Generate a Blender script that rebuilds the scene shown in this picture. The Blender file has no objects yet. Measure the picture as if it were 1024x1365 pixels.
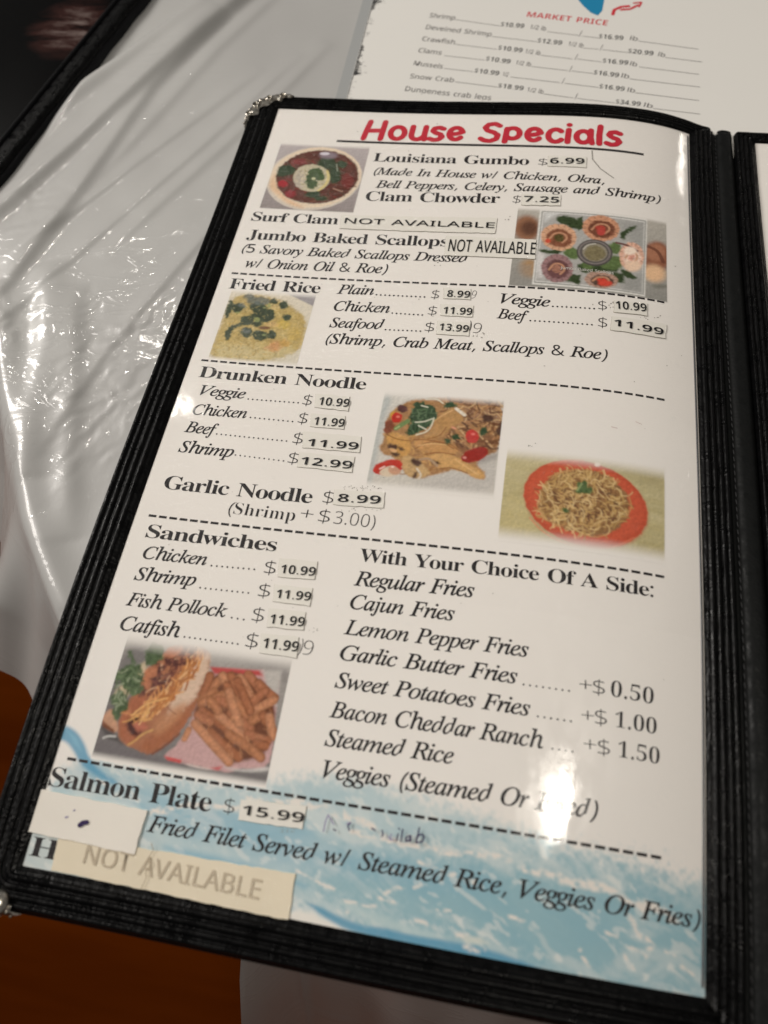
import bpy, math, os
import numpy as np
from mathutils import Matrix, Vector
SC = bpy.context.scene
COL = SC.collection
MM = .001

# ------------------------------------------------------------ camera, light, exposure
FOCAL_PX = 994.0115193420421                      # focal length in photograph pixels (1365 tall)
CAM_AXES = [[0.984,-0.16115,0.07603],[0.11472,0.89944,0.42172],[-0.13634,-0.40625,0.90353]]                      # right, down, forward in menu space (u right, v down, depth)
CAM_POS = [133.82,342.06,-259.79]                       # millimetres in menu space
cd = bpy.data.cameras.new('camera'); cam = bpy.data.objects.new('camera', cd); COL.objects.link(cam)
cd.sensor_fit = 'VERTICAL'; cd.sensor_height = 36; cd.lens = FOCAL_PX/1365*36
cd.clip_start = .01; cd.clip_end = 30
_r = Vector((CAM_AXES[0][0], -CAM_AXES[0][1], -CAM_AXES[0][2]))
_d = Vector((CAM_AXES[1][0], -CAM_AXES[1][1], -CAM_AXES[1][2]))
_f = Vector((CAM_AXES[2][0], -CAM_AXES[2][1], -CAM_AXES[2][2]))
_m = Matrix((_r, -_d, -_f)).transposed().to_4x4()
_m.translation = Vector((CAM_POS[0]*MM, -CAM_POS[1]*MM, -CAM_POS[2]*MM))
cam.matrix_world = _m
cd.dof.use_dof = True; cd.dof.focus_distance = .305; cd.dof.aperture_fstop = cd.lens/3.6
SC.camera = cam
wd = bpy.data.worlds.new('World'); SC.world = wd; wd.use_nodes = True
wd.node_tree.nodes['Background'].inputs[0].default_value = (1, .95, .89, 1)
wd.node_tree.nodes['Background'].inputs[1].default_value = .15
SC.view_settings.view_transform = 'Standard'; SC.view_settings.look = 'None'
SC.view_settings.exposure = -.27; SC.view_settings.gamma = 1

def panel(name, loc, sx, sy, power, col, aim=None, shape='RECTANGLE', rz=0.):
    l = bpy.data.lights.new(name, 'AREA'); l.shape = shape; l.size = sx; l.size_y = sy; l.energy = power; l.color = col
    o = bpy.data.objects.new(name, l); o.location = loc; COL.objects.link(o)
    if aim: o.rotation_euler = (Vector(aim)-o.location).to_track_quat('-Z', 'Y').to_euler()
    else: o.rotation_euler = (0, 0, rz)
    return o
panel('pendant_lamp', (.49, -.30, 1.5), .13, .26, 7, (1, .93, .82), None, 'ELLIPSE', -.1)
panel('pendant_lamp', (-.838, .95, 1.5), .036, .09, 2.0, (1, .95, .87), (-.1, -.1, 0), 'ELLIPSE')
panel('fill_panel', (-1.7, .55, 1.25), .6, .6, 33, (1, .95, .89), (0, 0, 0))  # added fill light out of view, brightens the page from the left
panel('fill_panel', (-2.0, -.1, 1.6), .8, .8, 27, (1, .94, .88), (.1, -.1, 0))  # second added fill, leaves the page's right side dimmer
panel('wall_lamp', (1.52, 2.2, 1.06), .14, .10, 1.2, (1, .93, .84), (.2, 0, 0))

# ------------------------------------------------------------ materials
def new_mat(name):
    m = bpy.data.materials.new(name); m.use_nodes = True; nt = m.node_tree
    return m, nt, nt.nodes['Principled BSDF']
def link(nt, a, b): nt.links.new(a, b)
def tex(nt, kind, scale, coord=None, detail=2., rough=.5, dist=0.):
    n = nt.nodes.new('ShaderNodeTexNoise' if kind == 'noise' else 'ShaderNodeTexVoronoi')
    n.inputs['Scale'].default_value = scale
    if kind == 'noise':
        n.inputs['Detail'].default_value = detail; n.inputs['Roughness'].default_value = rough; n.inputs['Distortion'].default_value = dist
    if coord is None:
        c = nt.nodes.new('ShaderNodeTexCoord'); coord = c.outputs['Object']
    link(nt, coord, n.inputs['Vector']); return n
def mapping(nt, scale=(1, 1, 1), rot=(0, 0, 0)):
    c = nt.nodes.new('ShaderNodeTexCoord'); m = nt.nodes.new('ShaderNodeMapping')
    m.inputs['Scale'].default_value = scale; m.inputs['Rotation'].default_value = rot
    link(nt, c.outputs['Object'], m.inputs['Vector']); return m.outputs['Vector']
def ramp(nt, src, stops):
    r = nt.nodes.new('ShaderNodeValToRGB'); e = r.color_ramp.elements
    while len(e) < len(stops): e.new(.5)
    for i, (p, c) in enumerate(stops):
        e[i].position = p; e[i].color = (c, c, c, 1) if not isinstance(c, tuple) else (*c, 1)
    link(nt, src, r.inputs[0]); return r.outputs[0]
def math_(nt, op, a, b):
    n = nt.nodes.new('ShaderNodeMath'); n.operation = op
    for i, x in enumerate((a, b)):
        if hasattr(x, 'is_linked'): link(nt, x, n.inputs[i])
        else: n.inputs[i].default_value = x
    return n.outputs[0]
def bump(nt, h, strength, dist, normal=None):
    b = nt.nodes.new('ShaderNodeBump'); b.inputs['Strength'].default_value = strength; b.inputs['Distance'].default_value = dist
    link(nt, h, b.inputs['Height'])
    if normal is not None: link(nt, normal, b.inputs['Normal'])
    return b.outputs[0]
def srgb(c):
    return tuple(((x/255+.055)/1.055)**2.4 if x > 10 else x/255/12.92 for x in c)

def vinyl_group():
    """the clear vinyl pocket over the page: wavy, finely scratched, worn matt in patches"""
    g = bpy.data.node_groups.new('vinyl_pocket', 'ShaderNodeTree')
    g.interface.new_socket('Normal', in_out='OUTPUT', socket_type='NodeSocketVector')
    g.interface.new_socket('Rough', in_out='OUTPUT', socket_type='NodeSocketFloat')
    out = g.nodes.new('NodeGroupOutput')
    waves = tex(g, 'noise', 26, detail=1.5)
    dimple = tex(g, 'noise', 150, detail=2)
    sc1 = tex(g, 'noise', 1, mapping(g, (260, 5200, 200), (0, 0, .5)), detail=2)
    s1 = ramp(g, sc1.outputs[0], [(.60, 0.), (.64, 1.)])
    sc2 = tex(g, 'noise', 1, mapping(g, (5000, 240, 200), (0, 0, .25)), detail=2)
    s2 = ramp(g, sc2.outputs[0], [(.62, 0.), (.66, 1.)])
    n1 = bump(g, waves.outputs[0], .4, .0014)
    n2 = bump(g, dimple.outputs[0], .3, .00012, n1)
    sc3 = tex(g, 'noise', 1, mapping(g, (900, 3800, 200), (0, 0, 1.25)), detail=2)
    s3 = ramp(g, sc3.outputs[0], [(.62, 0.), (.65, 1.)])
    n3 = bump(g, math_(g, 'ADD', math_(g, 'ADD', s1, s2), s3), .55, .00006, n2)
    wear = tex(g, 'noise', 14, detail=3)
    r0 = ramp(g, wear.outputs[0], [(.35, .035), (.7, .09)])
    tc = g.nodes.new('ShaderNodeTexCoord'); vd = g.nodes.new('ShaderNodeVectorMath'); vd.operation = 'DISTANCE'; link(g, tc.outputs['Object'], vd.inputs[0]); vd.inputs[1].default_value = (.160, -.292, .013)
    rub = tex(g, 'noise', 1, mapping(g, (170, 60, 60), (0, 0, .35)), detail=5, rough=.7)
    rubbed = math_(g, 'MULTIPLY', ramp(g, vd.outputs['Value'], [(.018, 1.), (.075, 0.)]), ramp(g, rub.outputs[0], [(.40, 0.), (.60, 1.)]))
    r = math_(g, 'ADD', r0, math_(g, 'MULTIPLY', rubbed, .15))
    link(g, n3, out.inputs[0]); link(g, r, out.inputs[1])
    return g
VG = vinyl_group()
def under_vinyl(name, col=None, attr=None, rough=.55, fibre=0.):
    m, nt, b = new_mat(name)
    b.inputs['Roughness'].default_value = rough
    b.inputs['Specular IOR Level'].default_value = .12
    if attr:
        a = nt.nodes.new('ShaderNodeAttribute'); a.attribute_name = attr; link(nt, a.outputs['Color'], b.inputs['Base Color'])
    elif fibre:
        t = tex(nt, 'noise', 18, detail=5, rough=.65)
        c1 = tuple(x*(1-fibre) for x in col)
        link(nt, ramp(nt, t.outputs[0], [(.3, c1), (.7, tuple(col))]), b.inputs['Base Color'])
    else: b.inputs['Base Color'].default_value = (*col, 1)
    g = nt.nodes.new('ShaderNodeGroup'); g.node_tree = VG
    b.inputs['Coat Weight'].default_value = .8; b.inputs['Coat IOR'].default_value = 1.5
    link(nt, g.outputs['Normal'], b.inputs['Coat Normal']); link(nt, g.outputs['Rough'], b.inputs['Coat Roughness'])
    return m
PAGE_COL = srgb((238, 233, 227))
M = {}
M['paper'] = under_vinyl('menu_paper', PAGE_COL, fibre=.035)
M['print'] = under_vinyl('colour_print', attr='ink_colour')
M['ink'] = under_vinyl('black_ink', (.022, .019, .02))
M['black'] = under_vinyl('label_ink', (.006, .006, .007))
M['dark'] = under_vinyl('worn_label_ink', (.035, .035, .035))
M['faded'] = under_vinyl('faded_label_ink', srgb((190, 176, 154)))
M['ghost'] = under_vinyl('old_price_ink', (.10, .095, .09))
M['paleink'] = under_vinyl('white_caption_ink', (.62, .60, .55))
M['red'] = under_vinyl('red_ink', srgb((196, 44, 60)))
M['pen'] = under_vinyl('violet_pen_ink', (.035, .02, .085))
M['pen_faint'] = under_vinyl('smeared_pen_ink', (.30, .26, .42))
M['scuff'] = under_vinyl('grey_scuff', (.26, .24, .21))
M['pink'] = under_vinyl('pink_scuff', (.55, .38, .36))
M['crack'] = under_vinyl('dark_crack', (.30, .24, .16))
M['sticker'] = under_vinyl('label_tape', srgb((232, 228, 219)), fibre=.04)
M['patch'] = under_vinyl('white_patch_tape', srgb((236, 230, 220)), fibre=.05)
M['beige'] = under_vinyl('yellowed_tape', srgb((234, 222, 198)), fibre=.12)
M['edge_shade'] = under_vinyl('label_edge_shade', (.40, .37, .31))  # darker rim colour stands in for the shadow line round price and notice labels
M['greyink'] = None
def plain(name, col, rough=.5, spec=.5):
    m, nt, b = new_mat(name); b.inputs['Base Color'].default_value = (*col, 1); b.inputs['Roughness'].default_value = rough
    b.inputs['Specular IOR Level'].default_value = spec; return m
M['greyink'] = plain('grey_sheet_ink', (.12, .11, .11)); M['boldink'] = plain('bold_sheet_ink', (.03, .03, .032)); M['redsheet'] = plain('red_sheet_ink', srgb((205, 50, 62)))
M['blueink'] = plain('blue_sheet_ink', srgb((20, 130, 175)))

def leather(name, base=(.002, .002, .0022), rough=.30, grain=760, streak=True, amt=1.):
    m, nt, b = new_mat(name)
    b.inputs['Base Color'].default_value = (*base, 1); b.inputs['Specular IOR Level'].default_value = .14
    v = tex(nt, 'voronoi', grain)
    n = tex(nt, 'noise', grain*.35, detail=4, rough=.6)
    h = math_(nt, 'ADD', v.outputs['Distance'], n.outputs[0])
    nn = bump(nt, h, .35*amt, .00028)
    if streak:
        st = tex(nt, 'noise', 1, mapping(nt, (520, 130, 300), (0, 0, -.45)), detail=4, dist=.8)
        nn = bump(nt, st.outputs[0], .42*amt, .0007, nn)
    link(nt, nn, b.inputs['Normal'])
    r = tex(nt, 'noise', 240, detail=3)
    link(nt, ramp(nt, r.outputs[0], [(.3, rough-.12), (.7, rough+.2)]), b.inputs['Roughness'])
    return m
M['leather'] = leather('black_leatherette')
M['spine'] = leather('black_spine_leatherette', (.005, .0055, .0055), .5, 700, False, .8)
M['thread'] = plain('black_thread', (.03, .03, .032), .6)
M['oldleather'] = leather('scuffed_black_cover', (.005, .005, .006), .5, 500, False, .5)
# dark laminated page of the other menu, with worn reddish brown streaks
m, nt, b = new_mat('dark_laminated_page'); M['darkpage'] = m
t = tex(nt, 'noise', 1, mapping(nt, (24, 75, 40), (0, 0, .62)), detail=6, rough=.7, dist=.4)
tc = nt.nodes.new('ShaderNodeTexCoord'); vd = nt.nodes.new('ShaderNodeVectorMath'); vd.operation = 'DISTANCE'; link(nt, tc.outputs['Object'], vd.inputs[0]); vd.inputs[1].default_value = (-.141, .066, -.005)
worn = math_(nt, 'MULTIPLY', ramp(nt, vd.outputs['Value'], [(.008, 1.), (.032, .0)]), ramp(nt, t.outputs[0], [(.40, 0.), (.62, 1.)]))
link(nt, ramp(nt, worn, [(.05, (.0015, .0015, .0017)), (.4, (.035, .014, .012)), (.95, (.17, .13, .12))]), b.inputs['Base Color'])
b.inputs['Roughness'].default_value = .3; b.inputs['Specular IOR Level'].default_value = .07
# metal
m, nt, b = new_mat('antique_silver_metal'); M['metal'] = m
b.inputs['Metallic'].default_value = 1; b.inputs['Roughness'].default_value = .28
t = tex(nt, 'noise', 500, detail=3); link(nt, ramp(nt, t.outputs[0], [(.35, (.26, .23, .19)), (.6, (.80, .76, .68))]), b.inputs['Base Color'])
link(nt, bump(nt, t.outputs[0], .2, .0002), b.inputs['Normal'])
# vinyl tablecloth
m, nt, b = new_mat('white_vinyl_cloth'); M['cloth'] = m
t = tex(nt, 'noise', 7, detail=3)
link(nt, ramp(nt, t.outputs[0], [(.35, (.43, .425, .415)), (.65, (.475, .473, .46))]), b.inputs['Base Color'])
b.inputs['Roughness'].default_value = .38
b.inputs['Coat Weight'].default_value = .6; b.inputs['Coat Roughness'].default_value = .09
w1 = tex(nt, 'noise', 1, mapping(nt, (30, 90, 40), (0, 0, -.85)), detail=1.5, dist=.6)
w2 = tex(nt, 'noise', 700, detail=2)
mk = ramp(nt, tex(nt, 'noise', 11, detail=2).outputs[0], [(.50, 0.), (.68, 1.)])
nn = bump(nt, math_(nt, 'MULTIPLY', w1.outputs[0], mk), .5, .0016)
cr1 = tex(nt, 'noise', 1, mapping(nt, (26, 62, 40), (0, 0, -.75)), detail=2.2, rough=.55, dist=1.2)
rid = math_(nt, 'ABSOLUTE', math_(nt, 'SUBTRACT', cr1.outputs[0], .5), 0.)
rid = ramp(nt, rid, [(.0, 1.), (.035, .25), (.10, 0.)])
def near(c, r0, r1):
    tc = nt.nodes.new('ShaderNodeTexCoord'); vd = nt.nodes.new('ShaderNodeVectorMath'); vd.operation = 'DISTANCE'; link(nt, tc.outputs['Object'], vd.inputs[0]); vd.inputs[1].default_value = c
    return ramp(nt, vd.outputs['Value'], [(r0, 1.), (r1, 0.)])
mk2 = ramp(nt, tex(nt, 'noise', 16, detail=2).outputs[0], [(.42, .15), (.58, 1.)])
mk2 = math_(nt, 'MULTIPLY', mk2, math_(nt, 'ADD', math_(nt, 'MAXIMUM', near((-.055, -.155, -.01), .02, .075), near((-.105, -.135, -.01), .01, .04)), .16))
nn = bump(nt, math_(nt, 'MULTIPLY', rid, mk2), .55, .0016, nn)
nn = bump(nt, w2.outputs[0], .18, .0002, nn)
link(nt, nn, b.inputs['Coat Normal']); link(nt, bump(nt, w2.outputs[0], .15, .0002), b.inputs['Normal'])
# sheet
m, nt, b = new_mat('laminated_white_sheet'); M['sheet'] = m
b.inputs['Base Color'].default_value = (*srgb((230, 228, 223)), 1); b.inputs['Roughness'].default_value = .6
b.inputs['Coat Weight'].default_value = .7; b.inputs['Coat Roughness'].default_value = .12
link(nt, bump(nt, tex(nt, 'noise', 20, detail=2).outputs[0], .5, .003), b.inputs['Coat Normal'])
m, nt, b = new_mat('sheet_brush_border'); M['brush'] = m
b.inputs['Base Color'].default_value = (.05, .05, .05, 1); b.inputs['Roughness'].default_value = .5
m, nt, b = new_mat('clear_sleeve_edge'); M['sleeve'] = m
b.inputs['Base Color'].default_value = (.36, .37, .37, 1); b.inputs['Roughness'].default_value = .22
# floor
m, nt, b = new_mat('red_brown_floor'); M['floor'] = m
t = tex(nt, 'noise', 1, mapping(nt, (2, 14, 2), (0, 0, .3)), detail=5)
link(nt, ramp(nt, t.outputs[0], [(.3, (.05, .009, .0006)), (.7, (.09, .018, .0012))]), b.inputs['Base Color']); b.inputs['Roughness'].default_value = .9; b.inputs['Specular IOR Level'].default_value = .0

# ------------------------------------------------------------ shape of the opened menu (mm: u right, v down the page, h up)
HC = np.array([0.19546,0.224,1.65158,-2.51194,4.21913,-4.90847,1.45045,3.39587,-2.33458,-0.55786])
W, H = 210., 366.88
def _poly(u, v):
    u = u/W; v = v/300.
    return 10*(HC[0]*u*u+HC[1]*u**3+HC[2]*u**4+HC[3]*u**6+HC[4]*u*u*v+HC[5]*u**3*v+HC[6]*u**6*v+HC[7]*v*v+HC[8]*v**3+HC[9]*u*v*v)
def hs(u, v):
    u = np.asarray(u, float); v = np.asarray(v, float)
    uc = np.clip(u, 0, 212.); h = _poly(uc, v); s = h-_poly(uc-1, v); e = np.clip(u-212, 0, None)
    return h+np.where(e < 15, s*(e-e*e/30), s*7.5)
def P3(u, v, dh=0.):
    u = np.asarray(u, float); v = np.asarray(v, float)
    return np.stack([u*MM, -v*MM, (hs(u, v)+dh)*MM], -1)
def flat3(u, v, z):
    u = np.asarray(u, float); v = np.asarray(v, float)
    return np.stack([u*MM, -v*MM, (z+np.zeros(u.shape))*MM], -1)

# ------------------------------------------------------------ object helpers
def obj(name, V, F, mat, parent=None, smooth=False, label=None, kind=None, uvcol=None):
    me = bpy.data.meshes.new(name)
    V = np.asarray(V, np.float64)
    if isinstance(F, np.ndarray):
        k = F.shape[1]; me.vertices.add(len(V)); me.vertices.foreach_set('co', V.astype(np.float32).ravel())
        me.loops.add(F.size); me.loops.foreach_set('vertex_index', F.astype(np.int32).ravel())
        me.polygons.add(len(F)); me.polygons.foreach_set('loop_start', np.arange(0, F.size, k, dtype=np.int32))
        me.update(calc_edges=True)
    else: me.from_pydata([tuple(p) for p in V], [], F)
    if uvcol is not None:
        a = me.color_attributes.new('ink_colour', 'FLOAT_COLOR', 'POINT')
        a.data.foreach_set('color', np.concatenate([uvcol, np.ones((len(uvcol), 1))], 1).astype(np.float32).ravel())
    me.validate()
    if smooth: me.polygons.foreach_set('use_smooth', [True]*len(me.polygons))
    me.materials.append(mat)
    o = bpy.data.objects.new(name, me); COL.objects.link(o)
    if parent: o.parent = parent
    if label: o['label'] = label
    if kind: o['kind'] = kind
    return o
def empty(name, label, cat, group=None):
    o = bpy.data.objects.new(name, None); o.empty_display_size = .05; COL.objects.link(o)
    o['label'] = label; o['category'] = cat
    if group: o['group'] = group
    return o
def grid_faces(n, m, wrap=False):
    i = np.arange(n-1)[:, None]; j = np.arange(m if wrap else m-1)[None, :]
    a = i*m+j; b_ = i*m+(j+1) % m; c = (i+1)*m+(j+1) % m; d = (i+1)*m+j
    return np.stack([a, d, c, b_], -1).reshape(-1, 4)
def linspace_step(a, b, st): return np.linspace(a, b, max(2, int(abs(b-a)/st)+1))

# ------------------------------------------------------------ lettering
# glyph outlines come from the typefaces that ship with Blender; each letter is converted to a mesh once
FONT_DIR = os.path.join(bpy.utils.system_resource('DATAFILES'), 'fonts')
def face(fn):
    try: return bpy.data.fonts.load(os.path.join(FONT_DIR, fn))
    except Exception: return None
SERIF = face('NotoSansMath-Regular.woff2')
BOLD, ITAL, NONE = (0x1D400, 0x1D41A, 0x1D7CE), (0x1D434, 0x1D44E, None), (None, None, None)
STYLES = {
 'B': (SERIF, BOLD, -.002, "LouisanGmbClChwderSfJkBpFRcNgltDSWYOAT:PHo"),
 'R': (SERIF, BOLD, -.009, "Shrimp0123456789"),
 'I': (SERIF, ITAL, .008, "MadeInHouswChickOrBlPpCyStSgmSavBDOnRFqfbVj5LTgG"),
 'S': (SERIF, NONE, -.010, "$()+.0123456789"),
 'T': (SERIF, NONE, .0, "()+.,/&:"),
 'D': (SERIF, (0x1D5D4, 0x1D5EE, 0x1D7EC), -.007, "0123456789.$MARKETPIC"),
 'G': (SERIF, NONE, .003, "NOTAVILBEMRKPCDShrimpevndawflsuogtbkcJ0123456789.$/")}
def math_letter(c, A, a, d):
    if SERIF is None: return c
    if 'A' <= c <= 'Z' and A: return chr(A+ord(c)-65)
    if 'a' <= c <= 'z' and a: return '\u210e' if (a == 0x1D44E and c == 'h') else chr(a+ord(c)-97)
    if d and c.isdigit(): return chr(d+ord(c)-48)
    return c
def make_glyphs():
    tmp = []; out = {}
    for st, (f, mp, off, chs) in STYLES.items():
        for c in sorted(set(chs)):
            g = math_letter(c, *mp)
            for body in (g, g+g):
                cu = bpy.data.curves.new('letter', 'FONT'); cu.body = body; cu.size = 1; cu.offset = off; cu.resolution_u = 2 if st == 'G' else 4
                if f: cu.font = f
                o = bpy.data.objects.new('letter', cu); COL.objects.link(o); tmp.append((st, c, o))
    bpy.context.view_layer.update(); dg = bpy.context.evaluated_depsgraph_get()
    for k in range(0, len(tmp), 2):
        r = []
        for st, c, o in tmp[k:k+2]:
            e = o.evaluated_get(dg); me = e.to_mesh(); v = np.empty(len(me.vertices)*3); me.vertices.foreach_get('co', v); me.calc_loop_triangles()
            f = np.empty(len(me.loop_triangles)*3, dtype=np.int32); me.loop_triangles.foreach_get('vertices', f)
            r.append((v.reshape(-1, 3)[:, :2].copy(), f.reshape(-1, 3).copy())); e.to_mesh_clear()
        v0_, f0_ = r[0]; par = list(range(len(v0_)))
        def root(i):
            while par[i] != i: par[i] = par[par[i]]; i = par[i]
            return i
        for a_, b_, c_ in f0_: par[root(a_)] = root(b_); par[root(b_)] = root(c_)
        ar_ = {}
        for a_, b_, c_ in f0_:
            e1 = v0_[b_]-v0_[a_]; e2 = v0_[c_]-v0_[a_]; q = root(a_); ar_[q] = ar_.get(q, 0)+abs(e1[0]*e2[1]-e1[1]*e2[0])/2
        r[0] = (v0_, np.array([f for f in f0_ if ar_[root(f[0])] >  .0026]).reshape(-1, 3))
        out[st, c] = (r[1][0][:, 0].max()-r[0][0][:, 0].max(), r[0][0], r[0][1])
    for st, c, o in tmp:
        cu = o.data; bpy.data.objects.remove(o); bpy.data.curves.remove(cu)
    return out
GL = make_glyphs()
CAPH = {'B': GL['B', 'J'][1][:, 1].max(), 'I': GL['I', 'M'][1][:, 1].max(), 'R': GL['R', '0'][1][:, 1].max(), 'S': GL['S', '0'][1][:, 1].max(), 'D': GL['D', '0'][1][:, 1].max(), 'G': GL['G', 'N'][1][:, 1].max()}
CAPH['T'] = CAPH['S']
for k in 'BIR': CAPH[k] *= .98
def glyph(st, c):
    if (st, c) in GL: return st, GL[st, c]
    for s in ('T', 'S', 'G', 'D', 'B'):
        if (s, c) in GL: return s, GL[s, c]
    raise KeyError((st, c))
def text_mesh(s, st):
    """triangles of one line of lettering, cap height 1, natural spacing"""
    V = []; F = []; x = 0.; n = 0
    if st == 'S2': st = 'S'; heavy = True
    else: heavy = False
    for c in s:
        if c == ' ': x += (.47 if st in 'BIR' else .5); continue
        g, (adv, v, f) = glyph(st, c); k = 1/CAPH[st if g == st else ('S' if st in 'BIR' and g in 'ST' else g)]
        if g != st and st == 'I' and c in '(),.': v = v+np.stack([v[:, 1]*.2, 0*v[:, 1]], -1)
        V.append(v*k+[x, 0]); F.append(f+n); n += len(v); x += (adv-(.036 if g == 'B' else .026 if g == 'I' else 0))*k
    V = np.concatenate(V); F = np.concatenate(F); V[:, 0] -= V[:, 0].min()
    return V, F
def place(V, a, b, cap, slant=0.):
    """lay lettering with its baseline from a to b (mm)"""
    a = np.array(a); b = np.array(b); d = b-a; L = np.hypot(*d); d = d/L; up = np.array([d[1], -d[0]])
    return a+V[:, :1]/V[:, 0].max()*L*d+(V[:, 1:]*cap)*up+V[:, 1:]*cap*slant*d
def ribbon(pts, w, caps=True):
    """a flat pen or print stroke"""
    p = np.array(pts, float); V = []; F = []; n = 0
    for q in range(len(p)-1):
        d = p[q+1]-p[q]; l = np.hypot(*d)+1e-9; nrm = np.array([-d[1], d[0]])/l*w/2
        V += [p[q]-nrm, p[q+1]-nrm, p[q+1]+nrm, p[q]+nrm]; F += [(n, n+1, n+2), (n, n+2, n+3)]; n += 4
    if caps:
        for q in range(len(p)):
            ang = np.linspace(0, 2*np.pi, 11)[:-1]
            V.append(p[q]); V += [p[q]+w/2*np.array([math.cos(t), math.sin(t)]) for t in ang]
            F += [(n, n+1+k, n+1+(k+1) % 10) for k in range(10)]; n += 11
    return np.array(V), np.array(F)
def merge(parts):
    V = []; F = []; n = 0
    for v, f in parts: V.append(v); F.append(np.asarray(f)+n); n += len(v)
    return np.concatenate(V), np.concatenate(F)

# ------------------------------------------------------------ the menu
menu = empty('restaurant_menu', 'open black leatherette menu showing the House Specials page, lying on the table edge', 'menu')
def rounded(u0, v0, u1, v1, r, ns=(70, 110)):
    """closed outline with the same number of points whatever its size; r = radius of each corner (tl, tr, br, bl)"""
    pts = []
    cs = [(u0, v0, 1, 1, 180), (u1, v0, -1, 1, 270), (u1, v1, -1, -1, 0), (u0, v1, 1, -1, 90)]
    for k, (cu, cv, su, sv, a0) in enumerate(cs):
        rr = r[k]; c = (cu+su*rr, cv+sv*rr)
        arc = [(c[0]+rr*math.cos(math.radians(a)), c[1]+rr*math.sin(math.radians(a))) for a in np.linspace(a0, a0+90, 9)]
        pts.append(arc)
    out = []
    for k in range(4):
        out += pts[k]; a = pts[k][-1]; b_ = pts[(k+1) % 4][0]; n = ns[k % 2]
        out += [(a[0]+(b_[0]-a[0])*t/n, a[1]+(b_[1]-a[1])*t/n) for t in range(1, n)]
    return np.array(out)
def cover_ring(win, wid, rad, parent, name='cover'):
    """padded frame of a cover panel: three stitched ridges from the page window out to the rolled edge"""
    u0, v0, u1, v1 = win; wl, wt, wr, wb = wid
    Q = np.concatenate([[-.06], np.linspace(0, 1, 44), [1.03, 1.05, 1.04, 1.0]])
    E = []
    for q in Q[:-4]:
        if q < 0: E.append(.15)
        elif q <= 1:
            e = .55+.75*math.sin(min(1, q/.12)*math.pi/2)
            for c, wdt, am in ((.22, .10, .95), (.44, .10, 1.0), (.66, .10, 1.05), (.87, .11, 1.0)):
                e += .95*am*math.exp(-((q-c)/wdt*1.35)**4)
            if q > .9: e -= 2.2*((q-.9)/.1)**2
            if q < .13: e -= 0
            E.append(e)
    E += [-.9, -2.2, -3.4, -4.2]
    rings = []
    for q in Q:
        qq = max(q, 0)
        c = rounded(u0-wl*q, v0-wt*q, u1+wr*q, v1+wb*q, [max(.01, r*qq) for r in rad]); rings.append(c)
    A = np.array(rings)
    rg = np.random.default_rng(7)
    V = P3(A[..., 0], A[..., 1], np.array(E)[:, None])
    n, m_ = A.shape[:2]
    ph = np.arange(m_)
    wob = .10*np.sin(ph*.37)+.08*np.sin(ph*.83+1)+.06*np.sin(ph*1.7)
    V[3:45, :, 2] += (wob*np.sin(np.linspace(0, 3.14, 42))[:, None])*MM
    return obj(name, V.reshape(-1, 3), grid_faces(n, m_, True), M['leather'], parent, True)
X1 = 241.5
WIN = (1.2, 1.8, 210.7, 366.0)
cover_ring(WIN, (13.6, 7.0, 10.8, 12.0), (17, 1.2, 1.2, 13), menu, 'cover_frame')
rcov = cover_ring((X1, 1.8, 449, 366.0), (9.6, 5.4, 14, 12.0), (1.2, 17, 13, 1.2), menu, 'cover_frame')
# boards under the pages
for a, b_ in ((-11.5, 221.5), (231.5, 462)):
    uu = linspace_step(a, b_, 5); vv = linspace_step(-4.5, H+10, 6)
    U, V_ = np.meshgrid(uu, vv, indexing='ij'); n, m_ = U.shape
    top = P3(U, V_, -.6).reshape(-1, 3); bot = P3(U, V_, -4.2).reshape(-1, 3)
    f = grid_faces(n, m_); k = n*m_
    rim = [i*m_ for i in range(n)]+[(n-1)*m_+j for j in range(1, m_)]+[i*m_+m_-1 for i in range(n-2, -1, -1)]+[j for j in range(m_-2, 0, -1)]
    s = np.array([(rim[i], rim[(i+1) % len(rim)], rim[(i+1) % len(rim)]+k, rim[i]+k) for i in range(len(rim))])
    obj('cover_board', np.concatenate([top, bot]), np.concatenate([f, f[:, ::-1]+k, s]), M['leather'], menu, True)
# spine: seam valley, soft leather hinge, seam valley
us = np.array([220.6, 221.2, 222.0, 222.8, 223.6, 224.6, 225.4, 226.5, 228, 229.5, 230.6, 231.2, 231.8, 232.6])
es = np.array([-1.6, .3, .9, .2, .1, .8, 1.5, 1.7, 1.75, 1.6, 1.2, .4, -.4, -1.8])
vs = np.concatenate([[-6.6, -6.3, -5.6, -4.6, -3.9, -3.3], linspace_step(-2, H+8, 2.2), [H+9.5, H+10.8, H+11.6, H+12]])
ev = np.concatenate([[-4, -1.6, -.6, -.3, -.7, -.1], np.zeros(len(vs)-10), [-.1, -.4, -1.4, -4]])
U, V_ = np.meshgrid(us, vs, indexing='ij')
sag = np.interp(V_, [-6, 20, 380], [-.4, 0, 0])
sp = P3(U, V_, es[:, None]+ev[None, :]+sag+.12*np.sin(V_*.9+U)*np.exp(-((U-228)/2.5)**2)); obj('spine', sp.reshape(-1, 3), grid_faces(*U.shape), M['spine'], menu, True)
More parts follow.
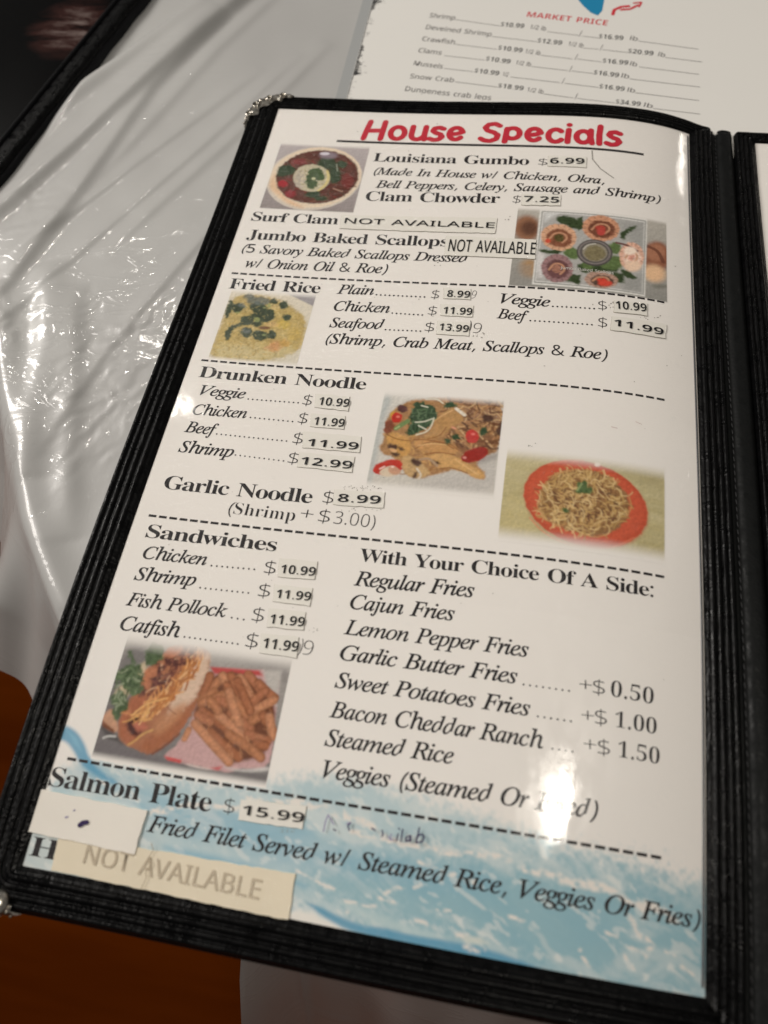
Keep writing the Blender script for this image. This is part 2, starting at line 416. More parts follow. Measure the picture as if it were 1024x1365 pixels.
def capsule_row(cu, dh, v0, v1, step, ln, wd_, name, mat, tilt=0.):
    parts = []
    for v in np.arange(v0, v1, step):
        a = np.linspace(0, 2*np.pi, 7)[:-1]; c = P3(cu, v, dh)
        ring = []
        for t, rr in ((-.5, .35), (-.25, 1), (.25, 1), (.5, .35)):
            ring.append(np.stack([c[0]+wd_*rr*np.cos(a)*MM+t*tilt*MM, np.full(6, c[1]-t*ln*MM), c[2]+wd_*rr*np.sin(a)*MM], -1))
        parts.append((np.concatenate(ring), grid_faces(4, 6, True)))
    V, F = merge(parts); return obj(name, V, F, mat, menu, True, kind='stuff')
capsule_row(223.3, .30, -1, H+9, 3.1, 2.1, .26, 'seam_stitching', M['thread'], .3)
for cu, dd in ((214.8, 1.55), (218.1, 1.55), (235.6, 1.5)): capsule_row(cu, dd-.05, 2, H+2, 2.4, 1.7, .16, 'seam_stitching', M['thread'])
capsule_row(-6.0, 1.42, 5, H-2, 2.4, 1.7, .16, 'seam_stitching', M['thread'])

# pages
def page_grid(u0, u1, v0, v1, dh, st=2.):
    U, V_ = np.meshgrid(linspace_step(u0, u1, st), linspace_step(v0, v1, st), indexing='ij')
    return P3(U, V_, dh).reshape(-1, 3), grid_faces(*U.shape)
V, F = page_grid(-.6, 210.3, .2, H+.4, 0)
page = obj('page', V, F, M['paper'], menu, True, label='off-white House Specials page with black and red print above a pale blue wave')
V, F = page_grid(X1-.5, 449, .2, H+.4, 0, 4)
obj('page', V, F, M['paper'], menu, True, label='facing page of which only a white sliver shows')
# loose bound edge of the pocket at the right of the page
U, V_ = np.meshgrid(np.array([208.9, 209.1, 209.5, 209.7]), linspace_step(4, H-4, 3), indexing='ij')
m, nt, b = new_mat('pocket_edge_vinyl'); b.inputs['Base Color'].default_value = (.09, .09, .095, 1); b.inputs['Roughness'].default_value = .25
obj('pocket_edge', P3(U, V_, np.array([.06, .35, .35, .06])[:, None]).reshape(-1, 3), grid_faces(*U.shape), m, menu, True)

def print_line(s, st, a, b_, cap, mat, parent, name='printed_text', dh=.07, slant=0., z=None):
    V, F = text_mesh(s, st); q = place(V, a, b_, cap, slant)
    if z is None: P = P3(q[:, 0], q[:, 1], dh)
    else: P = flat3(q[:, 0], q[:, 1], z)
    return obj(name, P, F, mat, parent)
TEXTS = [
["Louisiana Gumbo","B",[58.43,38.19],[134.3,38.3],5.81,"ink","page"],
["$","S",[138.51,38.14],[142.73,38.48],4.71,"ink","page"],
["(Made In House w/ Chicken, Okra,","I",[60.42,47.49],[169.82,48.84],4.9,"ink","page"],
["Bell Peppers, Celery, Sausage and Shrimp)","I",[62.74,56.62],[195.71,56.13],5.03,"ink","page"],
["Clam Chowder","B",[59.42,65.87],[122.99,64.88],6.25,"ink","page"],
["$","S",[128.63,64.5],[132.25,64.85],5.22,"ink","page"],
["Surf Clam","B",[7.0,83.0],[49.31,82.55],5.76,"ink","page"],
["Jumbo Baked Scallops","B",[7.72,95.17],[102.63,93.9],6.09,"ink","page"],
["(5 Savory Baked Scallops Dressed","I",[7.75,103.7],[112.8,103.29],5.27,"ink","page"],
["w/ Onion Oil & Roe)","I",[11.6,112.89],[77.82,111.98],5.59,"ink","page"],
["Fried Rice","B",[7.57,126.48],[49.74,125.83],6.04,"ink","page"],
["Plain","I",[57.42,125.49],[73.99,125.04],5.4,"ink","page"],
["$","S",[99.2,125.67],[102.49,125.91],5.15,"ink","page"],
["Chicken","I",[57.82,135.35],[82.63,134.92],5.46,"ink","page"],
["$","S",[99.06,135.14],[102.78,135.32],5.22,"ink","page"],
["Seafood","I",[57.91,144.76],[81.6,144.29],5.31,"ink","page"],
["$","S",[99.09,144.34],[102.91,144.49],5.28,"ink","page"],
["(Shrimp, Crab Meat, Scallops & Roe)","I",[58.17,153.69],[174.09,152.25],5.3,"ink","page"],
["Veggie","I",[128.76,126.4],[149.7,126.84],5.49,"ink","page"],
["$","S",[169.53,126.19],[173.06,126.07],5.2,"ink","page"],
["Beef","I",[128.31,134.87],[141.05,135.52],5.36,"ink","page"],
["$","S",[169.69,135.6],[173.33,135.66],5.46,"ink","page"],
["Drunken Noodle","B",[7.88,176.6],[79.62,176.43],5.59,"ink","page"],
["Veggie","I",[10.79,185.44],[30.59,185.41],4.91,"ink","page"],
["$","S",[55.02,186.26],[58.84,186.47],5.41,"ink","page"],
["Chicken","I",[10.6,195.3],[33.68,194.81],4.94,"ink","page"],
["$","S",[55.16,195.25],[58.93,195.43],5.43,"ink","page"],
["Beef","I",[9.84,204.03],[23.51,204.08],5.15,"ink","page"],
["$","S",[55.19,204.87],[59.2,205.0],5.44,"ink","page"],
["Shrimp","I",[10.16,213.47],[32.96,213.45],5.17,"ink","page"],
["$","S",[55.32,214.02],[59.42,214.11],5.28,"ink","page"],
["Garlic Noodle","B",[9.13,230.38],[68.58,230.13],5.66,"ink","page"],
["$","S",[72.57,229.71],[76.63,229.76],5.45,"ink","page"],
["(","S",[37.43,238.03],[39.25,238.14],5.21,"ink","page"],
["Shrimp","R",[39.6,237.78],[63.64,238.08],5.04,"ink","page"],
["+","S",[65.45,237.1],[70.38,237.19],5.17,"ink","page"],
["$","S",[72.48,237.58],[76.81,237.74],5.45,"ink","page"],
["3.00)","S",[78.48,237.55],[94.02,237.71],5.27,"ink","page"],
["Sandwiches","B",[8.63,251.39],[59.55,250.94],5.3,"ink","page"],
["Chicken","I",[9.98,259.8],[34.91,259.41],4.88,"ink","page"],
["$","S",[57.04,260.1],[61.26,260.03],5.23,"ink","page"],
["Shrimp","I",[9.5,268.37],[33.06,267.72],4.89,"ink","page"],
["$","S",[56.96,269.0],[61.26,268.9],5.22,"ink","page"],
["Fish Pollock","I",[9.51,278.2],[47.44,277.76],4.86,"ink","page"],
["$","S",[56.83,278.07],[61.1,278.07],5.33,"ink","page"],
["Catfish","I",[10.03,287.24],[32.55,287.12],5.12,"ink","page"],
["$","S",[56.85,287.51],[61.19,287.47],5.42,"ink","page"],
["With Your Choice Of A Side:","B",[90.61,251.22],[192.61,250.46],4.86,"ink","page"],
["Regular Fries","I",[90.4,260.44],[132.58,259.82],5.36,"ink","page"],
["Cajun Fries","I",[90.52,269.06],[126.88,268.91],5.21,"ink","page"],
["Lemon Pepper Fries","I",[90.26,278.27],[152.43,277.9],5.13,"ink","page"],
["Garlic Butter Fries","I",[90.38,287.16],[149.58,287.12],5.09,"ink","page"],
["+","S",[169.39,286.38],[173.44,286.21],4.58,"ink","page"],
["$","S2",[173.7,286.64],[177.51,286.62],4.81,"ink","page"],
["0.50","R",[179.41,286.42],[193.08,286.68],5.15,"ink","page"],
["Sweet Potatoes Fries","I",[90.51,296.53],[154.45,296.69],5.04,"ink","page"],
["+","S",[170.63,295.9],[174.61,295.72],4.43,"ink","page"],
["$","S2",[174.87,296.14],[178.62,295.99],4.88,"ink","page"],
["1.00","R",[181.19,295.79],[194.2,295.87],4.98,"ink","page"],
["Bacon Cheddar Ranch","I",[90.6,306.21],[159.4,305.97],5.1,"ink","page"],
["+","S",[171.82,304.66],[175.74,304.47],4.52,"ink","page"],
["$","S2",[176.23,305.07],[179.93,304.91],4.73,"ink","page"],
["1.50","R",[182.47,304.71],[195.3,304.76],4.94,"ink","page"],
["Steamed Rice","I",[90.74,315.23],[132.31,314.79],5.12,"ink","page"],
["Veggies (Steamed Or Fried)","I",[91.77,324.87],[177.17,323.67],5.2,"ink","page"],
["Salmon Plate","B",[2.37,341.13],[58.25,340.48],5.75,"ink","page"],
["$","S",[62.46,340.15],[65.95,340.05],4.56,"ink","page"],
["Fried Filet Served w/ Steamed Rice, Veggies Or Fries)","I",[39.0,349.19],[208.52,348.11],4.83,"ink","page"],
["Ho","B",[2.86,362.1],[17.89,362.04],5.46,"ink","page"],
["Jumbo Baked Scallops","G",[152.78,104.64],[175.33,105.16],1.6,"paleink","page"],
["(","S",[104.89,124.46],[105.88,124.62],5.59,"ghost","page"],
["9","S",[116.17,124.43],[118.12,124.74],4.71,"ghost","page"],
["(","S",[104.52,133.94],[105.49,134.05],5.02,"ghost","page"],
[")","S",[117.02,143.11],[118.28,143.22],6.08,"ghost","page"],
["9","S",[118.94,143.59],[122.39,143.95],5.66,"ghost","page"],
["9","S",[77.21,287.07],[80.7,287.27],5.11,"ghost","page"],
[")","S",[75.81,286.73],[76.9,286.85],5.12,"ghost","page"],
["MARKET PRICE","D",[123.55,-92.35],[167.89,-86.16],4.61,"red","sheet"],
["Shrimp","G",[68.59,-89.57],[83.44,-87.77],3.99,"greyink","sheet"],
["$10.99","D",[109.74,-83.14],[122.74,-82.02],3.92,"boldink","sheet"],
["1/2 lb","G",[126.07,-81.83],[134.84,-80.23],3.58,"greyink","sheet"],
["/","G",[153.21,-76.16],[154.43,-76.02],5.13,"greyink","sheet"],
["$16.99","D",[163.92,-75.02],[176.91,-74.0],3.82,"boldink","sheet"],
["lb","G",[180.46,-74.48],[184.43,-73.7],3.48,"greyink","sheet"],
["Deveined Shrimp","G",[67.89,-79.09],[105.43,-74.09],3.89,"greyink","sheet"],
["$12.99","D",[131.1,-70.05],[144.39,-68.42],3.81,"boldink","sheet"],
["1/2 lb","G",[147.82,-68.26],[155.92,-66.73],3.47,"greyink","sheet"],
["/","G",[164.95,-64.95],[166.15,-64.82],5.0,"greyink","sheet"],
["$20.99","D",[179.78,-63.47],[192.86,-61.93],3.71,"boldink","sheet"],
["lb","G",[195.38,-61.74],[198.86,-60.99],3.38,"greyink","sheet"],
["Crawfish","G",[67.21,-68.82],[85.86,-66.4],3.83,"greyink","sheet"],
["$10.99","D",[110.26,-63.03],[123.49,-61.12],3.77,"boldink","sheet"],
["1/2 lb","G",[125.13,-60.88],[133.33,-59.39],3.43,"greyink","sheet"],
["/","G",[152.09,-56.56],[153.29,-56.43],4.93,"greyink","sheet"],
["$16.99","D",[166.76,-54.82],[180.05,-53.66],3.66,"boldink","sheet"],
["lb","G",[181.02,-53.4],[184.52,-52.67],3.34,"greyink","sheet"],
["Clams","G",[66.54,-58.74],[79.73,-57.13],3.76,"greyink","sheet"],
["$10.99","D",[104.47,-53.6],[117.87,-51.46],3.7,"boldink","sheet"],
["1/2 lb","G",[120.91,-51.3],[129.06,-49.86],3.37,"greyink","sheet"],
["/","G",[149.7,-46.64],[150.89,-46.52],4.84,"greyink","sheet"],
["$16.99","D",[162.49,-45.19],[175.52,-43.48],3.59,"boldink","sheet"],
["lb","G",[176.87,-43.56],[180.73,-42.87],3.27,"greyink","sheet"],
["Mussels","G",[65.6,-47.9],[81.86,-45.6],3.67,"greyink","sheet"],
["$10.99","D",[99.48,-43.42],[112.77,-41.67],3.63,"boldink","sheet"],
["1/2","G",[114.79,-41.47],[117.83,-41.02],3.31,"greyink","sheet"],
["/","G",[146.39,-36.85],[147.57,-36.73],4.74,"greyink","sheet"],
["$16.99","D",[165.87,-34.37],[178.72,-32.75],3.51,"boldink","sheet"],
["lb","G",[180.25,-32.55],[184.05,-31.89],3.2,"greyink","sheet"],
["Snow Crab","G",[65.14,-37.0],[89.33,-34.94],3.59,"greyink","sheet"],
["$18.99","D",[113.32,-32.04],[126.7,-30.41],3.54,"boldink","sheet"],
["1/2 lb","G",[128.71,-29.93],[137.23,-28.35],3.22,"greyink","sheet"],
["/","G",[153.85,-25.23],[155.01,-25.12],4.62,"greyink","sheet"],
["$34.99","D",[174.68,-23.0],[187.1,-21.74],3.42,"boldink","sheet"],
["lb","G",[188.78,-21.56],[193.07,-20.68],3.11,"greyink","sheet"],
["Dungeness crab legs","G",[64.04,-26.59],[110.59,-21.83],3.8,"greyink","sheet"]]
for s, st, a, b_, cap, col, where in TEXTS:
    if where == 'page':
        print_line(s, st, a, b_, cap, M[col], page, 'caption_text' if col == 'paleink' else 'printed_text', .12 if col == 'paleink' else .07)
DOTS = [
[12,[75.31,124.95],[96.49,124.96],0.5],
[8,[83.96,135.05],[96.99,135.27],0.48],
[9,[82.59,144.43],[97.48,144.24],0.47],
[10,[150.92,126.51],[167.82,125.8],0.48],
[14,[142.26,135.21],[167.23,134.74],0.47],
[12,[32.21,185.44],[53.38,185.29],0.42],
[10,[35.45,194.26],[53.13,194.53],0.41],
[16,[23.67,203.52],[52.81,203.87],0.4],
[11,[33.89,212.31],[53.72,212.99],0.38],
[9,[37.05,259.3],[53.31,258.79],0.4],
[10,[35.2,268.16],[53.32,267.89],0.39],
[3,[49.63,277.61],[54.11,277.73],0.4],
[11,[34.49,286.59],[54.14,286.53],0.39],
[8,[151.74,287.04],[166.2,286.88],0.37],
[6,[157.03,296.41],[167.37,296.31],0.38],
[4,[162.27,305.52],[168.39,305.44],0.36]]
for n, a, b_, r in DOTS:
    a = np.array(a); b_ = np.array(b_); parts = []
    for k in range(n):
        c = a+(b_-a)*k/(n-1); t = np.linspace(0, 2*np.pi, 9)[:-1]
        parts.append((np.concatenate([[c], c+r*.9*np.stack([np.cos(t), np.sin(t)], -1)]), np.array([(0, i+1, (i+1) % 8+1) for i in range(8)])))
    V, F = merge(parts); obj('dot_leader', P3(V[:, 0], V[:, 1], .07), F, M['ink'], page, kind='stuff')
RULES = [[[6.63,117.11],[198.01,116.53]],[[6.85,167.7],[197.7,167.5]],[[7.27,242.4],[197.36,242.37]],[[6.13,332.02],[197.44,331.22]]]
for k, (a, b_) in enumerate(RULES):
    a = np.array(a); b_ = np.array(b_); n = 46; parts = []
    for i in range(n):
        p = a+(b_-a)*(i/n); q = a+(b_-a)*((i+.74)/n)
        mid = (p+q)/2; th = .95 if k else 1.0
        parts.append((np.array([p+[0, -th/2], mid+[0, -th/2], q+[0, -th/2], q+[0, th/2], mid+[0, th/2], p+[0, th/2]]), np.array([(0, 5, 4, 1), (1, 4, 3, 2)])))
    V, F = merge(parts); obj('dashed_rule', P3(V[:, 0], V[:, 1], .09), F, M['ink'], page, kind='stuff')
(ua, ub) = [[37.51,24.45],[187.45,25.13]]
q = np.linspace(0, 1, 40)[:, None]*(np.array(ub)-np.array(ua))+np.array(ua)
V = np.concatenate([q-[0, .75], q+[0, .75]]); F = np.array([(i, i+1, 41+i, 40+i) for i in range(39)])
obj('title_underline', P3(V[:, 0], V[:, 1], .07), F, M['ink'], page)
# title in rounded brush letters (strokes in cap heights)
def arc(cx, cy, rx, ry, a0, a1, n=14): return [(cx+rx*math.cos(math.radians(a)), cy+ry*math.sin(math.radians(a))) for a in np.linspace(a0, a1, n)]
LET = {
 'H': (.98, [[(.20, .97), (.12, .5), (.06, .03)], [(.78, .97), (.75, .5), (.72, .03)], [(.12, .47), (.75, .50)]]),
 'o': (.80, [arc(.36, .34, .27, .29, 0, 360, 24)]),
 'u': (.78, [[(.12, .66), (.10, .3)]+arc(.32, .27, .22, .22, 190, 300, 8), [(.62, .66), (.60, .3), (.62, .05)], [(.44, .08), (.58, .2)]]),
 's': (.66, [[(.52, .58), (.36, .64), (.18, .60), (.12, .48), (.24, .38), (.42, .32), (.50, .2), (.38, .07), (.2, .04), (.04, .1)]]),
 'e': (.76, [[(.12, .32), (.40, .36), (.60, .44)]+arc(.35, .36, .25, .28, 15, 320, 22)]),
 ' ': (.48, []),
 'S': (.86, [[(.72, .86), (.54, .97), (.30, .93), (.18, .76), (.28, .60), (.52, .50), (.68, .36), (.64, .15), (.42, .03), (.20, .06), (.06, .16)]]),
 'p': (.80, [[(.14, .62), (.12, .3), (.10, .0)], arc(.36, .40, .26, .25, 150, -150, 20)]),
 'c': (.68, [arc(.38, .33, .27, .29, 45, 320, 20)]),
 'i': (.36, [[(.16, .62), (.14, .04)], [(.17, .90), (.175, .91)]]),
 'a': (.78, [arc(.34, .32, .25, .27, 20, 380, 22), [(.60, .64), (.60, .3), (.66, .04)]]),
 'l': (.36, [[(.16, .98), (.13, .5), (.14, .04)]])}
ta, tb, tcap = [[49.92,22.39],[176.36,21.83],13.53]
parts = []; x = 0.; items = []
for c in 'House Specials':
    adv, strokes = LET[c]
    ky = 1. if c in 'HSl' else 1.14
    for s_ in strokes: items.append([(x+p[0], min(p[1]*ky, .97)) for p in s_])
    x += adv
tot = x-.12
ta = np.array(ta); tb = np.array(tb); L = np.hypot(*(tb-ta)); d = (tb-ta)/L; up = np.array([d[1], -d[0]])
for k, it in enumerate(items):
    p = np.array(it); q = ta+p[:, :1]/tot*L*d+p[:, 1:]*tcap*up
    v, f = ribbon(q, tcap*.222); parts.append((P3(v[:, 0], v[:, 1], .06+.0015*np.arange(len(v))/len(v)*40 + .05*(k % 7)/7), f))
V, F = merge(parts); obj('title_lettering', V, F, M['red'], page, label='red rounded House Specials title')

# price labels and other strips stuck on the page
STICKERS = [
["p",[[142.98,31.59],[160.87,31.48],[160.84,38.81],[143.12,38.99]],["6.99","D",[144.06,37.36],[160.04,36.54],3.92,"black"],None,0.22,"sticker"],
["p",[[132.76,58.53],[150.49,58.07],[150.58,65.53],[133.03,66.06]],["7.25","D",[133.89,64.02],[149.81,63.86],3.97,"dark"],None,0.22,"sticker"],
["na",[[49.91,76.35],[122.92,74.91],[122.88,85.1],[50.94,85.28]],["NOT AVAILABLE","G",[52.45,81.96],[122.22,81.76],3.52,"black"],"white strip with wide black letters beside the words Surf Clam",0.22,"sticker"],
["na",[[101.14,87.52],[141.37,87.88],[141.58,99.91],[101.7,99.82]],["NOT AVAILABLE","G",[103.05,97.18],[141.4,97.4],7.37,"black"],"white strip with tall narrow black letters at the end of the scallops line",0.22,"sticker"],
["p",[[104.21,119.23],[115.93,119.43],[116.29,125.5],[104.68,125.34]],["8.99","D",[106.04,124.61],[115.87,124.66],3.86,"black"],None,0.22,"sticker"],
["p",[[104.14,128.62],[117.93,128.83],[118.32,135.15],[104.68,135.2]],["11.99","D",[105.68,134.29],[117.91,134.34],3.96,"black"],None,0.22,"sticker"],
["p",[[103.81,138.2],[117.75,138.52],[117.94,145.69],[104.48,145.62]],["13.99","D",[105.15,143.52],[117.42,143.9],3.85,"black"],None,0.22,"sticker"],
["p",[[176.0,120.15],[189.73,119.11],[189.28,126.09],[175.84,126.66]],["10.99","D",[176.73,124.85],[189.43,123.98],4.37,"black"],None,0.22,"sticker"],
["p",[[175.29,129.02],[197.58,128.72],[197.04,136.54],[174.72,136.64]],["11.99","D",[176.02,134.21],[196.27,135.14],3.63,"black"],None,0.22,"sticker"],
["p",[[59.69,180.21],[73.88,180.67],[74.6,187.65],[60.84,187.03]],["10.99","D",[61.98,185.82],[74.56,185.82],3.96,"black"],None,0.22,"sticker"],
["p",[[59.89,189.88],[74.0,190.08],[74.64,196.49],[60.83,196.34]],["11.99","D",[62.04,195.5],[74.43,195.44],3.84,"black"],None,0.22,"sticker"],
["p",[[58.61,198.88],[82.23,199.16],[82.81,206.38],[59.81,206.34]],["11.99","D",[61.59,205.47],[81.9,205.44],3.38,"black"],None,0.22,"sticker"],
["p",[[59.07,208.49],[81.15,208.59],[81.58,215.6],[59.65,215.11]],["12.99","D",[60.75,213.98],[81.16,214.15],3.45,"black"],None,0.22,"sticker"],
["p",[[76.25,223.53],[95.44,222.87],[95.98,229.47],[76.95,229.88]],["8.99","D",[78.43,228.61],[94.58,227.88],3.42,"black"],"white price strip with dirty edges beside the words Garlic Noodle",0.22,"sticker"],
["p",[[61.69,253.37],[75.76,253.22],[76.36,260.11],[62.52,260.6]],["10.99","D",[63.32,259.2],[76.1,258.85],3.39,"black"],None,0.22,"sticker"],
["p",[[62.12,263.68],[75.99,263.57],[76.65,269.94],[63.04,269.94]],["11.99","D",[63.83,268.58],[76.41,268.16],3.28,"black"],None,0.22,"sticker"],
["p",[[62.13,272.57],[75.52,272.29],[76.12,278.87],[63.05,279.32]],["11.99","D",[63.7,278.01],[76.13,277.66],3.45,"black"],None,0.22,"sticker"],
["p",[[61.72,281.79],[75.18,281.4],[75.93,288.54],[62.58,288.73]],["11.99","D",[63.2,286.81],[75.91,286.59],3.6,"black"],None,0.22,"sticker"],
["p",[[67.45,335.36],[88.7,333.96],[88.98,340.68],[68.0,341.28]],["15.99","D",[68.84,339.6],[88.85,338.86],2.91,"black"],"white price strip beside the words Salmon Plate",0.22,"sticker"],
["beige",[[11.08,354.57],[89.17,353.25],[89.54,365.81],[11.73,365.0]],["NOT AVAILABLE","G",[21.21,361.27],[79.38,361.9],5.35,"faded"],"yellowed strip with faded grey letters along the bottom edge",0.3,"beige"],
["blank",[[0.27,342.63],[37.79,343.24],[37.25,356.27],[-0.48,355.43]],None,"blank white patch with purple ink blots at the left edge",0.6,"patch"]]
KIND = {'p': 'price_label', 'na': 'notice_strip', 'beige': 'notice_strip', 'blank': 'blank_patch'}
for si, (tag, cn, tx, lab, hh, mc) in enumerate(STICKERS):
    cn = np.array(cn); w = np.hypot(*(cn[1]-cn[0])); hgt = np.hypot(*(cn[3]-cn[0]))
    nu = max(3, int(w/2)); nv = max(3, int(hgt/2)); rg = np.random.default_rng(si+11)
    s_ = np.linspace(0, 1, nu+1)[:, None]; t_ = np.linspace(0, 1, nv+1)[None, :]
    A = ((1-s_)*(1-t_))[..., None]*cn[0]+(s_*(1-t_))[..., None]*cn[1]+(s_*t_)[..., None]*cn[2]+((1-s_)*t_)[..., None]*cn[3]
    jit = rg.normal(0, .10, A.shape); edge = np.zeros(A.shape[:2], bool); edge[0] = edge[-1] = True; edge[:, 0] = edge[:, -1] = True
    A = A+jit*edge[..., None]
    base = .10
    lift = base+hh+.12*np.sin(3.14*s_)*0+.10*np.exp(-((1-t_)/.15)**2)*rg.uniform(.2, 1)
    n, m_ = A.shape[:2]
    top = P3(A[..., 0], A[..., 1], lift+0*A[..., 0]).reshape(-1, 3)
    o = obj(KIND[tag], top, grid_faces(n, m_), M[mc], menu, True, label=lab or ('white price strip reading '+tx[0] if tx else None))
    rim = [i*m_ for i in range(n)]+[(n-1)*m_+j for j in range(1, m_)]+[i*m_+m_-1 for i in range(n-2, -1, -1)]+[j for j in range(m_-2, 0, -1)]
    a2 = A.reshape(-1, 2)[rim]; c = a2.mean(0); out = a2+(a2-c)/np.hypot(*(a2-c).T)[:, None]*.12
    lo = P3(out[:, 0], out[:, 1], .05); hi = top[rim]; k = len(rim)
    obj('label_edge', np.concatenate([hi, lo]), np.array([(i, i+k, (i+1) % k+k, (i+1) % k) for i in range(k)]), M['edge_shade'] if tag in ('p', 'na') else M[mc], o)
    if tx:
        s, st, a, b_, cap, col = tx
        print_line(s, st, a, b_, cap, M[col], o, 'label_lettering', base+hh+(.24 if tag != 'beige' else .22))
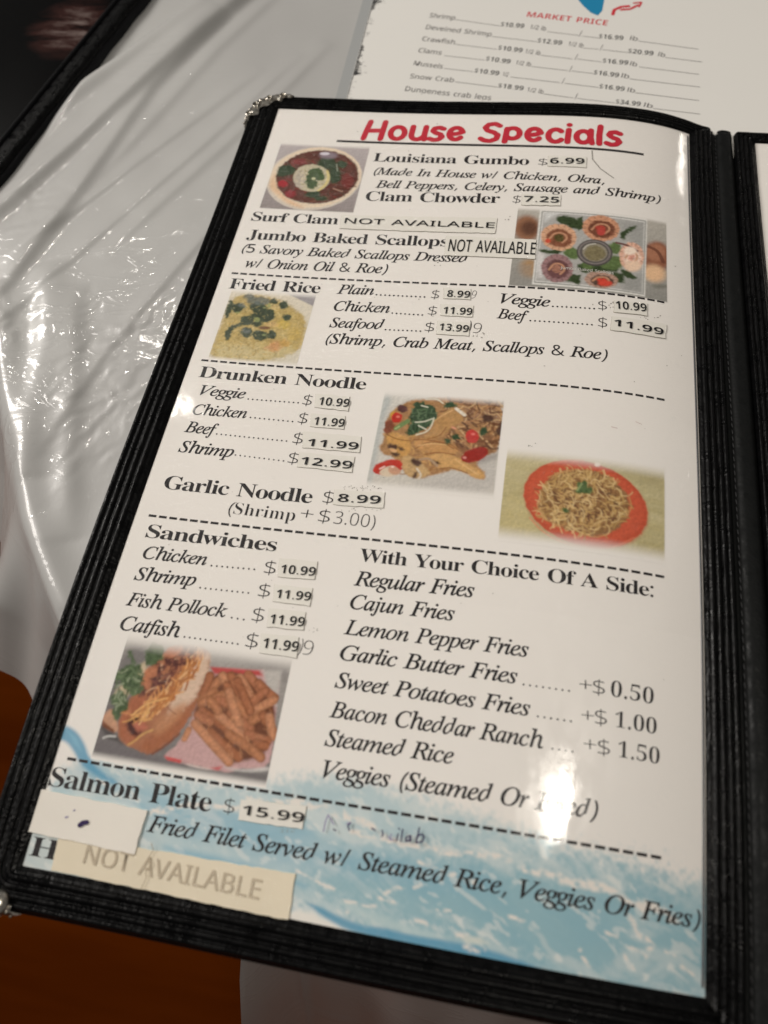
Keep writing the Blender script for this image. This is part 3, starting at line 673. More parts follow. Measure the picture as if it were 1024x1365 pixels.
# scuffs, crumbs of dirt and pen marks
for col, nm in (('scuff', 'scuff_marks'), ('pen', 'pen_marks'), ('pen_faint', 'smeared_pen_marks'), ('pink', 'scratch_marks'), ('crack', 'crack_mark')):
    parts = [ribbon(p, w, len(p) > 2 or col == 'pen') for p, w, c in [[[[163.2,26.62],[163.7,32.52],[167.58,38.61],[173.8,44.2]],0.48,"scuff"],[[[95.61,340.24],[95.7,337.28],[96.13,335.42],[98.4,337.74]],0.34,"pen_faint"],[[[102.2,337.13],[103.68,336.31]],0.34,"pen_faint"],[[[98.67,339.17],[99.37,339.41]],0.4,"pen"],[[[103.46,338.7],[102.78,337.46],[103.43,336.76]],0.4,"pen"],[[[110.26,337.03],[111.29,337.45]],0.4,"pen"],[[[113.47,337.1],[113.93,338.01],[113.68,338.81]],0.4,"pen"],[[[118.42,335.79],[118.7,335.97]],0.4,"pen"],[[[118.46,337.29],[118.25,339.23]],0.4,"pen"],[[[119.63,335.83],[119.56,339.13]],0.4,"pen"],[[[122.16,337.16],[121.02,337.92],[121.03,338.9],[121.94,338.63],[122.36,337.24],[122.39,338.73]],0.4,"pen"],[[[124.56,334.57],[124.17,338.85]],0.4,"pen"],[[[124.09,337.42],[125.36,336.18],[126.38,336.77],[125.96,338.27],[124.47,338.8]],0.4,"pen"],[[[115.29,338.55],[116.62,338.92]],0.29,"pen_faint"],[[[116.41,337.62],[116.17,339.28],[117.3,339.21]],0.29,"pen_faint"],[[[17.12,350.91],[17.9,350.12],[19.2,349.74]],1.41,"pen"],[[[17.08,351.2],[17.92,350.79]],0.86,"pen"],[[[11.49,349.56],[12.51,349.12]],0.44,"pen_faint"],[[[13.52,347.25],[14.2,346.75]],0.35,"pen_faint"],[[[17.01,348.96],[17.41,348.62]],0.33,"scuff"],[[[23.09,347.71],[24.4,347.73]],0.33,"scuff"],[[[25.65,347.59],[27.24,347.5]],0.33,"scuff"],[[[11.77,351.77],[12.41,352.34]],0.32,"scuff"],[[[93.67,221.14],[93.88,221.09]],0.25,"scuff"],[[[84.81,222.6],[85.18,223.01]],0.24,"scuff"],[[[93.02,221.14],[92.51,221.39]],0.31,"scuff"],[[[84.76,222.93],[84.98,222.81]],0.25,"scuff"],[[[90.06,222.34],[89.9,222.19]],0.23,"scuff"],[[[86.56,221.83],[86.89,221.73]],0.18,"scuff"],[[[87.06,222.06],[87.48,221.87]],0.19,"scuff"],[[[93.45,221.12],[93.21,220.84]],0.18,"scuff"],[[[89.8,222.03],[90.01,222.32]],0.2,"scuff"],[[[81.32,221.82],[81.93,221.64]],0.21,"scuff"],[[[90.3,220.57],[90.66,220.34]],0.28,"scuff"],[[[83.06,221.95],[82.74,222.43]],0.22,"scuff"],[[[86.81,222.69],[87.1,222.49]],0.2,"scuff"],[[[91.39,220.58],[90.95,220.95]],0.3,"scuff"],[[[82.27,221.45],[82.32,221.05]],0.18,"scuff"],[[[86.61,221.0],[86.4,220.67]],0.26,"scuff"],[[[80.16,222.76],[79.91,223.05]],0.2,"scuff"],[[[88.81,221.74],[88.64,221.65]],0.18,"scuff"],[[[79.8,222.29],[79.58,222.34]],0.26,"scuff"],[[[86.46,221.84],[85.85,221.6]],0.24,"scuff"],[[[80.06,221.8],[79.89,221.56]],0.27,"scuff"],[[[86.79,221.58],[86.73,221.37]],0.19,"scuff"],[[[83.33,222.0],[83.78,221.68]],0.28,"scuff"],[[[88.57,220.67],[88.53,221.02]],0.3,"scuff"],[[[84.52,222.14],[84.68,221.89]],0.27,"scuff"],[[[88.18,221.72],[87.84,221.5]],0.16,"scuff"],[[[93.7,230.61],[93.84,230.35]],0.24,"scuff"],[[[91.55,229.7],[91.57,229.53]],0.3,"scuff"],[[[83.48,231.68],[83.59,232.02]],0.28,"scuff"],[[[95.05,230.13],[95.2,229.86]],0.26,"scuff"],[[[85.71,231.4],[85.71,231.11]],0.27,"scuff"],[[[80.72,231.92],[80.55,231.69]],0.25,"scuff"],[[[91.88,230.37],[92.14,230.14]],0.19,"scuff"],[[[85.35,230.62],[84.79,230.74]],0.28,"scuff"],[[[89.55,230.81],[90.05,230.68]],0.15,"scuff"],[[[89.27,229.88],[88.88,229.43]],0.22,"scuff"],[[[94.06,229.38],[94.3,229.31]],0.28,"scuff"],[[[84.23,230.88],[84.38,230.97]],0.26,"scuff"],[[[83.33,331.28],[83.12,331.2]],0.21,"scuff"],[[[79.94,332.43],[80.21,332.22]],0.18,"scuff"],[[[83.86,331.98],[83.94,331.83]],0.21,"scuff"],[[[82.16,332.52],[81.94,332.26]],0.21,"scuff"],[[[79.86,332.82],[79.79,333.16]],0.13,"scuff"],[[[81.74,331.55],[81.8,331.37]],0.16,"scuff"],[[[83.68,331.56],[83.93,331.36]],0.21,"scuff"],[[[83.71,332.39],[83.61,332.22]],0.16,"scuff"],[[[84.66,332.15],[84.7,332.31]],0.13,"scuff"],[[[82.66,331.48],[82.54,331.32]],0.2,"scuff"],[[[80.68,332.77],[80.62,332.87]],0.12,"scuff"],[[[83.74,331.28],[83.82,331.66]],0.15,"scuff"],[[[82.85,331.92],[82.33,332.07]],0.1,"scuff"],[[[81.32,332.03],[81.07,331.78]],0.1,"scuff"],[[[82.32,341.39],[82.14,341.69]],0.18,"scuff"],[[[86.28,341.05],[86.12,341.14]],0.2,"scuff"],[[[86.34,342.0],[86.22,341.67]],0.16,"scuff"],[[[85.84,340.99],[85.8,340.68]],0.17,"scuff"],[[[85.97,341.57],[85.99,341.68]],0.13,"scuff"],[[[83.02,342.44],[82.55,342.45]],0.2,"scuff"],[[[85.81,341.93],[85.34,341.89]],0.21,"scuff"],[[[84.1,341.91],[84.33,341.83]],0.1,"scuff"],[[[84.36,342.2],[84.13,342.22]],0.21,"scuff"],[[[84.15,341.45],[84.47,341.49]],0.21,"scuff"],[[[84.1,342.05],[84.22,341.99]],0.18,"scuff"],[[[82.63,341.81],[82.78,341.64]],0.18,"scuff"],[[[83.34,341.85],[83.24,341.62]],0.13,"scuff"],[[[85.31,340.75],[85.13,341.05]],0.15,"scuff"],[[[82.46,342.13],[82.64,342.04]],0.2,"scuff"],[[[82.14,342.66],[81.92,342.59]],0.11,"scuff"],[[[121.53,144.6],[121.04,144.62]],0.2,"scuff"],[[[120.5,143.74],[120.59,143.51]],0.33,"scuff"],[[[119.9,145.44],[119.48,145.65]],0.34,"scuff"],[[[121.0,145.5],[121.49,145.17]],0.31,"scuff"],[[[122.93,145.99],[123.69,146.05]],0.28,"scuff"],[[[123.65,143.23],[123.59,143.7]],0.31,"scuff"],[[[123.96,144.04],[124.05,144.55]],0.22,"scuff"],[[[123.8,143.79],[124.35,143.76]],0.23,"scuff"],[[[123.76,143.37],[123.23,143.41]],0.29,"scuff"],[[[119.71,145.02],[119.87,145.15]],0.38,"scuff"],[[[120.54,143.5],[121.23,143.5]],0.37,"scuff"],[[[123.16,145.65],[123.12,146.13]],0.34,"scuff"],[[[174.4,124.52],[174.53,124.05]],0.33,"scuff"],[[[173.94,122.81],[173.78,123.17]],0.4,"scuff"],[[[175.6,120.94],[175.33,120.84]],0.34,"scuff"],[[[175.67,121.35],[175.38,121.64]],0.35,"scuff"],[[[175.36,120.91],[175.48,121.26]],0.41,"scuff"],[[[175.34,123.84],[175.74,123.69]],0.37,"scuff"],[[[174.34,122.16],[174.91,121.75]],0.33,"scuff"],[[[188.34,126.87],[188.75,126.59]],0.2,"scuff"],[[[188.99,127.41],[189.28,127.02]],0.24,"scuff"],[[[193.9,125.53],[193.84,126.04]],0.3,"scuff"],[[[194.5,125.73],[194.22,125.47]],0.34,"scuff"],[[[194.84,124.76],[195.41,124.19]],0.27,"scuff"],[[[186.99,127.53],[186.85,127.31]],0.23,"scuff"],[[[190.12,127.91],[189.64,127.7]],0.32,"scuff"],[[[192.85,126.11],[192.6,126.18]],0.41,"scuff"],[[[146.43,197.02],[146.03,196.71]],0.25,"scuff"],[[[148.45,195.5],[148.9,195.65]],0.26,"scuff"],[[[147.34,197.19],[147.65,197.02]],0.23,"scuff"],[[[146.66,196.73],[146.79,196.98]],0.32,"scuff"],[[[146.36,197.24],[146.1,197.18]],0.3,"scuff"],[[[80.02,278.69],[79.83,278.87]],0.13,"scuff"],[[[78.26,278.49],[78.13,278.59]],0.15,"scuff"],[[[79.42,277.59],[79.91,277.55]],0.13,"scuff"],[[[79.45,279.01],[79.78,279.11]],0.15,"scuff"],[[[80.69,278.18],[81.19,278.31]],0.25,"scuff"],[[[80.59,277.72],[81.07,277.63]],0.17,"scuff"],[[[78.13,278.53],[78.34,278.58]],0.21,"scuff"],[[[128.39,75.5],[127.71,75.77]],0.44,"scuff"],[[[126.51,75.94],[126.66,75.37]],0.33,"scuff"],[[[128.31,73.78],[128.73,73.43]],0.37,"scuff"],[[[128.13,75.08],[128.05,75.43]],0.26,"scuff"],[[[97.96,106.1],[98.57,105.96]],0.28,"scuff"],[[[101.02,105.82],[100.59,105.9]],0.39,"scuff"],[[[99.74,103.94],[99.2,104.41]],0.45,"scuff"],[[[161.75,78.99],[162.17,79.22]],0.21,"scuff"],[[[161.95,77.7],[162.29,77.91]],0.26,"scuff"],[[[158.68,336.89],[158.6,337.17]],0.13,"scuff"],[[[64.16,57.46],[64.34,56.83]],0.21,"scuff"],[[[47.04,196.65],[46.98,196.57]],0.24,"scuff"],[[[133.35,185.02],[132.9,185.1]],0.26,"scuff"],[[[75.07,29.81],[75.27,30.18]],0.34,"scuff"],[[[162.84,140.94],[163.04,140.93]],0.18,"scuff"],[[[126.95,35.35],[126.78,35.04]],0.36,"scuff"],[[[123.66,125.95],[123.98,126.0]],0.18,"scuff"],[[[138.74,257.69],[139.03,257.39]],0.17,"scuff"],[[[67.45,53.02],[67.0,52.65]],0.35,"scuff"],[[[32.57,38.74],[32.5,38.57]],0.32,"scuff"],[[[169.54,151.73],[169.98,151.88]],0.21,"scuff"],[[[40.08,233.0],[39.65,232.82]],0.21,"scuff"],[[[128.77,262.39],[128.37,262.41]],0.12,"scuff"],[[[37.2,228.53],[36.86,228.62]],0.14,"scuff"],[[[150.68,77.76],[150.39,77.5]],0.32,"scuff"],[[[101.81,135.57],[101.35,135.81]],0.18,"scuff"],[[[10.09,277.52],[9.93,277.87]],0.13,"scuff"],[[[40.93,125.75],[41.02,125.58]],0.24,"scuff"],[[[49.85,120.38],[49.49,120.31]],0.34,"scuff"],[[[149.29,158.47],[149.84,158.49]],0.24,"scuff"],[[[116.77,105.38],[117.0,105.38]],0.31,"scuff"],[[[184.8,161.42],[184.65,161.0]],0.27,"scuff"],[[[174.68,45.28],[174.59,45.08]],0.23,"scuff"],[[[167.29,107.39],[166.97,107.67]],0.26,"scuff"],[[[93.63,216.41],[94.21,216.53]],0.2,"scuff"],[[[46.68,17.23],[47.4,16.94]],0.33,"scuff"],[[[94.33,126.4],[94.15,126.7]],0.28,"scuff"],[[[199.06,52.34],[199.1,52.49]],0.32,"scuff"],[[[156.49,125.37],[156.67,125.67]],0.19,"scuff"],[[[55.39,283.87],[55.59,283.81]],0.17,"scuff"],[[[197.87,150.05],[197.57,150.38]],0.29,"scuff"],[[[107.3,38.5],[107.51,38.29]],0.24,"scuff"],[[[170.77,204.99],[171.04,204.79]],0.16,"scuff"],[[[86.49,9.44],[86.9,9.82]],0.38,"scuff"],[[[50.72,237.17],[51.23,237.1]],0.2,"scuff"],[[[196.43,278.05],[196.14,278.32]],0.14,"scuff"],[[[203.7,143.29],[203.93,143.47]],0.28,"scuff"],[[[88.34,224.94],[88.37,224.77]],0.19,"scuff"],[[[41.63,179.28],[41.94,179.68]],0.17,"scuff"],[[[77.07,334.91],[77.47,334.81]],0.13,"scuff"],[[[32.33,302.66],[31.89,302.6]],0.17,"scuff"],[[[22.07,112.92],[22.75,112.73]],0.24,"scuff"],[[[39.85,289.54],[39.78,289.88]],0.12,"scuff"],[[[155.44,207.36],[155.67,206.96]],0.14,"scuff"],[[[141.15,251.83],[140.92,251.84]],0.21,"scuff"],[[[141.57,130.35],[141.38,130.62]],0.33,"scuff"],[[[176.05,79.94],[176.67,80.13]],0.31,"scuff"],[[[167.2,123.88],[167.21,123.33]],0.29,"scuff"],[[[86.27,268.8],[86.46,268.51]],0.16,"scuff"],[[[202.3,93.78],[201.67,94.04]],0.19,"scuff"],[[[50.16,115.07],[50.11,114.77]],0.32,"scuff"],[[[74.84,126.39],[74.71,126.59]],0.27,"scuff"],[[[189.07,182.64],[188.94,182.77]],0.26,"scuff"],[[[119.4,327.6],[119.68,327.64]],0.1,"scuff"],[[[93.99,126.3],[94.42,126.42]],0.26,"scuff"],[[[30.26,95.17],[29.75,94.91]],0.37,"scuff"],[[[49.87,213.97],[49.92,214.05]],0.14,"scuff"],[[[15.3,282.08],[15.1,282.13]],0.18,"scuff"],[[[119.5,270.17],[119.46,270.1]],0.12,"scuff"],[[[59.97,25.35],[60.64,25.4]],0.4,"scuff"],[[[60.85,262.06],[60.5,262.24]],0.13,"scuff"],[[[145.68,113.84],[145.34,113.87]],0.21,"scuff"],[[[70.86,271.16],[70.55,271.31]],0.13,"scuff"],[[[70.85,307.93],[70.82,307.7]],0.11,"scuff"],[[[99.92,8.22],[99.9,8.01]],0.4,"scuff"],[[[81.66,70.76],[81.85,70.89]],0.32,"scuff"],[[[18.58,253.31],[18.72,253.07]],0.18,"scuff"],[[[185.38,180.15],[187.96,181.03]],0.17,"pink"],[[[176.4,184.2],[178.66,184.51]],0.21,"pink"],[[[42.04,352.22],[43.18,354.0],[42.32,356.3],[43.81,357.99],[42.47,360.35],[43.17,361.94],[42.31,365.04]],0.21,"crack"]] if c == col]
    V, F = merge(parts); obj(nm, P3(V[:, 0], V[:, 1], 1.02 if col in ('pen', 'crack') else (.82 if col == 'pen_faint' else .11)), F, M[col], menu, kind='stuff')

# ------------------------------------------------------------ printed photographs: painted point by point on fine grids of the page
_RG = np.random.default_rng(3)
_LAT = _RG.random((64, 64))
def vnoise(x, y):
    xi = np.floor(x).astype(int); yi = np.floor(y).astype(int); fx = x-xi; fy = y-yi; fx = fx*fx*(3-2*fx); fy = fy*fy*(3-2*fy)
    a = _LAT[xi % 64, yi % 64]; b_ = _LAT[(xi+1) % 64, yi % 64]; c = _LAT[xi % 64, (yi+1) % 64]; d = _LAT[(xi+1) % 64, (yi+1) % 64]
    return (a*(1-fx)+b_*fx)*(1-fy)+(c*(1-fx)+d*fx)*fy
def fbm(x, y, o=4): return sum(vnoise(x*2**k+k*17, y*2**k+k*5)*.5**k for k in range(o))/sum(.5**k for k in range(o))
def seg_dist(U, V_, p):
    d = np.full(U.shape, 1e9); best = np.zeros(U.shape)
    for k in range(len(p)-1):
        a, b_ = p[k], p[k+1]; ab = b_-a; t = np.clip(((U-a[0])*ab[0]+(V_-a[1])*ab[1])/(ab@ab+1e-12), 0, 1)
        d = np.minimum(d, np.hypot(U-a[0]-t*ab[0], V_-a[1]-t*ab[1]))
    return d
def box(U, V_, lo, hi):
    i = np.where((U[:, 0] >= lo[0]) & (U[:, 0] <= hi[0]))[0]; j = np.where((V_[0] >= lo[1]) & (V_[0] <= hi[1]))[0]
    if len(i) == 0 or len(j) == 0: return None
    return slice(i[0], i[-1]+1), slice(j[0], j[-1]+1)
def inside(U, V_, p):
    r = np.zeros(U.shape, bool); n = len(p)
    for k in range(n):
        a, b_ = p[k], p[(k+1) % n]
        if a[1] == b_[1]: continue
        c = ((a[1] > V_) != (b_[1] > V_)) & (U < (b_[0]-a[0])*(V_-a[1])/(b_[1]-a[1])+a[0]); r ^= c
    return r
def chaikin(p, n, closed):
    for _ in range(n):
        q = np.roll(p, -1, 0) if closed else p[1:]; a = p if closed else p[:-1]
        r = np.stack([a*.75+q*.25, a*.25+q*.75], 1).reshape(-1, 2); p = r if closed else np.concatenate([p[:1], r, p[-1:]])
    return p
def paint(U, V_, C, ops, seed=0):
    rg = np.random.default_rng(seed); px = U[1, 0]-U[0, 0]
    def stroke(p, w, col, edge, al):
        p = np.array(p); p = chaikin(p, 2, False) if len(p) > 2 else p; bb = box(U, V_, p.min(0)-w-px, p.max(0)+w+px)
        if bb is None: return
        u, v = U[bb], V_[bb]; d = seg_dist(u, v, p); a = np.clip((w/2+px*.5-d)/px, 0, 1)*al
        if edge == 'soft':
            uu, vv = u+(fbm(u*.35, v*.35)-.5)*w*1.8, v+(fbm(u*.35+30, v*.35)-.5)*w*1.8; d = seg_dist(uu, vv, p)
            a = np.clip(1.5-d/(w*.5), 0, 1)*al*np.clip((fbm(u*.5+7, v*.9, 4)-.34)*5, 0, 1)
        c = np.array(srgb(col))[None, None]*np.ones(u.shape+(1,))
        if edge and edge != 'soft': c = c*(1.12-.5*np.clip(d/(w/2), 0, 1)**2)[..., None]*(.85+.3*vnoise(u*1.3, v*1.3))[..., None]
        C[bb] = C[bb]*(1-a[..., None])+c*a[..., None]
    for op in ops:
        if op[0] == 'P':
            _, p, col, soft, al, nz = op; p = np.array(p); p = chaikin(p, 2, True) if 5 <= len(p) < 24 else p; soft = max(soft, px)
            bb = box(U, V_, p.min(0)-soft-1, p.max(0)+soft+1)
            if bb is None: continue
            u, v = U[bb], V_[bb]
            if nz:
                am = max(soft*1.8, nz*5); wx = (fbm(u*.8, v*.8)-.5)*am; wy = (fbm(u*.8+40, v*.8)-.5)*am
            else: wx = wy = 0
            u2, v2 = u+wx, v+wy
            d = seg_dist(u2, v2, np.concatenate([p, p[:1]])); s = np.where(inside(u2, v2, p), d, -d)
            a = np.clip(s/soft*.5+.5, 0, 1); a = a*a*(3-2*a)*al
            c = np.array(srgb(col))[None, None]*(1+nz*2.2*(fbm(u*1.1, v*1.1, 3)-.5))[..., None] if nz else np.array(srgb(col))[None, None]
            C[bb] = C[bb]*(1-a[..., None])+c*a[..., None]
        elif op[0] == 'S': stroke(*op[1:])
        elif op[0] == 'R':
            _, p, n, ln, w, cols, ang, spread, al, edge, curl = op; p = np.array(p); lo, hi = p.min(0), p.max(0); k = 0; tries = 0
            while k < n and tries < n*12:
                tries += 1; c = lo+(hi-lo)*rg.random(2)
                if not inside(np.array([[c[0]]]), np.array([[c[1]]]), p)[0, 0]: continue
                k += 1; a = math.radians(ang+rg.uniform(-spread, spread)); l = ln*rg.uniform(.5, 1.3); cv = rg.uniform(-1, 1)*curl
                q = [c]; aa = a
                for _ in range(4): q.append(q[-1]+np.array([math.cos(aa), math.sin(aa)])*l/4); aa += cv*.5
                stroke(np.array(q)-(q[2]-q[0]), w*rg.uniform(.7, 1.2), cols[rg.integers(len(cols))], edge, al)
        elif op[0] == 'F':
            u, v = U, V_; t = (u+ v*.2)
            wx = (fbm(u*.05, v*.05)-.5)*16; s1 = fbm((u*.95+v*.30+wx)*.07, (v*.95-u*.30+wx)*.20, 5); s2 = fbm((u*.9+v*.43+wx)*.26+9, (v*.9-u*.43)*.60+3, 4)
            m_ = np.clip((s1-.56)/.14, 0, 1)*.38+np.clip((s2-.64)/.06, 0, 1)*.5
            dk = np.clip((.46-s1)/.15, 0, 1)*.12
            blue = np.clip((np.array(PAGE_COL)[0]-C[..., 0])/.25, 0, 1)
            C[:] = C*(1-(dk*blue)[..., None])+np.array(srgb((98, 158, 182)))*(dk*blue)[..., None]
            m_ = np.clip(m_*blue, 0, .8); C[:] = C*(1-m_[..., None])+np.array(srgb((222, 224, 220)))*m_[..., None]
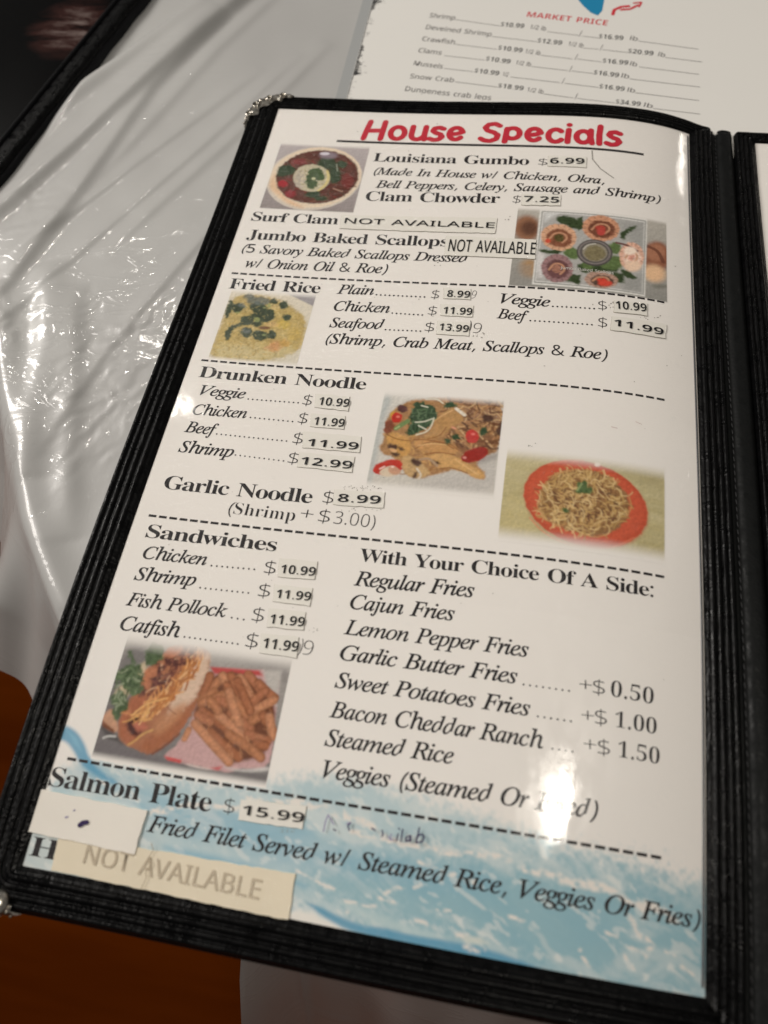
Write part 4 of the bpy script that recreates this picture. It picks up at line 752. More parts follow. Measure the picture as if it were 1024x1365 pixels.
PHOTOS = [{"name":"gumbo","label":"printed photo of a bowl of dark gumbo topped with rice","quad":[[8.55,27.52],[54.74,26.94],[56.17,73.28],[9.37,75.66]],"bg":[[186,176,176],[150,140,138]],"feather":[3,0.4,0.4,0.6],"ops":[
["P",[[54.44,46.02],[55.24,51.85],[54.45,57.63],[52.14,62.98],[48.49,67.55],[43.74,71.08],[38.2,73.34],[32.21,74.21],[26.16,73.62],[20.42,71.61],[15.38,68.28],[11.37,63.83],[8.68,58.53],[7.53,52.71],[8.03,46.79],[10.18,41.18],[13.85,36.29],[18.79,32.48],[24.64,30.04],[30.97,29.15],[37.31,29.88],[43.2,32.15],[48.23,35.8],[52.06,40.54]],[214,202,188],0.368,1,0],
["P",[[53.98,45.53],[54.75,51.09],[53.98,56.61],[51.76,61.72],[48.25,66.1],[43.68,69.47],[38.35,71.64],[32.6,72.48],[26.79,71.92],[21.29,70.01],[16.46,66.83],[12.63,62.58],[10.08,57.52],[9.0,51.97],[9.5,46.33],[11.58,40.98],[15.12,36.31],[19.86,32.68],[25.46,30.35],[31.52,29.49],[37.59,30.17],[43.23,32.33],[48.05,35.8],[51.71,40.31]],[232,212,186],0.588,1,0],
["P",[[9.9,59.84],[14.96,63.84],[22.89,71.03],[32.15,73.79],[28.38,70.64],[19.88,66.09],[13.85,57.79],[12.11,49.02],[10.22,51.84]],[226,178,130],1.323,0.6,0],
["P",[[52.86,46.65],[53.43,51.59],[52.6,56.44],[50.47,60.87],[47.18,64.61],[42.96,67.41],[38.07,69.12],[32.83,69.62],[27.57,68.88],[22.63,66.94],[18.34,63.91],[14.99,59.97],[12.83,55.38],[12.02,50.42],[12.64,45.46],[14.68,40.82],[18.0,36.86],[22.38,33.86],[27.5,32.04],[32.99,31.55],[38.45,32.41],[43.48,34.55],[47.73,37.81],[50.93,41.94]],[98,58,48],0.588,1,0.12],
["R",[[52.06,49.78],[52.28,53.59],[51.55,57.24],[49.89,60.54],[47.42,63.35],[44.24,65.55],[40.5,67.02],[36.39,67.7],[32.1,67.57],[27.83,66.62],[23.78,64.89],[20.15,62.47],[17.13,59.45],[14.87,55.98],[13.5,52.23],[13.1,48.37],[13.7,44.62],[15.29,41.16],[17.79,38.19],[21.07,35.85],[24.96,34.28],[29.26,33.57],[33.73,33.75],[38.14,34.8],[42.25,36.68],[45.85,39.27],[48.78,42.43],[50.88,46.0]],90,3.676,1.029,[[88,52,46],[128,84,66],[140,60,54],[78,62,48],[110,84,70]],-3.6,90,0.6,0,0.5],
["P",[[19.42,56.68],[19.35,57.92],[18.6,58.87],[17.37,59.29],[15.99,59.06],[14.82,58.24],[14.19,57.06],[14.25,55.81],[15.0,54.85],[16.24,54.43],[17.63,54.66],[18.79,55.49]],[168,44,50],0.735,1,0.2],
["P",[[24.9,63.12],[24.83,64.52],[24.02,65.59],[22.69,66.06],[21.19,65.79],[19.92,64.87],[19.23,63.53],[19.29,62.13],[20.1,61.05],[21.44,60.58],[22.95,60.85],[24.21,61.78]],[140,50,54],0.735,1,0.2],
["P",[[25.57,40.44],[25.31,41.64],[24.11,42.57],[22.28,43.01],[20.32,42.82],[18.74,42.07],[17.97,40.94],[18.22,39.75],[19.43,38.8],[21.27,38.36],[23.24,38.55],[24.81,39.31]],[132,62,60],0.735,1,0.2],
["P",[[51.36,52.73],[51.44,55.36],[50.68,57.32],[49.28,58.1],[47.62,57.49],[46.13,55.66],[45.22,53.08],[45.12,50.44],[45.88,48.45],[47.29,47.65],[48.97,48.27],[50.46,50.14]],[122,58,52],0.735,1,0.2],
["P",[[20.63,47.08],[20.69,48.05],[20.45,48.97],[19.92,49.78],[19.15,50.43],[18.17,50.88],[17.06,51.08],[15.9,51.03],[14.75,50.74],[13.7,50.22],[12.83,49.5],[12.18,48.64],[11.8,47.69],[11.73,46.72],[11.96,45.79],[12.48,44.97],[13.27,44.31],[14.25,43.86],[15.37,43.66],[16.54,43.7],[17.7,44.0],[18.74,44.54],[19.62,45.26],[20.26,46.13]],[58,82,56],0.882,1,0.35],
["P",[[16.72,49.59],[16.65,50.75],[15.92,51.65],[14.74,52.05],[13.41,51.83],[12.29,51.06],[11.69,49.94],[11.76,48.77],[12.48,47.87],[13.67,47.47],[15.01,47.69],[16.12,48.46]],[58,82,56],0.882,1,0.35],
["P",[[41.04,41.31],[41.04,42.24],[40.71,43.12],[40.06,43.9],[39.14,44.53],[38.01,44.95],[36.74,45.15],[35.42,45.11],[34.14,44.83],[32.99,44.33],[32.04,43.65],[31.36,42.82],[30.99,41.91],[30.97,40.98],[31.3,40.08],[31.95,39.29],[32.88,38.66],[34.02,38.23],[35.3,38.03],[36.63,38.07],[37.92,38.36],[39.07,38.87],[40.01,39.56],[40.68,40.39]],[58,82,56],0.882,1,0.35],
["P",[[44.37,48.71],[44.55,51.8],[43.86,54.09],[42.48,55.0],[40.78,54.28],[39.2,52.12],[38.16,49.08],[37.96,45.97],[38.65,43.64],[40.05,42.71],[41.77,43.45],[43.35,45.65]],[58,82,56],0.882,1,0.35],
["P",[[39.17,38.26],[38.89,39.45],[37.68,40.38],[35.86,40.8],[33.91,40.6],[32.35,39.84],[31.61,38.71],[31.87,37.51],[33.09,36.57],[34.92,36.15],[36.88,36.35],[38.43,37.12]],[58,82,56],0.882,1,0.35],
["P",[[46.04,41.02],[45.95,42.37],[45.23,43.4],[44.05,43.83],[42.73,43.54],[41.63,42.62],[41.04,41.31],[41.11,39.95],[41.84,38.92],[43.02,38.49],[44.34,38.78],[45.45,39.7]],[58,82,56],0.882,1,0.35],
["P",[[36.69,63.2],[36.43,64.34],[35.26,65.24],[33.49,65.66],[31.59,65.48],[30.07,64.76],[29.33,63.69],[29.59,62.54],[30.76,61.64],[32.54,61.22],[34.45,61.39],[35.96,62.12]],[58,82,56],0.882,1,0.35],
["P",[[36.24,61.06],[36.36,63.22],[35.79,64.84],[34.69,65.49],[33.35,65.0],[32.12,63.5],[31.33,61.38],[31.2,59.21],[31.76,57.57],[32.88,56.91],[34.23,57.41],[35.47,58.93]],[58,82,56],0.882,1,0.35],
["P",[[26.56,48.03],[26.51,49.37],[25.81,50.39],[24.64,50.83],[23.31,50.56],[22.18,49.66],[21.55,48.36],[21.59,47.01],[22.3,45.98],[23.48,45.54],[24.81,45.81],[25.94,46.73]],[58,82,56],0.882,1,0.35],
["P",[[40.88,65.52],[40.63,66.31],[39.63,66.94],[38.15,67.24],[36.58,67.14],[35.35,66.65],[34.78,65.92],[35.03,65.12],[36.03,64.49],[37.51,64.19],[39.08,64.29],[40.31,64.78]],[58,82,56],0.882,1,0.35],
["P",[[39.81,35.04],[39.78,35.66],[39.45,36.24],[38.84,36.77],[38.0,37.19],[36.98,37.49],[35.86,37.63],[34.7,37.62],[33.59,37.45],[32.6,37.14],[31.79,36.7],[31.23,36.16],[30.96,35.57],[30.99,34.95],[31.31,34.36],[31.92,33.83],[32.76,33.4],[33.79,33.1],[34.92,32.96],[36.08,32.97],[37.2,33.14],[38.19,33.46],[38.99,33.91],[39.54,34.45]],[140,124,134],1.47,1,0],
["P",[[35.75,33.91],[35.52,34.47],[34.67,34.92],[33.44,35.14],[32.14,35.07],[31.13,34.73],[30.68,34.21],[30.91,33.65],[31.76,33.2],[33.0,32.98],[34.3,33.05],[35.3,33.39]],[216,210,220],0.441,1,0],
["P",[[39.41,51.22],[39.6,53.72],[39.15,56.08],[38.11,58.14],[36.53,59.76],[34.54,60.85],[32.25,61.32],[29.83,61.16],[27.42,60.36],[25.19,58.98],[23.3,57.11],[21.86,54.87],[20.99,52.41],[20.75,49.89],[21.15,47.49],[22.19,45.38],[23.78,43.7],[25.82,42.58],[28.16,42.09],[30.64,42.27],[33.09,43.11],[35.33,44.54],[37.2,46.46],[38.6,48.74]],[196,186,158],0.441,1,0.15],
["P",[[27.79,52.84],[28.1,56.13],[27.53,58.58],[26.24,59.54],[24.56,58.78],[22.94,56.48],[21.81,53.24],[21.48,49.93],[22.04,47.44],[23.36,46.45],[25.06,47.24],[26.68,49.58]],[188,176,160],0.735,1,0.2],
["R",[[38.3,51.29],[38.47,53.14],[38.23,54.93],[37.59,56.55],[36.59,57.93],[35.28,59.0],[33.71,59.71],[31.98,60.03],[30.15,59.95],[28.32,59.45],[26.59,58.58],[25.02,57.37],[23.72,55.87],[22.73,54.16],[22.11,52.33],[21.91,50.47],[22.12,48.66],[22.74,47.01],[23.74,45.59],[25.07,44.48],[26.67,43.75],[28.44,43.42],[30.31,43.52],[32.16,44.03],[33.91,44.94],[35.47,46.19],[36.76,47.72],[37.72,49.45]],60,1.617,0.662,[[224,214,180],[166,152,120],[208,196,160]],32.5,90,0.8,0,0.5],
["P",[[35.13,47.48],[35.16,48.31],[34.94,49.1],[34.46,49.79],[33.76,50.34],[32.9,50.72],[31.92,50.89],[30.9,50.84],[29.9,50.59],[28.99,50.14],[28.24,49.52],[27.69,48.79],[27.38,47.97],[27.33,47.14],[27.56,46.35],[28.04,45.65],[28.73,45.09],[29.61,44.72],[30.59,44.54],[31.62,44.59],[32.62,44.85],[33.53,45.31],[34.28,45.93],[34.83,46.67]],[74,104,58],0.588,1,0.45],
["P",[[33.3,51.15],[33.19,52.49],[32.35,53.51],[31.0,53.96],[29.49,53.7],[28.24,52.81],[27.57,51.52],[27.67,50.18],[28.52,49.15],[29.88,48.7],[31.39,48.97],[32.64,49.86]],[74,104,58],0.588,1,0.45],
["P",[[36.35,50.08],[36.39,51.85],[35.8,53.18],[34.71,53.72],[33.44,53.32],[32.31,52.1],[31.62,50.37],[31.57,48.6],[32.17,47.25],[33.26,46.71],[34.54,47.1],[35.68,48.34]],[74,104,58],0.588,1,0.45],
["P",[[33.16,56.46],[33.17,57.95],[32.58,59.07],[31.56,59.54],[30.36,59.22],[29.32,58.2],[28.7,56.75],[28.68,55.25],[29.27,54.12],[30.3,53.65],[31.5,53.97],[32.55,55.0]],[74,104,58],0.588,1,0.45],
["P",[[30.75,53.97],[30.9,55.72],[30.58,57.03],[29.88,57.55],[28.97,57.14],[28.11,55.91],[27.52,54.18],[27.36,52.42],[27.67,51.1],[28.38,50.58],[29.29,51.0],[30.16,52.24]],[74,104,58],0.588,1,0.45],
["P",[[34.46,55.49],[34.43,56.55],[33.91,57.35],[33.04,57.69],[32.06,57.47],[31.22,56.76],[30.75,55.73],[30.77,54.68],[31.29,53.87],[32.16,53.53],[33.15,53.75],[33.99,54.47]],[74,104,58],0.588,1,0.45],
["S",[[37.01,46.48],[38.83,50.81],[38.34,56.13],[35.45,60.24]],1.323,[222,204,130],None,0.8],
["P",[[32.24,52.11],[32.2,52.55],[31.9,52.89],[31.43,53.04],[30.91,52.96],[30.48,52.66],[30.25,52.23],[30.29,51.79],[30.59,51.45],[31.06,51.3],[31.58,51.38],[32.02,51.68]],[214,210,170],0.368,1,0],
["S",[[42.55,58.49],[47.25,60.39]],0.735,[186,150,130],None,0.8],
["S",[[40.72,41.32],[42.11,46.17]],0.515,[170,176,160],None,0.8]]},
{"name":"scallops","label":"printed photo of baked scallops in shells round a small bowl with a white framed inset","quad":[[130.81,67.38],[198.37,66.58],[198.22,116.85],[132.38,115.76]],"bg":[[186,180,170],[150,148,142]],"feather":[3.2,0.3,0.3,0.6],"ops":[
["P",[[142.77,80.36],[142.71,82.49],[142.24,84.49],[141.41,86.23],[140.26,87.6],[138.88,88.49],[137.35,88.86],[135.78,88.68],[134.27,87.96],[132.92,86.74],[131.82,85.11],[131.05,83.17],[130.66,81.05],[130.68,78.91],[131.12,76.87],[131.95,75.1],[133.11,73.7],[134.52,72.79],[136.09,72.42],[137.69,72.63],[139.23,73.38],[140.59,74.63],[141.67,76.29],[142.42,78.25]],[150,106,80],2.101,1,0],
["P",[[141.7,80.43],[141.34,82.76],[140.04,84.53],[138.14,85.26],[136.15,84.76],[134.59,83.17],[133.87,80.89],[134.21,78.54],[135.52,76.75],[137.44,76.02],[139.46,76.53],[141.02,78.15]],[104,72,58],2.101,1,0],
["P",[[144.25,105.17],[144.2,106.55],[143.87,107.85],[143.27,108.98],[142.45,109.88],[141.47,110.48],[140.39,110.74],[139.29,110.64],[138.23,110.19],[137.29,109.42],[136.53,108.38],[136.0,107.14],[135.74,105.78],[135.78,104.4],[136.1,103.09],[136.7,101.94],[137.52,101.03],[138.51,100.42],[139.61,100.17],[140.73,100.27],[141.8,100.73],[142.75,101.52],[143.5,102.57],[144.01,103.82]],[178,138,92],2.522,1,0],
["P",[[131.23,104.13],[140.82,102.52],[141.69,114.42],[132.18,115.11]],[150,146,140],1.681,0.5,0],
["P",[[199.19,92.91],[198.29,95.55],[197.04,97.92],[195.54,99.82],[193.87,101.15],[192.17,101.82],[190.52,101.78],[189.05,101.04],[187.85,99.65],[186.99,97.72],[186.53,95.37],[186.51,92.75],[186.93,90.05],[187.78,87.45],[188.99,85.11],[190.49,83.2],[192.18,81.85],[193.93,81.14],[195.64,81.13],[197.17,81.83],[198.41,83.19],[199.28,85.12],[199.71,87.5],[199.68,90.16]],[150,96,72],1.681,1,0],
["P",[[197.7,86.85],[197.11,89.74],[195.52,92.17],[193.39,93.48],[191.27,93.32],[189.72,91.74],[189.14,89.19],[189.7,86.34],[191.26,83.94],[193.41,82.64],[195.57,82.76],[197.14,84.3]],[176,120,92],1.177,1,0],
["S",[[189.48,85.15],[194.47,86.81],[196.59,93.07]],1.681,[110,66,52],None,0.8],
["P",[[197.42,101.29],[197.0,102.59],[196.29,103.77],[195.34,104.74],[194.21,105.45],[192.98,105.84],[191.74,105.87],[190.56,105.57],[189.52,104.93],[188.7,104.02],[188.14,102.89],[187.89,101.63],[187.97,100.31],[188.36,99.03],[189.05,97.88],[190.0,96.93],[191.13,96.24],[192.36,95.86],[193.63,95.81],[194.83,96.1],[195.89,96.71],[196.72,97.6],[197.28,98.71],[197.51,99.97]],[236,192,150],2.017,1,0],
["P",[[198.59,106.78],[198.12,107.58],[196.83,108.43],[195.09,109.09],[193.36,109.37],[192.1,109.22],[191.63,108.69],[192.1,107.92],[193.36,107.11],[195.1,106.47],[196.85,106.16],[198.13,106.26]],[110,110,96],1.177,0.6,0],
["P",[[141.62,67.89],[189.55,68.08],[188.77,115.28],[141.44,114.73]],[224,222,216],0.168,1,0],
["P",[[142.57,69.11],[188.9,69.38],[188.16,114.32],[142.18,113.63]],[128,128,124],0.126,1,0],
["P",[[143.05,69.71],[188.47,70.0],[187.75,113.87],[142.54,113.04]],[226,224,220],0.126,1,0],
["P",[[143.52,70.32],[187.97,70.74],[187.34,113.41],[142.92,112.54]],[176,174,170],0.336,1,0],
["P",[[143.89,70.5],[149.98,70.09],[144.27,76.13]],[214,214,212],1.345,1,0],
["P",[[177.22,72.53],[187.83,71.39],[187.54,91.53],[183.11,84.59]],[158,158,154],2.017,0.7,0],
["P",[[179.29,106.65],[187.34,103.13],[187.2,113.07],[179.42,113.62]],[150,150,146],2.017,0.7,0],
["P",[[146.05,102.13],[146.09,106.47],[145.65,109.66],[144.85,110.87],[143.88,109.8],[143.02,106.71],[142.47,102.4],[142.41,98.01],[142.84,94.72],[143.66,93.46],[144.65,94.59],[145.52,97.77]],[218,214,212],1.849,1,0],
["P",[[148.86,72.9],[152.22,71.59],[157.25,72.0],[159.8,77.95],[157.64,80.21],[153.26,77.53],[150.34,76.22]],[62,84,48],0.672,1,0.3],
["P",[[157.35,74.07],[160.77,71.13],[161.95,78.74],[159.07,80.58]],[62,84,48],0.672,1,0.3],
["P",[[178.06,78.51],[184.38,72.99],[184.69,74.97],[180.2,79.64],[179.71,83.76],[177.56,82.14]],[62,84,48],0.672,1,0.3],
["P",[[142.98,93.71],[153.41,93.27],[151.47,95.81],[143.8,95.44]],[62,84,48],0.672,1,0.3],
["P",[[178.48,100.15],[184.04,103.84],[185.78,106.12],[182.02,106.51],[178.57,104.89]],[62,84,48],0.672,1,0.3],
["P",[[159.95,99.87],[174.99,97.86],[178.54,103.0],[172.41,104.02],[164.31,106.08],[160.17,104.66]],[62,84,48],0.672,1,0.3],
["P",[[152.13,107.38],[161.65,107.35],[161.22,113.04],[154.37,110.96]],[62,84,48],0.672,1,0.3],
["P",[[173.77,103.8],[179.24,103.83],[180.02,109.33],[175.29,110.16]],[62,84,48],0.672,1,0.3],
["P",[[160.94,96.24],[160.1,97.74],[158.52,98.44],[156.62,98.16],[154.89,96.97],[153.79,95.18],[153.64,93.27],[154.47,91.77],[156.06,91.07],[157.99,91.37],[159.72,92.57],[160.8,94.35]],[96,128,58],0.841,1,0.3],
["P",[[178.26,90.41],[177.49,92.02],[176.2,92.94],[174.71,92.92],[173.43,91.98],[172.7,90.35],[172.71,88.49],[173.46,86.88],[174.77,85.96],[176.26,85.98],[177.55,86.93],[178.28,88.55]],[96,128,58],0.841,1,0.3],
["P",[[179.29,98.96],[178.39,100.79],[176.87,101.84],[175.13,101.82],[173.63,100.73],[172.76,98.88],[172.76,96.75],[173.64,94.91],[175.17,93.87],[176.93,93.89],[178.45,94.98],[179.31,96.83]],[96,128,58],0.841,1,0.3],
["P",[[166.75,102.78],[166.2,103.58],[165.11,103.89],[163.75,103.65],[162.5,102.9],[161.69,101.85],[161.53,100.79],[162.08,99.99],[163.18,99.68],[164.54,99.94],[165.79,100.68],[166.6,101.72]],[96,128,58],0.841,1,0.3],
["P",[[175.57,101.81],[174.9,102.69],[173.54,103.03],[171.86,102.73],[170.3,101.88],[169.28,100.7],[169.06,99.51],[169.73,98.64],[171.09,98.32],[172.78,98.62],[174.35,99.47],[175.37,100.63]],[96,128,58],0.841,1,0.3],
["P",[[158.83,86.23],[158.46,88.32],[157.59,90.21],[156.27,91.76],[154.61,92.88],[152.7,93.48],[150.68,93.53],[148.68,93.02],[146.83,91.99],[145.25,90.49],[144.05,88.64],[143.33,86.55],[143.12,84.38],[143.45,82.26],[144.31,80.35],[145.63,78.79],[147.32,77.67],[149.27,77.08],[151.34,77.05],[153.38,77.58],[155.25,78.64],[156.83,80.14],[157.99,82.0],[158.67,84.07]],[216,166,132],0.504,1,0.2],
["S",[[157.27,84.81],[158.68,84.67]],0.504,[155,119,95],None,0.6],
["S",[[156.92,87.37],[158.24,87.81]],0.504,[155,119,95],None,0.6],
["S",[[155.68,89.62],[156.72,90.56]],0.504,[155,119,95],None,0.6],
["S",[[153.73,91.22],[154.34,92.52]],0.504,[155,119,95],None,0.6],
["S",[[151.38,91.92],[151.47,93.38]],0.504,[155,119,95],None,0.6],
["S",[[148.97,91.63],[148.52,93.02]],0.504,[155,119,95],None,0.6],
["S",[[146.86,90.37],[145.94,91.48]],0.504,[155,119,95],None,0.6],
["S",[[145.37,88.34],[144.1,89.0]],0.504,[155,119,95],None,0.6],
["S",[[144.72,85.85],[143.31,85.95]],0.504,[155,119,95],None,0.6],
["S",[[145.04,83.28],[143.68,82.79]],0.504,[155,119,95],None,0.6],
["S",[[146.27,81.01],[145.19,80.01]],0.504,[155,119,95],None,0.6],
["S",[[148.23,79.41],[147.6,78.05]],0.504,[155,119,95],None,0.6],
["S",[[150.62,78.71],[150.54,77.2]],0.504,[155,119,95],None,0.6],
["S",[[153.07,79.02],[153.54,77.58]],0.504,[155,119,95],None,0.6],
["S",[[155.2,80.3],[156.15,79.14]],0.504,[155,119,95],None,0.6],
["S",[[156.67,82.33],[157.95,81.63]],0.504,[155,119,95],None,0.6],
["P",[[156.96,86.58],[156.7,88.0],[156.07,89.28],[155.13,90.33],[153.93,91.09],[152.56,91.49],[151.1,91.51],[149.65,91.15],[148.32,90.44],[147.18,89.42],[146.32,88.15],[145.8,86.73],[145.66,85.25],[145.9,83.82],[146.51,82.53],[147.46,81.48],[148.67,80.73],[150.07,80.33],[151.55,80.32],[153.01,80.69],[154.36,81.41],[155.49,82.44],[156.33,83.7],[156.83,85.11]],[138,88,66],0.672,1,0.3],
["S",[[147.14,86.51],[149.27,82.6],[153.22,82.69],[154.97,85.86],[152.76,88.53]],1.009,[204,150,116],None,0.85],
["P",[[153.38,86.05],[153.02,87.24],[152.12,88.05],[150.93,88.24],[149.77,87.77],[148.94,86.77],[148.67,85.49],[149.04,84.29],[149.94,83.49],[151.13,83.3],[152.3,83.77],[153.12,84.78]],[96,84,52],0.588,1,0.4],
["P",[[177.33,78.25],[176.9,80.35],[175.94,82.27],[174.54,83.89],[172.77,85.09],[170.78,85.79],[168.68,85.94],[166.61,85.52],[164.71,84.57],[163.11,83.15],[161.92,81.36],[161.21,79.33],[161.05,77.19],[161.44,75.09],[162.36,73.18],[163.76,71.59],[165.54,70.42],[167.58,69.75],[169.72,69.62],[171.84,70.04],[173.76,70.97],[175.37,72.36],[176.54,74.12],[177.21,76.13]],[208,150,116],0.504,1,0.2],
["S",[[175.74,76.88],[177.21,76.63]],0.504,[149,108,83],None,0.6],
["S",[[175.3,79.44],[176.67,79.77]],0.504,[149,108,83],None,0.6],
["S",[[173.94,81.76],[175.0,82.61]],0.504,[149,108,83],None,0.6],
["S",[[171.87,83.47],[172.46,84.72]],0.504,[149,108,83],None,0.6],
["S",[[169.4,84.31],[169.45,85.75]],0.504,[149,108,83],None,0.6],
["S",[[166.91,84.15],[166.4,85.55]],0.504,[149,108,83],None,0.6],
["S",[[164.76,83.02],[163.77,84.17]],0.504,[149,108,83],None,0.6],
["S",[[163.27,81.09],[161.94,81.8]],0.504,[149,108,83],None,0.6],
["S",[[162.67,78.67],[161.2,78.83]],0.504,[149,108,83],None,0.6],
["S",[[163.07,76.11],[161.68,75.7]],0.504,[149,108,83],None,0.6],
["S",[[164.4,73.82],[163.31,72.89]],0.504,[149,108,83],None,0.6],
["S",[[166.48,72.13],[165.86,70.83]],0.504,[149,108,83],None,0.6],
["S",[[168.98,71.3],[168.93,69.81]],0.504,[149,108,83],None,0.6],
["S",[[171.52,71.45],[172.05,70.0]],0.504,[149,108,83],None,0.6],
["S",[[173.7,72.56],[174.72,71.35]],0.504,[149,108,83],None,0.6],
["S",[[175.18,74.46],[176.53,73.67]],0.504,[149,108,83],None,0.6],
["P",[[175.35,78.73],[175.05,80.16],[174.37,81.46],[173.36,82.56],[172.1,83.37],[170.66,83.84],[169.14,83.93],[167.65,83.64],[166.28,82.99],[165.12,82.03],[164.26,80.81],[163.76,79.43],[163.64,77.98],[163.92,76.56],[164.58,75.27],[165.59,74.19],[166.86,73.39],[168.32,72.94],[169.86,72.85],[171.37,73.14],[172.75,73.78],[173.91,74.73],[174.76,75.93],[175.25,77.29]],[122,76,58],0.672,1,0.3],
["S",[[165.15,79.19],[167.47,75.22],[171.58,75.07],[173.3,78.08],[170.93,80.87]],1.009,[204,150,116],None,0.85],
["P",[[171.65,78.42],[171.24,79.62],[170.29,80.45],[169.05,80.7],[167.86,80.29],[167.02,79.34],[166.77,78.09],[167.17,76.89],[168.12,76.06],[169.37,75.81],[170.57,76.22],[171.4,77.17]],[176,70,58],0.588,1,0.4],
["P",[[188.08,90.6],[188.19,92.81],[187.94,95.03],[187.35,97.1],[186.45,98.89],[185.32,100.27],[184.03,101.15],[182.66,101.47],[181.31,101.22],[180.06,100.4],[179.0,99.07],[178.2,97.33],[177.71,95.28],[177.56,93.08],[177.78,90.86],[178.35,88.78],[179.23,86.99],[180.37,85.6],[181.68,84.71],[183.07,84.39],[184.46,84.64],[185.74,85.47],[186.81,86.8],[187.61,88.55]],[226,176,152],0.504,1,0.2],
["S",[[187.11,92.12],[188.07,91.9]],0.504,[162,126,109],None,0.6],
["S",[[186.8,94.81],[187.69,95.19]],0.504,[162,126,109],None,0.6],
["S",[[185.9,97.21],[186.58,98.14]],0.504,[162,126,109],None,0.6],
["S",[[184.55,98.97],[184.93,100.29]],0.504,[162,126,109],None,0.6],
["S",[[182.96,99.82],[182.97,101.33]],0.504,[162,126,109],None,0.6],
["S",[[181.35,99.62],[181.01,101.09]],0.504,[162,126,109],None,0.6],
["S",[[179.97,98.41],[179.32,99.61]],0.504,[162,126,109],None,0.6],
["S",[[179.02,96.38],[178.16,97.12]],0.504,[162,126,109],None,0.6],
["S",[[178.65,93.83],[177.71,94.0]],0.504,[162,126,109],None,0.6],
["S",[[178.92,91.15],[178.03,90.71]],0.504,[162,126,109],None,0.6],
["S",[[179.8,88.74],[179.1,87.76]],0.504,[162,126,109],None,0.6],
["S",[[181.15,86.97],[180.76,85.59]],0.504,[162,126,109],None,0.6],
["S",[[182.77,86.11],[182.75,84.54]],0.504,[162,126,109],None,0.6],
["S",[[184.41,86.3],[184.77,84.77]],0.504,[162,126,109],None,0.6],
["S",[[185.82,87.51],[186.49,86.25]],0.504,[162,126,109],None,0.6],
["S",[[186.76,89.55],[187.65,88.75]],0.504,[162,126,109],None,0.6],
["P",[[186.9,91.82],[186.78,94.84],[185.7,97.5],[183.94,99.09],[181.98,99.18],[180.34,97.76],[179.43,95.2],[179.52,92.18],[180.58,89.52],[182.35,87.93],[184.34,87.83],[186.01,89.26]],[238,206,186],0.672,1,0.3],
["S",[[180.24,94.4],[181.77,90.23],[184.42,90.12],[185.52,93.33],[183.96,96.22]],1.009,[204,150,116],None,0.85],
["P",[[184.43,92.71],[184.39,94.03],[183.95,95.19],[183.22,95.87],[182.4,95.89],[181.7,95.25],[181.32,94.11],[181.35,92.78],[181.79,91.63],[182.52,90.94],[183.35,90.92],[184.04,91.57]],[226,160,140],0.588,1,0.4],
["P",[[158.19,105.39],[157.8,107.51],[156.97,109.41],[155.78,110.97],[154.29,112.08],[152.61,112.66],[150.85,112.68],[149.13,112.13],[147.55,111.06],[146.23,109.52],[145.25,107.62],[144.68,105.49],[144.57,103.28],[144.93,101.13],[145.74,99.19],[146.94,97.61],[148.45,96.49],[150.17,95.91],[151.98,95.9],[153.74,96.47],[155.33,97.58],[156.65,99.15],[157.6,101.06],[158.13,103.19]],[158,122,122],0.504,1,0.2],
["S",[[156.85,103.86],[158.08,103.74]],0.504,[113,87,87],None,0.6],
["S",[[156.57,106.47],[157.73,106.93]],0.504,[113,87,87],None,0.6],
["S",[[155.51,108.75],[156.42,109.72]],0.504,[113,87,87],None,0.6],
["S",[[153.83,110.36],[154.37,111.69]],0.504,[113,87,87],None,0.6],
["S",[[151.8,111.06],[151.88,112.54]],0.504,[113,87,87],None,0.6],
["S",[[149.7,110.74],[149.32,112.16]],0.504,[113,87,87],None,0.6],
["S",[[147.85,109.46],[147.06,110.59]],0.504,[113,87,87],None,0.6],
["S",[[146.53,107.39],[145.44,108.06]],0.504,[113,87,87],None,0.6],
["S",[[145.95,104.85],[144.72,104.95]],0.504,[113,87,87],None,0.6],
["S",[[146.2,102.22],[145.02,101.73]],0.504,[113,87,87],None,0.6],
["S",[[147.24,99.91],[146.3,98.89]],0.504,[113,87,87],None,0.6],
["S",[[148.94,98.28],[148.37,96.89]],0.504,[113,87,87],None,0.6],
["S",[[151.01,97.58],[150.92,96.03]],0.504,[113,87,87],None,0.6],
["S",[[153.15,97.92],[153.54,96.45]],0.504,[113,87,87],None,0.6],
["S",[[155.01,99.23],[155.82,98.06]],0.504,[113,87,87],None,0.6],
["S",[[156.31,101.32],[157.42,100.62]],0.504,[113,87,87],None,0.6],
["P",[[156.6,105.66],[156.32,107.1],[155.74,108.4],[154.88,109.45],[153.81,110.2],[152.6,110.58],[151.33,110.59],[150.09,110.2],[148.95,109.46],[147.99,108.4],[147.29,107.11],[146.88,105.66],[146.8,104.15],[147.06,102.7],[147.64,101.39],[148.5,100.33],[149.58,99.57],[150.81,99.19],[152.1,99.2],[153.36,99.59],[154.51,100.35],[155.46,101.42],[156.15,102.72],[156.54,104.17]],[112,78,78],0.672,1,0.3],
["S",[[148.05,105.52],[149.87,101.54],[153.31,101.66],[154.86,104.91],[152.96,107.61]],1.009,[204,150,116],None,0.85],
["P",[[153.47,105.08],[153.11,106.29],[152.3,107.09],[151.26,107.27],[150.27,106.78],[149.58,105.75],[149.39,104.45],[149.74,103.23],[150.55,102.42],[151.6,102.24],[152.6,102.74],[153.28,103.78]],[170,120,100],0.588,1,0.4],
